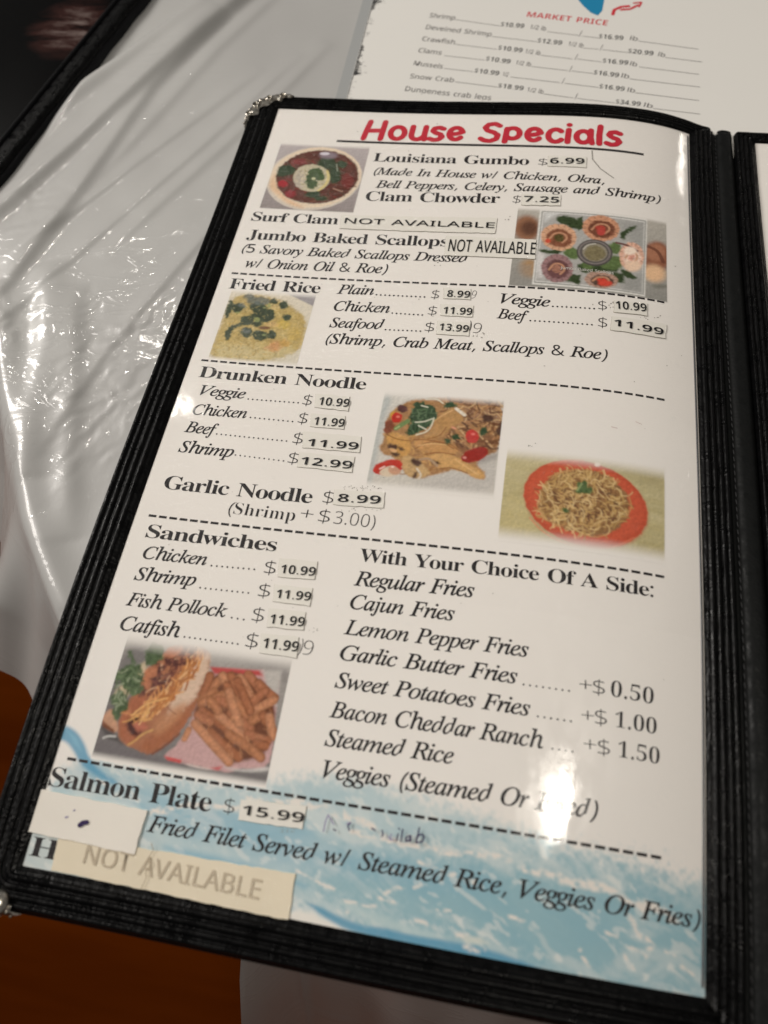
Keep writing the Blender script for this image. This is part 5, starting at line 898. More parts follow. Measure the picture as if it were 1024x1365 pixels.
["P",[[177.27,108.8],[176.97,110.08],[176.23,111.29],[175.08,112.34],[173.6,113.17],[171.91,113.7],[170.1,113.92],[168.3,113.79],[166.64,113.33],[165.21,112.58],[164.13,111.58],[163.46,110.4],[163.24,109.14],[163.51,107.87],[164.24,106.68],[165.38,105.66],[166.86,104.86],[168.58,104.34],[170.41,104.14],[172.23,104.26],[173.91,104.7],[175.34,105.43],[176.42,106.4],[177.08,107.55]],[186,150,132],0.504,1,0.2],
["S",[[175.87,108.19],[177.13,107.98]],0.504,[133,108,95],None,0.6],
["S",[[175.47,109.75],[176.65,109.89]],0.504,[133,108,95],None,0.6],
["S",[[174.29,111.2],[175.2,111.67]],0.504,[133,108,95],None,0.6],
["S",[[172.5,112.32],[173.0,113.05]],0.504,[133,108,95],None,0.6],
["S",[[170.37,112.93],[170.4,113.8]],0.504,[133,108,95],None,0.6],
["S",[[168.23,112.94],[167.78,113.81]],0.504,[133,108,95],None,0.6],
["S",[[166.39,112.35],[165.53,113.08]],0.504,[133,108,95],None,0.6],
["S",[[165.14,111.25],[163.99,111.73]],0.504,[133,108,95],None,0.6],
["S",[[164.65,109.82],[163.39,109.97]],0.504,[133,108,95],None,0.6],
["S",[[165.02,108.27],[163.84,108.08]],0.504,[133,108,95],None,0.6],
["S",[[166.19,106.85],[165.27,106.34]],0.504,[133,108,95],None,0.6],
["S",[[167.98,105.75],[167.47,105.0]],0.504,[133,108,95],None,0.6],
["S",[[170.13,105.15],[170.1,104.27]],0.504,[133,108,95],None,0.6],
["S",[[172.3,105.13],[172.76,104.24]],0.504,[133,108,95],None,0.6],
["S",[[174.15,105.7],[175.03,104.93]],0.504,[133,108,95],None,0.6],
["S",[[175.4,106.77],[176.57,106.24]],0.504,[133,108,95],None,0.6],
["P",[[175.58,109.41],[175.38,110.28],[174.84,111.1],[174.02,111.81],[172.96,112.37],[171.74,112.74],[170.43,112.89],[169.14,112.81],[167.94,112.5],[166.91,111.99],[166.13,111.31],[165.65,110.52],[165.5,109.66],[165.69,108.8],[166.22,107.99],[167.04,107.29],[168.1,106.75],[169.33,106.39],[170.65,106.25],[171.95,106.33],[173.16,106.63],[174.19,107.12],[174.97,107.78],[175.44,108.56]],[92,72,62],0.672,1,0.3],
["S",[[166.77,110.03],[168.79,107.56],[172.31,107.29],[173.77,109.02],[171.71,110.8]],1.009,[204,150,116],None,0.85],
["P",[[172.37,109.38],[172.06,110.12],[171.27,110.68],[170.22,110.9],[169.18,110.73],[168.42,110.2],[168.16,109.48],[168.47,108.74],[169.25,108.19],[170.31,107.97],[171.36,108.14],[172.11,108.66]],[206,70,52],0.588,1,0.4],
["P",[[175.02,110.39],[174.63,111.29],[173.51,112.08],[171.98,112.55],[170.43,112.55],[169.28,112.1],[168.84,111.32],[169.23,110.43],[170.34,109.65],[171.88,109.2],[173.44,109.19],[174.59,109.62]],[214,74,56],0.672,1,0],
["P",[[147.72,87.96],[147.59,88.67],[147.17,89.22],[146.55,89.45],[145.91,89.31],[145.41,88.83],[145.2,88.14],[145.32,87.43],[145.75,86.88],[146.37,86.64],[147.01,86.79],[147.51,87.27]],[206,84,60],0.504,1,0],
["P",[[171.1,80.14],[170.89,81.18],[170.24,82.01],[169.34,82.41],[168.42,82.26],[167.73,81.61],[167.45,80.63],[167.66,79.59],[168.31,78.76],[169.21,78.37],[170.14,78.51],[170.83,79.16]],[190,74,66],0.504,1,0],
["S",[[176.1,85.89],[180.32,86.34],[185.27,89.09]],1.177,[104,58,54],None,0.9],
["P",[[184.92,89.17],[184.56,90.52],[183.55,91.67],[182.16,92.29],[180.76,92.22],[179.73,91.48],[179.34,90.28],[179.69,88.93],[180.69,87.8],[182.09,87.18],[183.49,87.24],[184.53,87.97]],[250,226,206],0.841,1,0],
["P",[[187.16,97.92],[186.67,99.66],[185.32,101.14],[183.46,101.97],[181.61,101.9],[180.23,100.98],[179.71,99.45],[180.18,97.72],[181.52,96.26],[183.38,95.45],[185.26,95.5],[186.65,96.4]],[240,206,178],1.177,1,0],
["P",[[174.7,93.41],[174.34,95.52],[173.47,97.47],[172.16,99.14],[170.51,100.41],[168.62,101.2],[166.62,101.44],[164.63,101.13],[162.8,100.28],[161.24,98.95],[160.06,97.24],[159.34,95.25],[159.13,93.13],[159.46,91.02],[160.3,89.07],[161.59,87.41],[163.26,86.15],[165.19,85.38],[167.24,85.15],[169.26,85.47],[171.12,86.31],[172.69,87.63],[173.86,89.33],[174.54,91.3]],[84,78,76],0.336,1,0],
["P",[[173.87,93.24],[173.54,95.11],[172.76,96.86],[171.58,98.34],[170.09,99.48],[168.38,100.18],[166.57,100.39],[164.78,100.11],[163.13,99.35],[161.72,98.17],[160.65,96.64],[160.0,94.86],[159.81,92.97],[160.11,91.09],[160.87,89.35],[162.04,87.87],[163.54,86.75],[165.28,86.07],[167.13,85.86],[168.95,86.14],[170.63,86.9],[172.05,88.08],[173.1,89.59],[173.72,91.35]],[136,128,124],0.42,1,0],
["P",[[173.18,93.24],[172.89,94.91],[172.19,96.47],[171.13,97.8],[169.78,98.81],[168.24,99.43],[166.6,99.62],[164.99,99.37],[163.49,98.69],[162.22,97.63],[161.26,96.27],[160.67,94.69],[160.51,93.0],[160.77,91.33],[161.46,89.77],[162.51,88.45],[163.87,87.46],[165.43,86.84],[167.1,86.66],[168.74,86.91],[170.26,87.59],[171.53,88.64],[172.48,89.99],[173.05,91.56]],[96,90,88],0.336,1,0],
["P",[[172.36,93.22],[172.11,94.64],[171.51,95.96],[170.62,97.09],[169.47,97.95],[168.16,98.47],[166.78,98.64],[165.4,98.42],[164.14,97.85],[163.06,96.95],[162.24,95.79],[161.75,94.45],[161.61,93.02],[161.84,91.6],[162.42,90.29],[163.31,89.17],[164.46,88.32],[165.79,87.8],[167.2,87.64],[168.59,87.85],[169.87,88.42],[170.95,89.32],[171.76,90.47],[172.24,91.8]],[150,142,124],0.336,1,0],
["P",[[171.54,93.61],[171.34,94.78],[170.83,95.86],[170.08,96.79],[169.11,97.49],[168.0,97.92],[166.83,98.05],[165.67,97.88],[164.59,97.41],[163.68,96.67],[162.99,95.72],[162.57,94.62],[162.45,93.45],[162.65,92.28],[163.14,91.2],[163.89,90.28],[164.87,89.58],[165.98,89.16],[167.17,89.03],[168.35,89.2],[169.43,89.67],[170.35,90.41],[171.03,91.35],[171.44,92.45]],[128,118,88],0.504,1,0.35],
["S",[[162.01,91.81],[163.63,88.84],[167.08,87.82]],0.588,[206,202,190],None,0.8]]},
{"name":"fried_rice","label":"printed photo of yellow fried rice with chopped dark greens","quad":[[8.96,126.5],[48.67,125.95],[48.54,167.44],[9.67,167.26]],"bg":[[222,212,192],[214,206,188]],"feather":[3.5,0.3,0.3,3],"ops":[
["P",[[33.18,126.11],[49.12,126.26],[48.55,133.56]],[160,154,156],0.464,1,0],
["P",[[10.41,133.06],[14.3,129.18],[24.62,128.94],[35.0,131.54],[45.22,138.92],[47.94,144.06],[49.25,156.99],[42.25,162.36],[29.13,167.66],[9.44,167.92],[9.4,152.89]],[190,166,104],1.277,1,0.2],
["P",[[10.24,167.07],[11.35,157.94],[25.87,159.08],[46.22,157.24],[44.05,161.25],[29.21,167.97]],[206,190,142],2.322,0.8,0.15],
["R",[[10.6,133.74],[35.16,132.22],[46.33,141.52],[48.74,157.03],[28.81,166.44],[10.24,167.07]],420,1.51,0.523,[[214,190,124],[170,142,78],[226,206,150],[196,162,84],[150,128,76]],18.1,90,0.55,0,0.5],
["P",[[40.72,144.65],[40.61,145.99],[39.69,147.04],[38.23,147.52],[36.6,147.3],[35.24,146.45],[34.51,145.18],[34.61,143.84],[35.52,142.78],[37.0,142.29],[38.64,142.51],[40.0,143.38]],[206,176,74],1.045,0.7,0.2],
["P",[[43.1,154.94],[43.02,156.11],[42.29,157.02],[41.09,157.43],[39.75,157.24],[38.62,156.49],[38.01,155.38],[38.08,154.21],[38.81,153.29],[40.02,152.87],[41.37,153.07],[42.49,153.83]],[206,160,84],1.045,0.7,0.2],
["P",[[39.4,156.87],[39.41,158.35],[38.73,159.48],[37.55,159.98],[36.19,159.71],[35.01,158.74],[34.31,157.33],[34.3,155.84],[34.97,154.69],[36.15,154.19],[37.53,154.46],[38.71,155.45]],[206,140,90],1.045,0.7,0.2],
["P",[[36.06,145.05],[35.8,145.74],[34.78,146.31],[33.27,146.62],[31.67,146.59],[30.42,146.21],[29.84,145.59],[30.09,144.9],[31.12,144.32],[32.63,144.01],[34.23,144.05],[35.49,144.43]],[214,176,116],1.045,0.7,0.2],
["P",[[46.53,149.45],[46.55,151.41],[45.75,152.9],[44.34,153.54],[42.69,153.16],[41.24,151.85],[40.38,149.97],[40.34,148.0],[41.14,146.48],[42.57,145.83],[44.23,146.22],[45.68,147.55]],[200,170,90],1.045,0.7,0.2],
["P",[[35.56,158.18],[35.51,158.82],[35.06,159.33],[34.34,159.57],[33.54,159.47],[32.87,159.07],[32.5,158.46],[32.55,157.81],[33.0,157.3],[33.72,157.06],[34.53,157.16],[35.2,157.57]],[222,160,110],1.045,0.7,0.2],
["P",[[17.58,137.09],[17.58,138.53],[16.85,139.66],[15.58,140.16],[14.11,139.92],[12.83,138.99],[12.08,137.62],[12.07,136.17],[12.8,135.03],[14.08,134.52],[15.56,134.77],[16.84,135.71]],[66,82,60],0.523,1,0.4],
["P",[[12.44,136.58],[12.51,138.24],[12.26,139.42],[11.77,139.8],[11.16,139.29],[10.59,138.02],[10.22,136.32],[10.15,134.65],[10.39,133.46],[10.89,133.07],[11.5,133.59],[12.07,134.88]],[66,82,60],0.523,1,0.4],
["P",[[12.31,140.74],[12.37,142.38],[12.08,143.54],[11.54,143.91],[10.88,143.4],[10.27,142.14],[9.89,140.46],[9.83,138.81],[10.11,137.64],[10.66,137.26],[11.33,137.78],[11.93,139.06]],[66,82,60],0.523,1,0.4],
["P",[[28.4,136.79],[28.35,137.64],[28.03,138.39],[27.45,138.99],[26.66,139.41],[25.71,139.62],[24.67,139.6],[23.59,139.35],[22.56,138.9],[21.65,138.26],[20.91,137.49],[20.41,136.63],[20.16,135.74],[20.2,134.89],[20.52,134.13],[21.1,133.51],[21.89,133.08],[22.85,132.87],[23.91,132.9],[24.99,133.15],[26.03,133.62],[26.94,134.26],[27.67,135.05],[28.17,135.91]],[66,82,60],0.523,1,0.4],
["P",[[32.72,139.96],[32.7,141.65],[31.85,142.96],[30.39,143.54],[28.72,143.23],[27.27,142.13],[26.43,140.51],[26.44,138.81],[27.29,137.48],[28.76,136.9],[30.44,137.21],[31.89,138.33]],[66,82,60],0.523,1,0.4],
["P",[[26.96,140.47],[26.82,141.36],[26.02,142.07],[24.78,142.42],[23.41,142.31],[22.29,141.77],[21.71,140.94],[21.84,140.05],[22.64,139.32],[23.9,138.97],[25.27,139.09],[26.39,139.63]],[66,82,60],0.523,1,0.4],
["P",[[23.87,142.86],[24.05,143.59],[24.01,144.34],[23.75,145.05],[23.3,145.69],[22.69,146.19],[21.95,146.54],[21.14,146.71],[20.31,146.69],[19.51,146.48],[18.81,146.08],[18.24,145.54],[17.86,144.88],[17.67,144.15],[17.71,143.4],[17.96,142.68],[18.41,142.04],[19.02,141.53],[19.77,141.17],[20.59,141.0],[21.42,141.03],[22.22,141.25],[22.93,141.65],[23.49,142.2]],[66,82,60],0.523,1,0.4],
["P",[[31.25,142.93],[31.17,143.42],[30.85,143.85],[30.29,144.18],[29.54,144.39],[28.64,144.48],[27.67,144.42],[26.68,144.23],[25.74,143.92],[24.92,143.51],[24.27,143.03],[23.84,142.5],[23.65,141.98],[23.72,141.48],[24.05,141.05],[24.61,140.71],[25.36,140.5],[26.26,140.41],[27.24,140.47],[28.23,140.66],[29.17,140.98],[29.99,141.39],[30.64,141.88],[31.07,142.41]],[66,82,60],0.523,1,0.4],
["P",[[15.93,152.8],[15.84,154.59],[15.4,155.82],[14.72,156.16],[13.99,155.52],[13.39,154.08],[13.09,152.2],[13.18,150.39],[13.62,149.14],[14.31,148.8],[15.05,149.45],[15.64,150.92]],[66,82,60],0.523,1,0.4],
["P",[[16.41,147.14],[16.72,147.85],[16.65,148.86],[16.2,149.9],[15.5,150.69],[14.74,151.02],[14.12,150.8],[13.81,150.09],[13.88,149.08],[14.32,148.04],[15.02,147.25],[15.78,146.92]],[66,82,60],0.523,1,0.4],
["P",[[19.86,145.1],[19.93,145.83],[19.45,146.8],[18.54,147.74],[17.46,148.4],[16.48,148.62],[15.87,148.32],[15.8,147.59],[16.28,146.63],[17.18,145.68],[18.27,145.01],[19.25,144.8]],[66,82,60],0.523,1,0.4],
["P",[[25.59,150.63],[25.58,152.15],[24.8,153.32],[23.46,153.86],[21.92,153.6],[20.58,152.62],[19.8,151.18],[19.79,149.66],[20.57,148.47],[21.92,147.93],[23.48,148.19],[24.82,149.18]],[66,82,60],0.523,1,0.4],
["P",[[32.1,152.38],[32.06,153.06],[31.8,153.67],[31.33,154.16],[30.69,154.5],[29.92,154.67],[29.08,154.66],[28.21,154.46],[27.38,154.1],[26.65,153.6],[26.06,152.98],[25.65,152.29],[25.46,151.58],[25.5,150.9],[25.76,150.29],[26.22,149.79],[26.87,149.44],[27.64,149.27],[28.49,149.28],[29.37,149.48],[30.2,149.85],[30.93,150.36],[31.52,150.98],[31.92,151.67]],[66,82,60],0.523,1,0.4],
["P",[[36.01,151.0],[36.03,152.31],[35.47,153.31],[34.48,153.75],[33.32,153.51],[32.3,152.64],[31.69,151.39],[31.67,150.07],[32.23,149.06],[33.23,148.61],[34.39,148.87],[35.41,149.74]],[66,82,60],0.523,1,0.4],
["P",[[40.01,140.69],[40.05,141.9],[39.61,142.82],[38.8,143.21],[37.84,142.97],[36.99,142.16],[36.48,140.99],[36.43,139.78],[36.88,138.85],[37.69,138.45],[38.65,138.7],[39.5,139.52]],[66,82,60],0.523,1,0.4],
["P",[[37.03,133.79],[37.03,134.96],[36.49,135.86],[35.57,136.24],[34.5,136.02],[33.57,135.25],[33.03,134.13],[33.02,132.95],[33.56,132.05],[34.49,131.66],[35.56,131.88],[36.49,132.67]],[66,82,60],0.523,1,0.4],
["P",[[28.72,145.36],[28.58,146.24],[27.78,146.95],[26.54,147.29],[25.19,147.19],[24.08,146.65],[23.51,145.84],[23.64,144.95],[24.44,144.24],[25.68,143.89],[27.04,144.0],[28.15,144.54]],[66,82,60],0.523,1,0.4],
["P",[[31.91,132.15],[31.91,133.05],[31.48,133.74],[30.75,134.04],[29.9,133.88],[29.16,133.28],[28.74,132.42],[28.73,131.52],[29.16,130.82],[29.89,130.51],[30.75,130.68],[31.48,131.28]],[66,82,60],0.523,1,0.4],
["P",[[28.65,132.08],[28.63,132.73],[28.24,133.36],[27.53,133.94],[26.53,134.42],[25.31,134.78],[23.97,134.98],[22.58,135.03],[21.24,134.9],[20.04,134.61],[19.07,134.19],[18.39,133.65],[18.04,133.03],[18.06,132.38],[18.44,131.74],[19.15,131.15],[20.15,130.66],[21.38,130.3],[22.73,130.09],[24.13,130.05],[25.48,130.19],[26.67,130.48],[27.64,130.92],[28.32,131.46]],[104,112,108],0.813,0.85,0.3],
["P",[[20.94,130.32],[20.85,131.31],[20.14,132.09],[18.98,132.46],[17.69,132.31],[16.61,131.7],[16.03,130.77],[16.11,129.78],[16.83,128.99],[17.99,128.62],[19.29,128.77],[20.37,129.39]],[104,112,108],0.813,0.85,0.3],
["P",[[18.22,135.79],[18.16,136.41],[17.7,136.91],[16.95,137.15],[16.11,137.06],[15.41,136.67],[15.04,136.09],[15.09,135.46],[15.56,134.96],[16.31,134.72],[17.15,134.81],[17.85,135.2]],[104,112,108],0.813,0.85,0.3],
["P",[[24.26,149.76],[24.2,150.63],[23.6,151.31],[22.62,151.64],[21.53,151.51],[20.61,150.97],[20.11,150.16],[20.17,149.29],[20.76,148.6],[21.74,148.28],[22.84,148.4],[23.76,148.95]],[104,112,108],0.813,0.85,0.3],
["P",[[26.63,143.2],[26.63,143.94],[26.27,144.51],[25.64,144.77],[24.91,144.64],[24.28,144.16],[23.91,143.45],[23.91,142.71],[24.27,142.13],[24.9,141.87],[25.63,142.0],[26.26,142.49]],[150,160,96],0.348,0.9,0],
["P",[[29.53,134.77],[29.57,135.38],[29.41,135.85],[29.08,136.05],[28.68,135.92],[28.3,135.5],[28.05,134.9],[28.0,134.28],[28.16,133.81],[28.49,133.62],[28.9,133.75],[29.28,134.17]],[150,160,96],0.348,0.9,0],
["P",[[27.71,136.17],[27.67,136.38],[27.43,136.55],[27.08,136.63],[26.7,136.61],[26.39,136.49],[26.24,136.3],[26.29,136.09],[26.52,135.91],[26.88,135.83],[27.26,135.85],[27.57,135.97]],[150,160,96],0.348,0.9,0],
["P",[[31.44,151.41],[31.38,151.68],[31.08,151.9],[30.64,152.01],[30.16,151.98],[29.77,151.82],[29.58,151.58],[29.64,151.31],[29.93,151.09],[30.38,150.98],[30.86,151.01],[31.25,151.16]],[150,160,96],0.348,0.9,0],
["P",[[16.64,140.06],[16.56,140.34],[16.23,140.57],[15.72,140.69],[15.18,140.67],[14.74,140.52],[14.53,140.26],[14.6,139.98],[14.93,139.75],[15.44,139.63],[15.99,139.65],[16.42,139.81]],[150,160,96],0.348,0.9,0],
["R",[[11.68,135.72],[29.71,131.99],[35.86,152.98],[16.48,153.49]],120,0.929,0.348,[[48,62,46],[96,112,74],[180,160,100]],-5.3,90,0.6,0,0.5],
["P",[[32.39,147.36],[32.16,147.85],[31.29,148.27],[30.03,148.5],[28.7,148.5],[27.67,148.25],[27.21,147.83],[27.44,147.34],[28.31,146.92],[29.58,146.68],[30.9,146.69],[31.93,146.94]],[120,84,60],0.464,1,0]]},
{"name":"drunken_noodle","label":"printed photo of brown stir fried wide noodles with tomatoes and herbs","quad":[[86.98,176.5],[135.47,175.62],[135.59,219.77],[88.11,222.84]],"bg":[[212,208,200],[204,198,188]],"feather":[4.5,0.5,0.4,4],"ops":[
["P",[[87.04,176.88],[91.45,178.82],[89.43,190.98],[89.68,210.19],[89.44,222.37],[88.16,222.5]],[176,182,182],1.67,0.8,0],
["P",[[102.63,217.05],[117.13,212.92],[135.48,202.21],[135.59,219.77],[118.21,221.36]],[186,180,176],3.853,0.55,0],
["P",[[123.81,206.16],[135.38,201.19],[135.28,204.28],[125.78,208.33]],[146,138,136],1.413,0.7,0],
["P",[[90.16,191.65],[91.44,186.37],[94.32,183.13],[99.37,179.68],[110.17,177.65],[121.0,176.49],[135.68,177.98],[135.63,200.82],[131.5,202.63],[126.73,206.54],[132.38,211.3],[130.17,214.52],[121.35,209.8],[114.76,212.49],[107.12,215.93],[101.65,214.47],[98.27,207.98],[88.79,205.05],[91.47,199.49]],[172,128,84],0.642,1,0.25],
["P",[[117.55,178.15],[135.5,177.26],[135.23,190.38],[122.4,188.77]],[158,122,96],1.927,0.8,0.25],
["P",[[114.77,194.5],[134.56,192.58],[134.78,200.91],[124.3,205.43],[120.3,201.01]],[122,82,62],1.67,0.7,0.35],
["R",[[112.83,179.31],[134.98,178.05],[135.29,200.17],[124.15,204.08],[112.42,194.72]],130,5.78,0.835,[[196,152,104],[112,74,52],[176,128,86],[206,170,124],[92,60,48]],23.8,70,0.75,1,1.0],
["R",[[91.0,196.67],[101.28,196.46],[120.38,201.7],[113.53,211.94],[102.23,214.41],[98.05,206.62]],70,4.496,0.899,[[204,158,96],[150,100,60],[186,136,80]],17.3,60,0.6,1,0.8],
["P",[[105.53,196.78],[108.29,195.1],[111.79,185.35],[116.71,181.21],[121.65,187.39],[116.77,191.45],[112.7,196.83],[108.09,197.97]],[184,140,88],0.578,1,0.18],
["P",[[102.78,198.46],[109.86,197.8],[117.73,199.17],[120.96,201.64],[118.37,204.31],[111.2,203.29],[104.09,203.27]],[196,146,90],0.578,1,0.18],
["P",[[107.9,204.99],[115.93,203.52],[121.36,205.04],[125.75,208.0],[131.75,210.71],[130.41,214.17],[125.07,212.09],[119.03,209.7],[113.36,210.61]],[206,160,100],0.578,1,0.18],
["P",[[91.6,196.61],[98.19,196.02],[102.5,200.61],[102.16,206.23],[98.05,206.62],[93.25,202.88]],[202,152,84],0.578,1,0.18],
["P",[[98.64,206.56],[102.64,205.49],[107.22,208.49],[111.91,212.78],[107.12,215.93],[101.65,214.47]],[196,160,110],0.578,1,0.18],
["S",[[103.99,202.58],[107.65,199.07],[114.14,198.81],[118.56,201.18]],0.45,[134,84,50],None,0.8],
["S",[[107.9,204.99],[112.36,203.17],[119.48,203.86]],0.45,[134,84,50],None,0.8],
["S",[[102.78,198.46],[109.91,198.15],[117.15,199.23],[120.38,201.7]],0.45,[134,84,50],None,0.8],
["S",[[108.04,197.62],[112.61,196.13],[114.41,191.67]],0.45,[134,84,50],None,0.8],
["S",[[114.5,210.49],[118.99,209.37],[124.99,211.43]],0.45,[134,84,50],None,0.8],
["S",[[92.32,197.27],[96.25,199.06],[101.7,199.27]],0.45,[134,84,50],None,0.8],
["S",[[104.96,201.08],[110.1,199.55],[115.44,199.74]],0.578,[226,184,126],None,0.7],
["S",[[119.72,205.89],[124.72,209.11],[129.01,211.67]],0.578,[226,184,126],None,0.7],
["S",[[109.29,189.24],[112.48,186.02],[115.79,183.52]],0.578,[226,184,126],None,0.7],
["P",[[107.28,208.99],[106.93,209.66],[106.12,210.04],[105.05,210.02],[104.01,209.61],[103.28,208.92],[103.05,208.12],[103.39,207.44],[104.21,207.06],[105.29,207.09],[106.33,207.5],[107.06,208.2]],[84,60,50],0.642,1,0.3],
["P",[[97.07,203.14],[96.74,203.9],[95.96,204.34],[94.92,204.35],[93.92,203.92],[93.2,203.16],[92.98,202.28],[93.31,201.51],[94.1,201.07],[95.14,201.06],[96.15,201.5],[96.86,202.26]],[84,60,50],0.642,1,0.3],
["P",[[99.59,203.35],[99.41,203.66],[98.95,203.82],[98.35,203.78],[97.76,203.57],[97.33,203.22],[97.2,202.85],[97.38,202.54],[97.84,202.38],[98.44,202.42],[99.04,202.63],[99.46,202.98]],[84,60,50],0.642,1,0.3],
["P",[[98.56,206.42],[98.29,206.84],[97.61,207.05],[96.7,206.99],[95.82,206.68],[95.18,206.2],[94.97,205.68],[95.25,205.25],[95.93,205.04],[96.83,205.1],[97.72,205.41],[98.35,205.89]],[84,60,50],0.642,1,0.3],
["P",[[132.13,186.41],[131.71,187.26],[130.78,187.74],[129.59,187.73],[128.45,187.22],[127.66,186.36],[127.45,185.36],[127.87,184.51],[128.81,184.02],[130.01,184.04],[131.15,184.55],[131.93,185.42]],[84,60,50],0.642,1,0.3],
["P",[[114.39,208.39],[114.08,208.87],[113.32,209.11],[112.32,209.05],[111.35,208.7],[110.66,208.17],[110.44,207.58],[110.76,207.1],[111.52,206.86],[112.52,206.92],[113.49,207.27],[114.18,207.8]],[84,60,50],0.642,1,0.3],
["P",[[106.5,214.23],[106.32,215.06],[105.97,215.62],[105.54,215.77],[105.16,215.46],[104.91,214.78],[104.87,213.91],[105.05,213.08],[105.4,212.51],[105.83,212.36],[106.22,212.67],[106.46,213.36]],[84,60,50],0.642,1,0.3],
["P",[[136.09,190.66],[135.72,192.36],[135.15,193.53],[134.52,193.87],[134.0,193.29],[133.73,191.93],[133.79,190.16],[134.16,188.44],[134.74,187.25],[135.37,186.91],[135.89,187.51],[136.16,188.88]],[84,60,50],0.642,1,0.3],
["S",[[106.44,207.2],[109.83,206.18],[113.18,209.27]],1.028,[176,146,116],None,1],
["S",[[105.87,211.35],[107.99,213.84],[107.08,215.61]],0.771,[214,200,180],None,1],
["P",[[97.09,204.55],[96.83,204.88],[96.22,205.0],[95.43,204.87],[94.68,204.52],[94.15,204.05],[94.0,203.59],[94.27,203.25],[94.88,203.13],[95.67,203.27],[96.42,203.61],[96.95,204.08]],[216,170,120],0.321,1,0],
["P",[[90.04,190.93],[93.56,189.89],[95.46,194.1],[92.32,197.27],[90.58,195.98]],[130,70,48],0.642,1,0.3],
["P",[[98.26,185.06],[97.84,185.81],[96.95,186.17],[95.82,186.03],[94.75,185.44],[94.03,184.55],[93.85,183.59],[94.26,182.83],[95.16,182.48],[96.3,182.62],[97.37,183.22],[98.09,184.11]],[96,62,60],0.385,1,0.3],
["P",[[91.56,187.1],[93.15,185.47],[93.51,187.67],[92.28,189.63]],[206,160,60],0.385,1,0],
["P",[[96.81,188.72],[96.69,189.98],[96.0,190.95],[94.9,191.38],[93.7,191.15],[92.71,190.33],[92.2,189.12],[92.31,187.85],[93.01,186.87],[94.11,186.43],[95.32,186.67],[96.31,187.51]],[190,48,36],0.321,1,0.12],
["P",[[127.42,194.71],[127.23,196.28],[126.38,197.49],[125.09,198.03],[123.72,197.75],[122.62,196.73],[122.08,195.23],[122.26,193.65],[123.11,192.43],[124.41,191.88],[125.8,192.17],[126.9,193.2]],[196,60,54],0.321,1,0.12],
["P",[[131.45,200.69],[131.56,201.49],[131.34,202.4],[130.8,203.36],[129.98,204.3],[128.93,205.16],[127.73,205.88],[126.46,206.42],[125.2,206.73],[124.04,206.8],[123.06,206.62],[122.31,206.2],[121.86,205.57],[121.74,204.78],[121.95,203.87],[122.48,202.91],[123.3,201.96],[124.34,201.09],[125.55,200.36],[126.84,199.82],[128.11,199.51],[129.28,199.44],[130.27,199.63],[131.0,200.05]],[156,48,40],0.321,1,0.12],
["P",[[100.02,209.62],[100.13,210.46],[99.87,211.38],[99.26,212.33],[98.35,213.23],[97.19,214.03],[95.86,214.68],[94.46,215.13],[93.07,215.35],[91.8,215.33],[90.72,215.07],[89.91,214.58],[89.42,213.89],[89.3,213.06],[89.54,212.14],[90.15,211.19],[91.06,210.27],[92.23,209.46],[93.57,208.8],[94.98,208.35],[96.38,208.13],[97.67,208.16],[98.75,208.43],[99.55,208.93]],[196,56,40],0.321,1,0.12],
["P",[[99.8,212.3],[99.84,212.95],[99.61,213.62],[99.12,214.27],[98.42,214.86],[97.54,215.34],[96.55,215.69],[95.52,215.88],[94.5,215.9],[93.58,215.75],[92.81,215.43],[92.25,214.97],[91.94,214.4],[91.89,213.75],[92.11,213.08],[92.6,212.42],[93.3,211.83],[94.19,211.34],[95.19,210.99],[96.23,210.79],[97.25,210.78],[98.18,210.94],[98.94,211.26],[99.49,211.73]],[216,196,170],0.578,1,0],
["P",[[100.16,213.11],[99.82,214.07],[98.88,214.71],[97.58,214.84],[96.28,214.45],[95.32,213.62],[94.96,212.58],[95.29,211.61],[96.25,210.97],[97.55,210.83],[98.86,211.24],[99.81,212.07]],[200,150,120],0.514,1,0],
["S",[[91.02,214.5],[92.91,211.59],[96.79,209.85],[99.79,211.95]],1.156,[190,52,38],None,1],
["S",[[91.81,212.86],[93.49,211.54]],0.45,[250,226,216],None,1],
["P",[[97.15,211.39],[97.1,211.56],[96.91,211.71],[96.62,211.78],[96.32,211.76],[96.09,211.66],[95.98,211.5],[96.04,211.32],[96.23,211.18],[96.51,211.11],[96.81,211.12],[97.05,211.23]],[250,226,216],0.193,1,0],
["P",[[95.71,188.37],[95.65,188.64],[95.42,188.84],[95.06,188.94],[94.69,188.91],[94.39,188.74],[94.25,188.5],[94.31,188.23],[94.55,188.02],[94.9,187.92],[95.28,187.96],[95.57,188.13]],[226,130,110],0.257,1,0],
["P",[[125.86,193.8],[125.78,194.09],[125.5,194.33],[125.11,194.44],[124.69,194.41],[124.37,194.23],[124.23,193.96],[124.31,193.67],[124.58,193.44],[124.98,193.32],[125.4,193.36],[125.72,193.53]],[226,120,110],0.321,1,0],
["P",[[123.75,204.67],[123.69,204.91],[123.46,205.11],[123.12,205.21],[122.77,205.18],[122.5,205.03],[122.38,204.81],[122.44,204.56],[122.67,204.36],[123.01,204.26],[123.36,204.29],[123.63,204.44]],[226,150,140],0.257,1,0],
["P",[[99.04,185.71],[101.64,182.51],[105.67,180.67],[109.7,183.31],[109.88,189.18],[106.81,193.08],[101.38,197.16],[98.9,196.67],[100.63,192.19]],[52,88,56],0.45,1,0.35],
["P",[[111.82,180.89],[114.64,179.15],[117.91,181.11],[115.65,182.42],[112.61,182.32]],[52,88,56],0.45,1,0.35],
["P",[[99.9,181.15],[104.35,180.02],[106.19,184.36],[101.47,185.51]],[52,88,56],0.45,1,0.35],
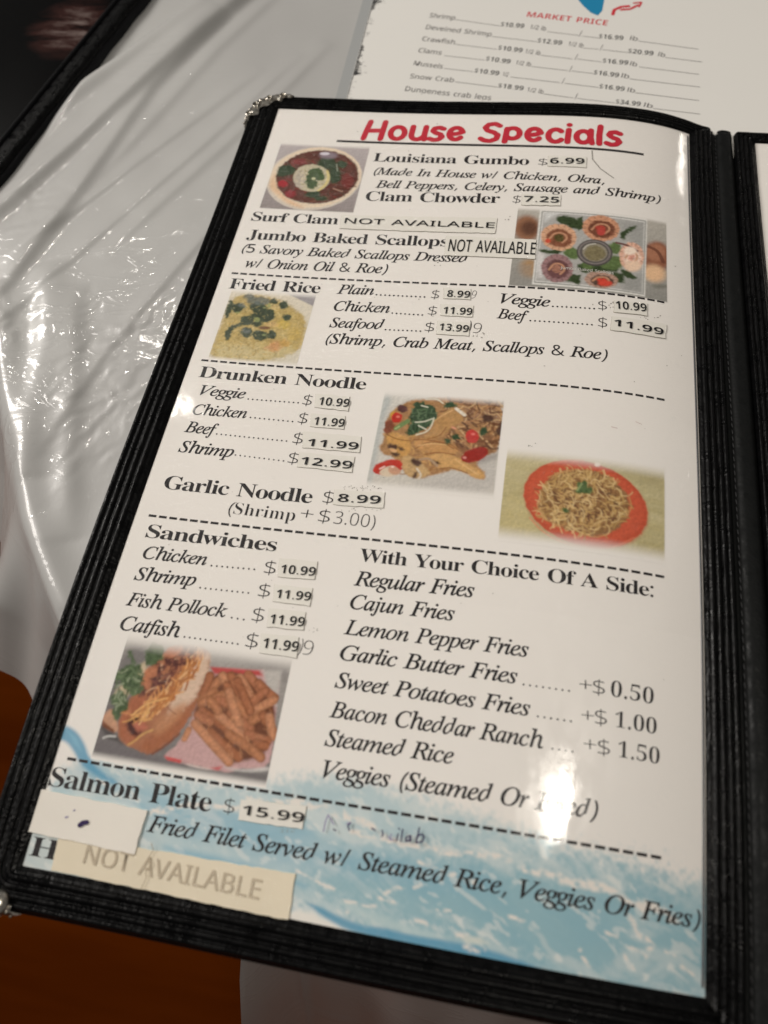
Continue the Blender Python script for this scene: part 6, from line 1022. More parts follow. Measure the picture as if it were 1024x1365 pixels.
["P",[[127.39,191.16],[129.32,189.9],[130.45,192.29],[128.35,194.62]],[52,88,56],0.45,1,0.35],
["P",[[117.21,194.99],[119.51,194.41],[120.38,196.81],[118.1,197.38]],[52,88,56],0.45,1,0.35],
["P",[[114.55,197.36],[116.89,197.14],[117.15,199.23],[115.4,199.39]],[52,88,56],0.45,1,0.35],
["R",[[98.93,184.98],[109.0,182.63],[108.89,190.73],[100.68,196.51]],50,2.569,0.514,[[40,72,44],[78,118,76],[96,132,90]],-52.2,60,0.8,0,0.5],
["S",[[95.13,193.98],[99.11,190.13]],1.927,[112,150,72],None,1],
["S",[[94.86,194.15],[96.19,192.95]],0.642,[176,196,120],None,1],
["S",[[102.2,190.45],[105.76,189.91],[108.54,188.21]],0.514,[222,218,196],None,1],
["S",[[103.36,196.27],[107.6,194.45],[108.89,190.73],[109.09,187.79]],0.514,[222,218,196],None,1],
["S",[[103.63,191.92],[106.86,193.44]],0.514,[222,218,196],None,1],
["S",[[104.86,179.23],[109.06,178.5],[111.77,180.52]],0.514,[222,218,196],None,1],
["S",[[103.46,182.35],[105.98,182.89]],0.514,[222,218,196],None,1],
["S",[[117.19,182.66],[120.82,185.42]],1.284,[226,216,200],None,1],
["S",[[116.77,191.45],[118.03,192.05]],0.771,[222,150,120],None,1]]},
{"name":"garlic_noodle","label":"printed photo of garlic noodles on an orange oval plate","quad":[[138.33,198.87],[196.59,196.92],[196.65,237.76],[138.37,237.61]],"bg":[[196,184,142],[186,174,128]],"feather":[7,0.4,0.4,7],"ops":[
["R",[[138.82,201.27],[196.04,198.8],[196.33,235.89],[138.77,236.48]],160,8.456,2.114,[[206,194,152],[176,160,108],[192,178,126]],0.6,12,0.22,0,0.5],
["P",[[140.5,219.97],[146.49,220.76],[152.63,233.25],[138.5,233.62]],[206,190,136],2.819,0.5,0],
["P",[[175.11,200.45],[196.03,201.96],[196.01,208.17],[187.96,208.31]],[166,154,112],2.819,0.5,0],
["P",[[190.53,223.75],[188.62,227.98],[185.39,231.6],[181.07,234.36],[175.96,236.1],[170.37,236.68],[164.65,236.08],[159.15,234.33],[154.21,231.52],[150.16,227.84],[147.3,223.52],[145.84,218.86],[145.93,214.17],[147.58,209.81],[150.72,206.09],[155.13,203.29],[160.49,201.6],[166.41,201.12],[172.46,201.86],[178.2,203.75],[183.23,206.65],[187.2,210.36],[189.82,214.63],[190.95,219.2]],[186,150,110],0.564,0.8,0],
["P",[[190.02,223.2],[188.15,227.36],[184.97,230.93],[180.73,233.65],[175.69,235.35],[170.19,235.93],[164.56,235.33],[159.14,233.6],[154.28,230.83],[150.3,227.21],[147.48,222.95],[146.05,218.36],[146.14,213.75],[147.77,209.46],[150.86,205.8],[155.19,203.04],[160.47,201.38],[166.29,200.91],[172.24,201.64],[177.89,203.51],[182.83,206.36],[186.73,210.02],[189.32,214.23],[190.43,218.72]],[196,86,60],0.211,1,0.06],
["P",[[188.64,222.21],[186.93,225.96],[183.98,229.16],[180.01,231.59],[175.28,233.09],[170.09,233.56],[164.76,232.96],[159.63,231.34],[155.02,228.78],[151.24,225.45],[148.55,221.57],[147.17,217.4],[147.23,213.24],[148.73,209.39],[151.61,206.12],[155.67,203.69],[160.6,202.24],[166.07,201.88],[171.66,202.6],[176.99,204.33],[181.67,206.95],[185.38,210.28],[187.86,214.1],[188.97,218.17]],[206,94,66],0.987,0.8,0],
["S",[[148.95,227.17],[153.84,232.36],[161.71,235.9],[170.6,236.68],[179.37,234.18],[185.65,229.51]],0.493,[222,130,96],None,0.8],
["S",[[153.91,204.31],[159.78,201.78],[166.43,200.84]],0.987,[226,120,88],None,0.6],
["P",[[151.07,222.44],[152.06,216.25],[154.87,208.92],[160.67,205.79],[167.26,204.69],[174.6,205.27],[180.01,209.4],[183.39,212.99],[184.16,218.86],[181.7,225.18],[176.68,229.65],[171.02,231.65],[164.61,230.84],[158.76,229.15],[154.82,227.87],[152.69,225.2]],[150,112,74],0.564,1,0.3],
["R",[[151.07,222.44],[152.06,216.25],[154.87,208.92],[160.67,205.79],[167.26,204.69],[174.6,205.27],[180.01,209.4],[183.39,212.99],[184.16,218.86],[181.7,225.18],[176.68,229.65],[171.02,231.65],[164.61,230.84],[158.76,229.15],[154.82,227.87],[152.69,225.2]],260,4.933,0.493,[[204,168,108],[176,138,84],[218,186,128],[132,92,64],[190,152,92]],8.9,90,0.9,0,1.4],
["R",[[155.92,214.98],[178.75,211.53],[180.37,223.96],[161.28,228.43]],90,1.268,0.493,[[102,70,60],[92,64,54]],26.4,80,0.8,0,0.5],
["R",[[151.07,222.44],[152.06,216.25],[154.87,208.92],[160.67,205.79],[167.26,204.69],[174.6,205.27],[180.01,209.4],[183.39,212.99],[184.16,218.86],[181.7,225.18],[176.68,229.65],[171.02,231.65],[164.61,230.84],[158.76,229.15],[154.82,227.87],[152.69,225.2]],90,5.638,0.352,[[226,196,140],[206,170,112]],8.9,90,0.9,0,1.6],
["S",[[152.33,220.02],[150.87,222.46],[153.31,224.75],[154.15,227.59],[156.73,227.61],[159.41,229.42],[161.87,227.61]],0.423,[196,146,92],None,1],
["S",[[183.39,212.99],[184.78,217.25],[182.9,221.3]],0.423,[196,146,92],None,1],
["S",[[154.26,209.78],[158.75,207.23],[163.31,205.42]],0.423,[196,146,92],None,1],
["S",[[167.81,231.07],[172.3,231.8],[175.43,230.22]],0.423,[196,146,92],None,1],
["P",[[168.87,211.22],[168.64,212.1],[167.95,212.82],[166.98,213.19],[165.99,213.11],[165.25,212.61],[164.95,211.8],[165.17,210.92],[165.86,210.2],[166.83,209.83],[167.82,209.91],[168.57,210.42]],[84,116,60],0.423,1,0.4],
["P",[[170.84,212.98],[170.58,213.79],[169.79,214.47],[168.69,214.84],[167.58,214.81],[166.75,214.37],[166.41,213.66],[166.68,212.86],[167.46,212.18],[168.56,211.8],[169.68,211.84],[170.52,212.27]],[84,116,60],0.423,1,0.4],
["P",[[167.46,213.5],[167.29,214.14],[166.79,214.66],[166.08,214.93],[165.36,214.87],[164.81,214.51],[164.59,213.93],[164.75,213.29],[165.26,212.77],[165.97,212.5],[166.69,212.56],[167.24,212.92]],[84,116,60],0.423,1,0.4],
["P",[[162.42,222.23],[162.28,222.7],[161.88,223.08],[161.31,223.28],[160.72,223.24],[160.28,222.98],[160.1,222.56],[160.23,222.1],[160.64,221.71],[161.21,221.51],[161.79,221.55],[162.24,221.81]],[84,116,60],0.423,1,0.4],
["S",[[165.05,213.86],[166.54,210.8]],0.564,[150,176,100],None,1],
["P",[[172.94,201.6],[172.81,202.1],[172.4,202.51],[171.85,202.72],[171.28,202.68],[170.85,202.4],[170.68,201.95],[170.82,201.46],[171.22,201.04],[171.78,200.83],[172.35,200.87],[172.77,201.15]],[238,222,206],0.211,1,0]]},
{"name":"sandwich","label":"printed photo of a shredded cheese sandwich with fries on a red lined tray","quad":[[13.75,287.14],[74.73,288.51],[74.49,330.44],[14.24,331.32]],"bg":[[172,166,160],[112,108,108]],"feather":[7,0.3,0.3,3],"ops":[
["P",[[12.99,291.75],[24.11,291.71],[26.63,307.67],[14.58,327.73],[13.42,327.91]],[110,104,104],2.126,0.8,0],
["P",[[13.29,323.8],[24.28,324.89],[40.2,327.9],[58.37,329.78],[74.35,327.37],[74.49,330.44],[14.24,331.32]],[112,106,108],2.126,0.85,0],
["P",[[45.36,291.82],[74.42,290.17],[74.32,298.14],[69.01,294.54]],[136,130,128],1.843,0.7,0],
["P",[[46.48,295.98],[53.95,295.11],[71.44,293.63],[72.16,303.4],[73.58,312.88],[74.75,325.36],[64.73,326.2],[61.58,328.12],[54.99,327.99],[45.99,327.36],[36.97,327.04],[44.1,320.56]],[198,158,156],0.425,1,0.04],
["P",[[65.19,294.32],[71.62,293.46],[72.41,305.46],[69.65,303.75]],[190,184,178],0.85,1,0],
["P",[[46.37,295.55],[63.72,294.52],[65.6,296.09],[48.48,297.69]],[190,76,74],0.567,1,0],
["P",[[38.61,326.26],[45.04,326.63],[44.58,327.64],[40.05,327.38]],[204,76,74],0.354,1,0],
["P",[[45.99,327.36],[54.99,327.99],[57.72,327.25],[55.08,328.31],[47.67,328.1]],[226,206,200],0.354,1,0],
["P",[[57.56,326.62],[66.28,326.63],[74.33,324.11],[74.69,325.69],[65.01,327.34]],[206,200,196],0.567,1,0],
["P",[[54.91,327.68],[58.97,326.41],[57.89,327.89]],[196,90,90],0.283,1,0],
["P",[[13.92,316.34],[16.09,313.52],[20.02,318.6],[20.71,321.98],[16.07,320.59],[14.1,318.79]],[196,148,118],0.567,1,0.1],
["P",[[14.21,318.42],[19.19,320.82],[19.51,321.81],[14.86,320.42]],[128,74,48],0.425,1,0],
["P",[[14.39,309.46],[17.36,305.38],[22.95,295.66],[25.24,300.56],[19.86,310.82],[18.3,313.2]],[196,176,146],0.709,1,0.1],
["P",[[14.03,320.2],[20.34,322.03],[24.28,324.89],[17.86,323.79]],[60,56,56],0.992,0.8,0],
["P",[[44.72,290.03],[46.16,293.95],[46.0,301.31],[44.95,310.04],[41.74,318.86],[38.09,323.16],[34.53,326.4],[29.97,326.21],[24.74,325.16],[21.02,322.97],[19.74,317.24],[20.97,310.65],[25.35,303.49],[29.53,293.98],[32.96,289.57],[39.67,288.2]],[166,108,78],0.425,1,0.08],
["P",[[44.41,291.2],[46.13,294.69],[45.27,302.86],[42.57,309.67],[37.49,313.22],[35.69,314.89],[36.11,308.46],[39.45,298.56],[42.35,292.22]],[214,184,160],1.276,1,0.04],
["P",[[45.84,304.94],[44.6,311.5],[41.38,318.91],[37.37,323.26],[33.72,326.18],[29.01,325.54],[32.5,319.53],[38.8,315.13]],[164,98,64],1.276,0.9,0.12],
["P",[[31.7,316.87],[37.44,310.41],[42.0,307.62],[41.14,312.69],[37.38,318.12],[33.61,320.74]],[190,132,92],1.701,0.8,0],
["S",[[41.74,318.86],[38.09,323.16],[34.47,326.21]],0.85,[118,66,46],None,0.8],
["S",[[34.67,310.09],[36.27,311.64],[38.85,312.67]],0.354,[140,90,66],None,0.9],
["P",[[19.75,316.53],[21.87,309.8],[25.89,307.78],[29.35,311.57],[29.51,317.19],[28.94,322.81],[25.36,324.72],[21.28,322.59]],[168,100,70],0.567,1,0.2],
["P",[[22.37,317.55],[25.03,315.04],[28.38,315.96],[29.59,319.96],[26.36,321.82],[23.56,320.16]],[76,42,38],0.709,1,0.2],
["P",[[24.77,317.89],[28.58,316.63],[30.64,318.42],[27.41,320.28]],[180,104,80],0.567,1,0.2],
["P",[[28.56,293.36],[32.25,289.82],[39.83,288.79],[42.15,291.5],[37.96,298.77],[33.96,303.72],[29.27,308.73],[24.62,308.68],[24.17,302.19]],[104,60,52],0.709,1,0.35],
["R",[[28.56,293.36],[37.01,289.93],[39.75,294.08],[34.5,302.92],[27.05,309.05],[24.4,307.99]],70,3.26,0.992,[[150,92,66],[84,46,44],[176,112,76],[120,70,60],[196,150,116]],-50.7,60,0.85,1,0.5],
["P",[[27.94,298.84],[28.4,299.79],[28.22,300.91],[27.44,301.91],[26.27,302.51],[25.03,302.57],[24.04,302.06],[23.57,301.12],[23.74,299.99],[24.52,298.99],[25.69,298.38],[26.95,298.32]],[184,116,82],0.567,1,0.25],
["P",[[34.88,289.84],[35.24,290.9],[34.77,292.28],[33.59,293.61],[32.02,294.54],[30.49,294.82],[29.39,294.38],[29.02,293.33],[29.49,291.95],[30.66,290.61],[32.23,289.67],[33.78,289.39]],[184,116,82],0.567,1,0.25],
["P",[[26.86,303.13],[27.52,304.1],[27.66,305.09],[27.23,305.84],[26.37,306.15],[25.28,305.93],[24.27,305.25],[23.61,304.28],[23.46,303.28],[23.88,302.52],[24.76,302.21],[25.85,302.43]],[184,116,82],0.567,1,0.25],
["P",[[22.74,313.25],[23.42,314.17],[23.64,315.07],[23.33,315.71],[22.58,315.93],[21.58,315.67],[20.62,314.99],[19.93,314.07],[19.71,313.17],[20.01,312.51],[20.77,312.29],[21.77,312.57]],[184,116,82],0.567,1,0.25],
["P",[[28.62,291.4],[29.2,292.98],[28.84,294.55],[27.64,295.71],[25.92,296.14],[24.13,295.74],[22.76,294.61],[22.17,293.03],[22.51,291.45],[23.72,290.27],[25.45,289.83],[27.25,290.25]],[74,104,58],0.567,1,0.5],
["P",[[27.59,294.88],[28.0,296.0],[27.71,297.13],[26.82,297.97],[25.56,298.3],[24.26,298.03],[23.28,297.24],[22.87,296.12],[23.14,294.98],[24.04,294.13],[25.3,293.8],[26.61,294.08]],[74,104,58],0.567,1,0.5],
["P",[[22.42,298.69],[22.51,299.79],[21.57,301.15],[19.85,302.4],[17.8,303.21],[15.98,303.37],[14.87,302.83],[14.76,301.74],[15.69,300.38],[17.42,299.12],[19.47,298.3],[21.3,298.14]],[74,104,58],0.567,1,0.5],
["P",[[23.51,302.39],[23.98,303.89],[23.41,305.47],[21.97,306.72],[20.03,307.31],[18.13,307.08],[16.75,306.09],[16.27,304.6],[16.82,303.0],[18.26,301.74],[20.21,301.15],[22.13,301.39]],[74,104,58],0.567,1,0.5],
["P",[[17.82,302.34],[18.13,303.23],[17.85,304.16],[17.06,304.87],[15.97,305.19],[14.88,305.02],[14.06,304.41],[13.75,303.52],[14.02,302.59],[14.81,301.87],[15.9,301.55],[17.0,301.73]],[74,104,58],0.567,1,0.5],
["P",[[19.91,309.1],[20.36,310.32],[20.01,311.57],[18.98,312.52],[17.54,312.92],[16.06,312.66],[14.95,311.81],[14.49,310.59],[14.83,309.33],[15.86,308.37],[17.31,307.97],[18.8,308.24]],[74,104,58],0.567,1,0.5],
["P",[[20.89,312.08],[21.33,313.12],[21.14,314.15],[20.4,314.89],[19.29,315.15],[18.12,314.86],[17.18,314.09],[16.75,313.05],[16.92,312.02],[17.67,311.27],[18.78,311.01],[19.96,311.3]],[74,104,58],0.567,1,0.5],
["P",[[24.61,305.67],[24.92,306.62],[24.58,307.63],[23.67,308.42],[22.46,308.78],[21.25,308.62],[20.37,307.97],[20.05,307.02],[20.39,306.01],[21.29,305.21],[22.52,304.85],[23.73,305.02]],[74,104,58],0.567,1,0.5],
["P",[[19.57,314.61],[19.98,315.48],[19.91,316.32],[19.39,316.9],[18.56,317.05],[17.63,316.76],[16.86,316.08],[16.45,315.2],[16.51,314.36],[17.03,313.78],[17.87,313.62],[18.8,313.92]],[74,104,58],0.567,1,0.5],
["P",[[18.79,295.94],[19.4,296.95],[19.63,297.81],[19.44,298.27],[18.88,298.22],[18.08,297.68],[17.27,296.77],[16.66,295.76],[16.42,294.89],[16.61,294.42],[17.18,294.47],[17.98,295.03]],[74,104,58],0.567,1,0.5],
["R",[[13.53,300.76],[23.3,299.35],[24.4,307.99],[17.26,314.77]],70,2.126,0.638,[[56,84,46],[104,134,84],[150,160,130],[86,116,64]],-28.6,90,0.8,0,0.5],
["R",[[40.24,290.25],[43.81,289.01],[43.5,293.56],[40.25,301.38],[36.11,308.46],[31.63,314.07],[28.17,315.28],[28.73,309.52],[33.22,303.83],[37.35,296.64]],110,4.961,0.567,[[218,154,92],[196,126,68],[226,176,120],[170,104,58]],-67.6,35,0.95,0,0.8],
["R",[[21.68,314.12],[29.68,310.1],[31.3,315.53],[24.93,317.17]],14,5.67,0.425,[[222,170,100],[206,140,80]],-33.6,20,0.95,0,1.0],
["S",[[25.36,324.72],[27.49,323.03],[29.06,320.73],[32.3,318.87]],0.638,[206,160,96],None,1],
["S",[[23.93,315.2],[27.57,310.76],[34.44,307.98]],0.496,[230,180,110],None,1],
["S",[[16.22,323.9],[17.6,323.0],[20.19,322.75]],0.567,[206,204,200],None,1],
["P",[[47.74,297.79],[54.31,296.52],[61.94,296.58],[71.29,302.81],[74.03,314.85],[71.66,321.88],[64.27,324.3],[60.92,325.46],[46.79,313.97],[44.41,310.82],[46.21,306.31]],[112,68,48],0.709,1,0.2],
["S",[[50.61,299.94],[49.25,302.01],[48.78,304.52]],3.118,[176,116,80],0.45,1],
["S",[[47.19,298.6],[47.05,301.78],[46.57,304.83]],3.118,[160,100,68],0.45,1],
["S",[[51.63,297.99],[53.59,300.22],[55.92,302.81]],3.118,[190,130,94],0.45,1],
["S",[[60.39,296.43],[63.36,298.52],[65.51,300.42]],3.118,[170,108,76],0.45,1],
["S",[[50.06,303.63],[48.27,305.17],[46.4,307.0]],3.118,[176,116,80],0.45,1],
["S",[[54.59,297.58],[57.64,301.54],[60.98,304.95]],3.118,[160,100,68],0.45,1],
["S",[[57.71,297.88],[61.09,301.13],[63.88,304.55]],3.118,[190,130,94],0.45,1],
["S",[[64.73,298.73],[68.09,301.06],[71.29,302.81]],3.118,[170,108,76],0.45,1],
["S",[[46.68,308.02],[49.68,306.18],[53.27,304.25]],3.118,[176,116,80],0.45,1],
["S",[[53.92,300.93],[56.42,304.6],[58.57,308.81]],3.118,[160,100,68],0.45,1],
["S",[[64.06,308.38],[67.51,306.04],[71.08,303.55]],3.118,[190,130,94],0.45,1],
["S",[[62.37,307.57],[64.55,304.24],[67.56,301.2]],3.118,[170,108,76],0.45,1],
["S",[[58.08,305.36],[60.66,307.6],[62.87,309.59]],3.118,[176,116,80],0.45,1],
["S",[[47.33,310.4],[52.67,312.64],[58.3,315.08]],3.118,[160,100,68],0.45,1],
["S",[[53.5,310.92],[59.53,314.08],[64.65,316.88]],3.118,[190,130,94],0.45,1],
["S",[[57.66,309.63],[61.58,311.61],[65.35,313.72]],3.118,[170,108,76],0.45,1],
["S",[[65.42,310.96],[66.5,310.22],[67.89,308.88]],3.118,[176,116,80],0.45,1],
["S",[[68.6,308.78],[71.29,311.16],[73.38,313.59]],3.118,[160,100,68],0.45,1],
["S",[[70.9,309.15],[72.06,311.8],[73.32,314.95]],3.118,[190,130,94],0.45,1],
["S",[[46.6,311.91],[48.6,312.74],[51.13,313.35]],3.118,[170,108,76],0.45,1],
["S",[[58.63,316.39],[64.58,318.71],[70.11,321.44]],3.118,[176,116,80],0.45,1],
["S",[[52.01,316.67],[57.82,320.04],[63.6,323.07]],3.118,[160,100,68],0.45,1],
["S",[[46.25,314.75],[53.2,319.77],[60.76,324.82]],3.118,[190,130,94],0.45,1],
["S",[[65.04,315.47],[68.65,316.16],[71.86,316.51]],3.118,[170,108,76],0.45,1],
["S",[[67.55,319.82],[69.1,320.86],[70.96,321.98]],3.118,[176,116,80],0.45,1],
["S",[[68.49,317.67],[70.43,318.16],[71.54,318.23]],3.118,[160,100,68],0.45,1],
["S",[[43.92,319.91],[44.34,318.48],[44.63,317.06]],2.268,[190,130,94],0.45,1],
["S",[[52.25,306.17],[53.96,306.36],[56.25,307.03]],3.118,[170,108,76],0.45,1],
["S",[[49.33,306.59],[51.55,308.11],[53.14,309.57]],3.118,[176,116,80],0.45,1],
["S",[[57.24,299.03],[60.59,303.38],[63.98,308.04]],3.118,[160,100,68],0.45,1],
["S",[[55.19,302.91],[58.06,307.97],[61.38,312.57]],3.118,[190,130,94],0.45,1],
["R",[[46.59,307.68],[54.68,297.93],[71.08,303.55],[73.16,319.0],[61.14,323.43],[46.97,314.64]],90,1.559,0.354,[[222,160,112],[136,76,48],[206,140,96]],37.1,60,0.45,0,0.5]]}]
for k, ph in enumerate(PHOTOS):
    q = np.array(ph['quad']); u0 = (q[0, 0]+q[3, 0])/2; u1 = (q[1, 0]+q[2, 0])/2; v0 = (q[0, 1]+q[1, 1])/2; v1 = (q[2, 1]+q[3, 1])/2
    U, V_ = np.meshgrid(linspace_step(u0, u1, .3), linspace_step(v0, v1, .3), indexing='ij')
    t = ((V_-v0)/(v1-v0))[..., None]; C = np.array(srgb(ph['bg'][0]))*(1-t)+np.array(srgb(ph['bg'][1]))*t
    paint(U, V_, C, ph['ops'], k)
    C *= ((1+.15*(fbm(U*1.5, V_*1.5, 4)-.5))*(1+.10*(_RG.random(U.shape)-.5)))[..., None]
    # faint printed grain, colours a little washed, and soft vignette into the white page as printed
    grn = np.clip((C[..., 1:2]-np.maximum(C[..., 0:1], C[..., 2:3]))/(C[..., 1:2]+1e-6)*3, 0, 1)
    C = C*(1-.45*grn)+(C.mean(-1, keepdims=True)*np.array([.98, 1.02, .72]))*.45*grn
    rel = fbm(U*1.2, V_*1.2, 3)-fbm(U*1.2+.45, V_*1.2+.45, 3); C = C*np.clip(1+.3*rel, .6, 1.5)[..., None]
    for _ in range(1):
        Pd = np.pad(C, ((1, 1), (1, 1), (0, 0)), 'edge'); C = (Pd[:-2, 1:-1]+Pd[2:, 1:-1]+Pd[1:-1, :-2]+Pd[1:-1, 2:]+2*Pd[1:-1, 1:-1])/6
    gy = C.mean(-1, keepdims=True); C = (C*.94+gy*.06); C = np.clip(C*1.08-.018, .004, 1)*.93
    ft, fl, fr_, fb = ph['feather']
    a = np.clip((V_-v0)/ft, 0, 1)*np.clip((v1-V_)/fb, 0, 1)*np.clip((U-u0)/fl, 0, 1)*np.clip((u1-U)/fr_, 0, 1); a = (a*a*(3-2*a))[..., None]
    C = C*a+np.array(PAGE_COL)*.985*(1-a)
    obj('printed_photo', P3(U, V_, .05).reshape(-1, 3), grid_faces(*U.shape), M['print'], page, True, label=ph['label'], uvcol=np.clip(C, 0, 1).reshape(-1, 3))
U, V_ = np.meshgrid(linspace_step(-.5, 210.2, .5), linspace_step(262, H+.3, .5), indexing='ij')
C = np.ones(U.shape+(3,))*np.array(PAGE_COL)*.985
paint(U, V_, C, [["P",[[4.57,336.79],[13.8,331.07],[24.65,331.78],[44.68,332.92],[68.78,331.99],[84.85,325.46],[104.22,324.34],[123.58,326.66],[142.28,328.89],[155.95,330.49],[171.76,334.12],[189.48,334.89],[200.69,335.9],[214.42,336.12],[214.51,370.16],[146.84,369.89],[129.1,365.79],[104.53,365.4],[89.9,361.33],[69.04,363.86],[10.91,369.43],[-3.01,358.63]],[184,203,207],3.5,1,0.02],["P",[[125.76,342.05],[169.74,336.9],[214.41,338.73],[214.51,370.16],[146.64,368.06],[110.37,359.84],[91.56,358.0],[96.81,348.87]],[146,182,192],9,1,0.02],["P",[[-2.81,351.86],[43.38,351.13],[44.46,363.84],[0.66,368.98]],[200,208,206],5,0.8,0],["P",[[11.12,331.01],[25.91,335.81],[50.21,338.93],[70.48,339.12],[92.49,338.94],[93.52,344.13],[65.08,347.64],[47.66,348.25],[24.78,340.62],[10.1,335.92]],[130,176,196],3,0.6,0],["P",[[64.56,345.55],[93.52,344.13],[126.05,344.07],[152.94,345.71],[135.87,350.55],[106.44,350.39],[73.18,350.62]],[126,172,192],5,0.6,0],["F"],["P",[[1.81,321.71],[6.63,323.2],[10.84,326.95],[13.0,330.24],[18.59,334.36],[26.18,336.7],[23.81,337.53],[12.17,334.18],[7.31,329.19],[3.5,326.62],[-0.41,326.99],[-0.01,323.48]],[92,156,188],0.9,0.9,0],["P",[[3.22,323.47],[7.08,325.34],[9.85,328.8],[7.2,327.27]],[140,190,210],0.8,0.7,0],["P",[[42.53,352.58],[53.85,352.48],[73.66,352.67],[95.9,356.25],[88.79,356.0],[67.1,355.86]],[104,164,190],1.6,0.7,0],["P",[[100.81,357.65],[110.14,358.48],[128.52,361.64],[146.06,362.87],[137.61,364.32],[115.4,362.93]],[190,208,208],1.2,0.7,0],["P",[[89.44,361.41],[104.4,364.63],[120.36,366.15],[137.94,366.93],[148.73,367.7],[147.05,371.72],[89.84,372.29]],[232,228,220],1.0,1,0],["P",[[91.8,359.18],[111.03,363.68],[117.14,362.63],[126.56,363.34],[137.84,362.74],[148.87,363.14],[160.08,364.64],[166.12,366.24],[160.28,366.85],[150.34,366.86],[142.24,366.94],[132.14,365.65],[121.9,366.08],[109.13,365.78],[99.53,363.09]],[88,152,182],0.7,0.9,0],["P",[[139.78,360.87],[145.8,360.61],[148.5,361.68],[142.17,362.77]],[214,216,206],0.6,0.8,0],["S",[[115.27,355.21],[118.27,352.69],[123.65,350.98],[127.33,349.97]],0.81,[228,222,214],"soft",1.0],["S",[[115.27,355.21],[119.88,355.83]],0.63,[228,222,214],"soft",1.0],["S",[[89.19,352.21],[97.89,354.48],[101.57,355.5]],0.7200000000000001,[228,222,214],"soft",1.0],["S",[[104.31,357.87],[114.61,358.12]],0.9,[228,222,214],"soft",1.0],["S",[[127.12,359.54],[132.68,359.96]],0.9,[228,222,214],"soft",1.0],["S",[[139.36,360.94],[141.1,361.03]],1.4400000000000002,[228,222,214],"soft",1.0],["S",[[141.88,363.96],[147.23,363.81]],1.08,[228,222,214],"soft",1.0],["S",[[187.38,348.32],[189.68,351.44],[194.1,353.61],[192.92,357.02]],1.4400000000000002,[228,222,214],"soft",1.0],["S",[[174.44,358.67],[176.61,362.64]],0.9,[228,222,214],"soft",1.0],["S",[[179.43,353.09],[185.08,354.47]],0.81,[228,222,214],"soft",1.0],["S",[[187.3,356.02],[192.48,356.71]],0.81,[228,222,214],"soft",1.0],["S",[[186.56,358.59],[189.44,360.95]],0.9,[228,222,214],"soft",1.0],["S",[[197.85,355.5],[202.89,356.62]],0.81,[228,222,214],"soft",1.0],["S",[[202.93,358.5],[206.69,360.19]],0.81,[228,222,214],"soft",1.0],["S",[[105.84,360.01],[106.43,360.71]],1.1700000000000002,[228,222,214],"soft",1.0],["S",[[153.73,353.86],[158.08,354.3]],0.81,[228,222,214],"soft",1.0],["S",[[132.53,355.48],[136.48,355.4]],0.63,[228,222,214],"soft",1.0],["S",[[18.37,336.98],[24.09,338.42]],0.7200000000000001,[228,222,214],"soft",1.0],["S",[[38.81,344.1],[52.66,338.55],[70.22,338.05]],1.4400000000000002,[228,222,214],"soft",1.0],["S",[[69.3,334.17],[91.43,333.64],[110.97,336.0]],1.9800000000000002,[228,222,214],"soft",1.0],["S",[[104.46,339.18],[134.49,339.59],[152.26,338.75]],1.62,[228,222,214],"soft",1.0],["S",[[156.89,341.04],[178.78,341.46],[200.91,346.76]],1.9800000000000002,[228,222,214],"soft",1.0],["S",[[126.05,344.07],[144.3,347.14]],1.26,[228,222,214],"soft",1.0]], 5)
obj('wave_print', P3(U, V_, .02).reshape(-1, 3), grid_faces(*U.shape), M['print'], page, True, label='pale blue sea wave printed across the foot of the page', uvcol=np.clip(C, 0, 1).reshape(-1, 3))

# ------------------------------------------------------------ ornate metal corners
def torus_arc(c, R, r, a0, a1, n=14, k=6, twist=0.):
    V = []
    for i, a in enumerate(np.linspace(math.radians(a0), math.radians(a1), n)):
        rr = r*(.5+.5*math.sin(math.pi*min(1, (i+1)/n*1.3)/1.3)); RR = R*(1-twist*i/n)
        for b_ in np.linspace(0, 2*math.pi, k, endpoint=False):
            V.append((c[0]+(RR+rr*math.cos(b_))*math.cos(a), c[1]+(RR+rr*math.cos(b_))*math.sin(a), c[2]+rr*math.sin(b_)))
    return np.array(V), grid_faces(n, k, True)
def ball(c, r, n=10, m_=12, squash=1.):
    V = []
    for i in range(n):
        t = math.pi*i/(n-1)
        for j in range(m_): V.append((c[0]+r*math.sin(t)*math.cos(2*math.pi*j/m_), c[1]+r*math.sin(t)*math.sin(2*math.pi*j/m_), c[2]+r*squash*math.cos(t)))
    return np.array(V), grid_faces(n, m_, True)
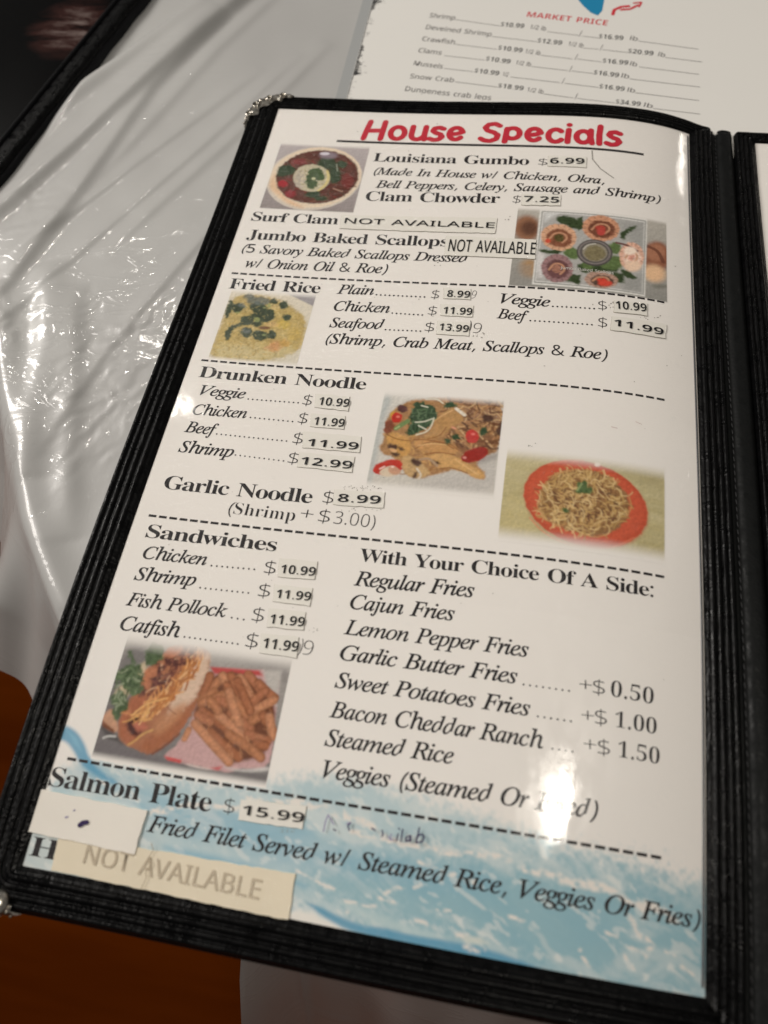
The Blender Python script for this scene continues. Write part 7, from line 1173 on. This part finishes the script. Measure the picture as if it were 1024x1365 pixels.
def corner(cu, cv, su, sv, rad):
    """bent plate over the rounded corner, with scrollwork, balls and pearls along it"""
    V = []; c = (cu+su*rad, cv+sv*rad)
    ang = np.linspace(-14, 104, 30); prof = [(-4.6, 2.5), (-2.0, 3.1), (.3, 2.9), (1.2, 1.6), (1.6, -.5), (1.5, -3.6), (.6, -4.8)]
    for a in ang:
        ca, sa = math.cos(math.radians(a)), math.sin(math.radians(a)); sc = 1+.22*math.sin(math.radians(a)*9)
        for o_, z in prof:
            rr = rad+(o_ if o_ > 0 else o_*sc*(1.0 if 5 < a < 85 else .35)); V.append(P3(c[0]-su*rr*ca, c[1]-sv*rr*sa, z))
    t = empty('metal_corner', '', ''); del t['label']; del t['category']
    bpy.data.objects.remove(t)
    base = obj('metal_corner', np.array(V), grid_faces(len(ang), len(prof)), M['metal'], menu, True)
    def at(a, off, dh):
        rr = rad+off; return P3(c[0]-su*rr*math.cos(math.radians(a)), c[1]-sv*rr*math.sin(math.radians(a)), dh)
    for a in (4, 31, 59, 86):
        v, f = torus_arc(at(a, -1.0, 3.1), 2.0*MM, .50*MM, a*3, a*3+430, 22, 6, .55); obj('scroll', v, f, M['metal'], base, True)
    for a in (-6, 17, 45, 73, 97):
        v, f = ball(at(a, .2, 2.4), (1.25 if a == 45 else .9)*MM, squash=.7); obj('pearl', v, f, M['metal'], base, True)
    for a in np.linspace(-8, 99, 9):
        v, f = ball(at(a, 1.7, .2), .55*MM, 6, 8); obj('bead', v, f, M['metal'], base, True)
    return base
corner(WIN[0]-13.6, WIN[1]-7.0, 1, 1, 17)
corner(WIN[0]-13.6, WIN[3]+12.0, 1, -1, 13)
v, f = ball(P3(-1.2, 376.2, 2.6), 3.9*MM, 14, 18, .7); obj('rosette', v, f, M['metal'], menu, True)

# ------------------------------------------------------------ laminated price sheet on the table behind
TZ = -8.
sheet = empty('price_sheet', 'white laminated seafood price sheet headed Market Price, lying behind the open menu', 'price list')
c = np.array([[33.34,-104.26],[33.14,-20.62],[27.38,-20.28],[25.76,-104.0]])   # edge of print area and of the sleeve, upper left
def slab(name, poly, z0, z1, mat, parent):
    n = len(poly); V = [(*p, z1) for p in poly]+[(*p, z0) for p in poly]
    V = [(x*MM, -y*MM, z*MM) for x, y, z in V]
    F = [list(range(n))[::-1], list(range(n, 2*n))]+[[i, (i+1) % n, n+(i+1) % n, n+i] for i in range(n)]
    return obj(name, V, F, mat, parent)
us_ = c[0, 0]; ue_ = c[2, 0]
slab('sleeve_border', [(ue_, -210), (us_, -210), (us_, 40), (ue_, 40)], TZ-1.1, TZ-.15, M['sleeve'], sheet)
slab('paper_sheet', [(us_+.01, -210), (300, -210), (300, 40), (us_+.01, 40)], TZ-1.0, TZ-.1, M['sheet'], sheet)
# inked brush border down its left side
rg = np.random.default_rng(2); parts = []
for v in np.arange(-208, 38, .55):
    blotch = max(0, math.sin(v*.11+.6)+.55*math.sin(v*.31+2)+.3*math.sin(v*.9)); l = .5+2.6*blotch*rg.uniform(.4, 1.2)
    parts.append(ribbon([(us_+.2, v), (us_+.2+l, v+rg.uniform(-.5, .5))], rg.uniform(.25, .6), False))
for _ in range(70):
    v = rg.uniform(-205, 35); b_ = max(0, math.sin(v*.11+.6)); uu = us_+rg.uniform(1, 2+7*b_); parts.append(ribbon([(uu, v), (uu+rg.uniform(.5, 2.2), v+rg.uniform(-.3, .3))], .22, False))
V, F = merge(parts); obj('brush_border', flat3(V[:, 0], V[:, 1], TZ-.04), F, M['brush'], sheet, kind='stuff')
for s, st, a, b_, cap, col, where in TEXTS:
    if where == 'sheet': print_line(s, st, a, b_, cap, M['redsheet' if col == 'red' else col], sheet, 'printed_text', z=TZ-.02)
for a, b_ in [[[83.82,-88.12],[109.7,-83.47]],[[135.91,-79.63],[152.96,-77.11]],[[155.01,-76.56],[163.91,-75.34]],[[185.02,-73.73],[216.18,-68.27]],[[106.05,-74.11],[131.05,-70.69]],[[156.33,-66.44],[164.32,-65.86]],[[166.31,-65.64],[179.77,-63.78]],[[199.25,-60.7],[217.98,-57.97]],[[86.48,-66.43],[109.61,-63.32]],[[133.93,-59.41],[150.87,-57.12]],[[153.44,-57.24],[166.34,-55.41]],[[185.88,-52.43],[216.36,-48.02]],[[81.47,-56.58],[104.03,-53.89]],[[129.66,-49.89],[149.06,-47.52]],[[151.04,-47.32],[162.46,-45.79]],[[181.31,-42.6],[216.82,-38.08]],[[82.84,-45.96],[99.0,-44.01]],[[119.25,-40.8],[145.36,-37.69]],[[148.12,-37.24],[165.66,-34.95]],[[184.43,-31.91],[216.16,-27.71]],[[90.3,-35.3],[113.09,-32.33]],[[137.62,-28.38],[153.23,-26.06]],[[155.16,-25.88],[174.29,-23.54]],[[193.63,-20.44],[216.6,-17.63]]]:
    v, f = ribbon([a, b_], .32, False); obj('ruled_line', flat3(v[:, 0], v[:, 1], TZ-.03), f, M['greyink'], sheet)
p = np.array([[151.27,-108.27],[154.46,-102.93],[158.87,-97.04],[162.66,-94.85],[164.92,-99.27],[164.95,-108.74]]); n = len(p); q = np.concatenate([p[:-1], [p[-2]+[2, -30]], [p[0]+[-4, -30]], [p[0]]])
obj('blue_emblem', flat3(q[:, 0], q[:, 1], TZ-.03), [list(range(len(q)))], M['blueink'], sheet)
V, F = merge([ribbon(s_, w, True) for s_, w in zip([[[170.76,-96.15],[171.43,-100.18],[175.02,-102.99],[179.07,-103.81]],[[175.1,-100.31],[179.96,-101.16],[183.94,-104.65]],[[181.86,-106.6],[185.92,-107.42],[184.78,-103.34]]], (1.9, 1.5, 1.1))]); V2, F2 = merge([(V, F)])
obj('red_shrimp_emblem', flat3(V[:, 0], V[:, 1], TZ-.03+.0005*np.arange(len(V))), F, M['redsheet'], sheet)

# ------------------------------------------------------------ closed black menu at the upper left
bm = np.array([[-148.99,31.43],[-122.77,-93.91],[-109.85,-94.35],[-107.62,-85.75],[-114.96,-41.99],[-125.28,-6.14],[-144.0,43.72]])
other = empty('closed_menu', 'second black menu with worn glossy dark page, at the upper left of the table', 'menu')
o = bm[0]; e = bm[1]-bm[0]; e = e/np.hypot(*e); nrm = np.array([e[1], -e[0]])
if nrm[0] > 0: nrm = -nrm
def bmp(t, s_): return tuple(o+e*t+nrm*s_)
def pad(name, t0, t1, s0, s1, z0, z1, mat, rnd=2., seed=0, wav=0.):
    ts = linspace_step(t0, t1, 4); prof = [(0, z0), (0, z0+.3*(z1-z0)), (rnd*.3, z1-.25*rnd), (rnd, z1), ((s1-s0)*.5, z1+.2), (s1-s0-rnd, z1), (s1-s0, z0)]
    V = []
    for t in ts:
        for s_, z in prof:
            u, v = bmp(t, s0+s_+wav*math.sin(t*.21+seed)*(1 if s_ < 1 else 0)); V.append((u*MM, -v*MM, z*MM))
    F = list(map(tuple, grid_faces(len(ts), len(prof)))); F.append(tuple(range(len(prof)))); F.append(tuple((len(ts)-1)*len(prof)+k for k in range(len(prof)))[::-1])
    return obj(name, V, F, mat, other, True)
pad('cover_board', -60, 152, -14.5, 200, -11, -7.2, M['oldleather'], 1.6, 1, .35)
pad('cover_edge', -60, 152, -12.0, -1.0, -7.1, -4.6, M['leather'], 2.0, 2, .3)
pad('edge_piping', -60, 152, -1.6, .6, -5.5, -3.6, M['oldleather'], .7, 2)
pad('dark_page', -60, 150, .7, 198, -7.1, -4.6, M['darkpage'], .6)
for t in (38, 52, 66, 84):
    u, v = bmp(t, -7.5); r_, f = ribbon([bmp(t, -7.2), bmp(t+9, -7.2)], .9, False)
    obj('worn_spot', flat3(r_[:, 0], r_[:, 1], -4.32), f, M['spine'], other)

# ------------------------------------------------------------ table, vinyl cloth, floor
TT = -11.5
TB = {"edge":[[-98.04,165.88],[-63.5,225.09],[-41.08,255.24],[-24.02,276.96],[79.32,382.66]],"r1":[[-151.9,33.0],[-127.11,-9.21],[-105.76,-41.37],[-70.56,-96.99]],"r1b":[[-145.79,48.08],[-121.23,7.11],[-97.06,-28.75],[-59.63,-91.64]],"r2":[[-124.87,51.02],[-95.48,-9.84],[-51.76,-97.68]],"r3":[[-113.8,127.0],[-108.53,102.3],[-96.62,51.65],[-81.67,-23.2],[-66.01,-63.44]],"r4":[[-95.28,106.05],[-84.17,137.99],[-74.9,171.85],[-60.17,224.68]],"r4b":[[-77.8,118.86],[-63.13,162.16],[-43.59,222.64],[-33.35,249.22]],"r5":[[-108.37,140.4],[-87.22,181.48],[-69.03,210.92],[-54.29,241.7],[-38.78,263.14]],"cr":[[-41.1,168.17],[-38.84,146.73],[-40.25,192.18],[-49.45,125.46]],"cr2":[[-100.13,153.04],[-93.99,156.8]],"cr3":[[-120.67,69.81]],"cr4":[[245.17,-16.18],[238.06,-18.48]],"bm":[[-148.99,31.43],[-122.77,-93.91],[-109.85,-94.35],[-107.62,-85.75],[-114.96,-41.99],[-125.28,-6.14],[-144.0,43.72]]}
edge = np.array(TB['edge'][:4]+[[12, 319], [62, 350], [102, 362], [136, 366], [170, 367]]); d0 = (edge[1]-edge[0]); d0 /= np.hypot(*d0)
edge = np.concatenate([[edge[0]-d0*520], edge, [[900, 370]]])
cum = np.concatenate([[0], np.cumsum(np.hypot(*np.diff(edge, axis=0).T))]); s0 = cum[1]
S_ = np.concatenate([np.arange(0, s0-330, 10), np.arange(s0-330, s0-80, 2.), np.arange(s0-80, s0+430, 1.5), np.arange(s0+430, cum[-1], 10)])
def smooth_edge(s):
    r = np.zeros((len(s), 2))
    for k in range(-6, 7):
        x = np.clip(s+k*5, 0, cum[-1]); r += np.stack([np.interp(x, cum, edge[:, 0]), np.interp(x, cum, edge[:, 1])], -1)
    return r/13
E_ = smooth_edge(S_); CEN = np.array([600., -700.])
tg = np.gradient(E_, axis=0); tg /= np.hypot(*tg.T)[:, None]
for _ in range(40): tg[1:-1] = (tg[:-2]+tg[1:-1]*2+tg[2:])/4
tg /= np.hypot(*tg.T)[:, None]; outn = np.stack([-tg[:, 1], tg[:, 0]], -1)
inn = np.array([.72, -.69])
NOUT = 34
T_ = np.concatenate([np.linspace(-1, 0, NOUT, endpoint=False), np.arange(0, 330, 1.6), np.linspace(335, 1300, 90)])
SS, TTm = np.meshgrid(S_, T_, indexing='ij')
sc_ = cum[4]
k1 = np.clip((SS-sc_-124)/14, 0, 1); k1 = k1*k1*(3-2*k1)
tin = np.clip(TTm, 0, None); tout = np.clip(-TTm, 0, None)*(135-112*np.clip((SS-sc_+5)/60, 0, 1)*(1-k1)+560*k1)
fl_ = np.radians(60+12*k1); th = np.clip(tout/9., 0, 1)*fl_; rr_ = 9/fl_
outd = np.where(tout < 9, rr_*np.sin(th), rr_*np.sin(fl_)+(tout-9)*np.cos(fl_))
down = np.where(tout < 9, rr_*(1-np.cos(th)), rr_*(1-np.cos(fl_))+(tout-9)*np.sin(fl_))
fold = np.clip((tout-6)/60, 0, 1)*(1-.5*k1)
wv = np.sin(SS*.075+.8)*6+np.sin(SS*.19)*2.6+np.sin(SS*.041+2)*5
outd = outd+wv*fold; down = down+fold*np.sin(SS*.10)*3*(1-k1)
dc = CEN-E_; lc = np.hypot(*dc.T)[:, None]; al_ = np.clip(tin/lc, 0, .98)
Ux = E_[:, 0][:, None]+dc[:, 0][:, None]*al_+outn[:, 0][:, None]*outd; Vx = E_[:, 1][:, None]+dc[:, 1][:, None]*al_+outn[:, 1][:, None]*outd
Z = TT-down
def ridge(line, amp, w, w2=None, fade=True):
    global Z
    p = np.array(line); q = p
    sel = (Ux > p[:, 0].min()-5*w) & (Ux < p[:, 0].max()+5*w) & (Vx > p[:, 1].min()-5*w) & (Vx < p[:, 1].max()+5*w)
    u, v = Ux[sel], Vx[sel]; best = np.full(u.shape, 1e9); side = np.zeros(u.shape); tt = np.zeros(u.shape); L = 0; tot = np.hypot(*np.diff(p, axis=0).T).sum()
    for k in range(len(p)-1):
        a, b_ = p[k], p[k+1]; ab = b_-a; l = np.hypot(*ab); t = np.clip(((u-a[0])*ab[0]+(v-a[1])*ab[1])/(l*l), 0, 1)
        d = np.hypot(u-a[0]-t*ab[0], v-a[1]-t*ab[1]); c = (ab[0]*(v-a[1])-ab[1]*(u-a[0])); s_ = d < best
        best = np.where(s_, d, best); side = np.where(s_, np.sign(c), side); tt = np.where(s_, (L+t*l)/tot, tt); L += l
    ww = np.where(side > 0, w, w2 or w); g = amp*np.exp(-(best/ww)**2)
    if fade: g = g*np.clip(np.minimum(tt, 1-tt)/.18, 0, 1)**.5
    Z[sel] += g
def ext(l, k=60):
    l = [np.array(p) for p in l]; a = l[0]-l[1]; b_ = l[-1]-l[-2]; return [l[0]+a/np.hypot(*a)*k]+l+[l[-1]+b_/np.hypot(*b_)*k]
ridge(ext(TB['r1']), 6.5, 9, 5); ridge(ext(TB['r1b']), 2.0, 7, 9); ridge(ext(TB['r2']), 3.6, 4.5, 12)
ridge(ext(TB['r3'], 30), 2.6, 4.2, 14)
for l_, a_m, w_ in (([(-150, 250), (-95, 120), (-40, 20), (0, -60)], 1.5, 2.2), ([(-120, 110), (-70, 30), (-20, -45)], 1.1, 1.8), ([(-70, 100), (-45, 50), (-8, -20), (14, -70)], 1.3, 2.6), ([(-60, 215), (-50, 160), (-28, 100), (-12, 60)], 1.0, 1.6), ([(-95, 60), (-70, -10), (-52, -60), (-20, -130)], 1.6, 3.)): ridge(l_, a_m*.72, w_*1.3, w_*3.5)
ridge(TB['r4'], 2.6, 7, 9); ridge(TB['r4b'], 2.2, 9, 6); ridge(ext(TB['r5'], 20), 3.5, 4.5, 9)
def ripples(cu, cv, ru, rv, ang, lam, amp, seed):
    global Z
    g = np.exp(-((Ux-cu)/ru)**2-((Vx-cv)/rv)**2); a = math.radians(ang)
    x = (Ux-cu)*math.cos(a)+(Vx-cv)*math.sin(a); y = -(Ux-cu)*math.sin(a)+(Vx-cv)*math.cos(a)
    wob = (fbm(Ux*.07+seed, Vx*.07)-.5)*lam*3; br = np.clip((fbm(x*.06+seed, y*.14+5)-.38)*3.2, 0, 1)
    Z += amp*g*br*np.sin((y+wob)*2*math.pi/lam)
cr = TB['cr']
ripples(cr[0][0]-2, cr[0][1]-12, 26, 44, -38, 8.5, .42, 3); ripples(cr[2][0], cr[2][1], 14, 26, -55, 7, .35, 9)
a_ = TB['cr2'][0]; ripples(a_[0]-4, a_[1], 16, 26, 40, 9, .40, 5)
a_ = TB['cr3'][0]; ripples(a_[0], a_[1], 14, 16, -20, 9, .45, 7)
a_ = TB['cr4'][0]; ripples(a_[0], a_[1], 12, 12, 30, 8, .5, 2)
Z += (fbm(Ux*.022, Vx*.022, 3)-.5)*1.6*np.clip(tin/20, 0, 1)
# keep the cloth pressed flat under the sheet and the menus
press = np.clip(((Ux-20)/10), 0, 1)*np.clip((-Vx+25)/20, 0, 1)
Z = Z*(1-press)+np.minimum(Z, TT+.6)*press
side_ = (Ux-bm[0][0])*nrm[0]+(Vx-bm[0][1])*nrm[1]
pr2 = np.clip((side_+18)/8, 0, 1)*np.clip((60-Vx)/30, 0, 1); Z = Z*(1-pr2)+np.minimum(Z, TT+.3)*pr2
pr3 = np.clip((Ux+14)/8, 0, 1)*np.clip((Vx+10)/10, 0, 1)*(TTm > 0); Z = Z*(1-pr3)+np.minimum(Z, TT+1.5)*pr3
cloth = obj('tablecloth', np.stack([Ux*MM, -Vx*MM, Z*MM], -1).reshape(-1, 3), grid_faces(*SS.shape)[:, ::-1], M['cloth'], None, True)
cloth['label'] = 'glossy white crumpled plastic tablecloth hanging over the table edge'; cloth['category'] = 'tablecloth'
# table under the cloth
table = empty('table', 'table under the white plastic cloth', 'table')
mid = [tuple(x) for x in smooth_edge(np.linspace(60, cum[-1]-60, 60))+np.array([4., -4.])]
slab('tabletop', mid+[(840, -900), (-420, -900)], TT-28, TT-2.0, plain('dark_wood', (.05, .02, .01), .5), table)
for x, y in ((60, 250), (760, 250), (60, -600), (760, -600)):
    slab('leg', [(x-20, y-20), (x+20, y-20), (x+20, y+20), (x-20, y+20)], -740, TT-28.2, M['oldleather'], table)
fl = obj('floor', [(-4, -4, -.742), (4, -4, -.742), (4, 4, -.742), (-4, 4, -.742)], [(0, 1, 2, 3)], M['floor']); fl['kind'] = 'structure'
for o in list(bpy.data.objects):
    if o.type == 'MESH' and o.get('label') is None and 'label' in o: del o['label']
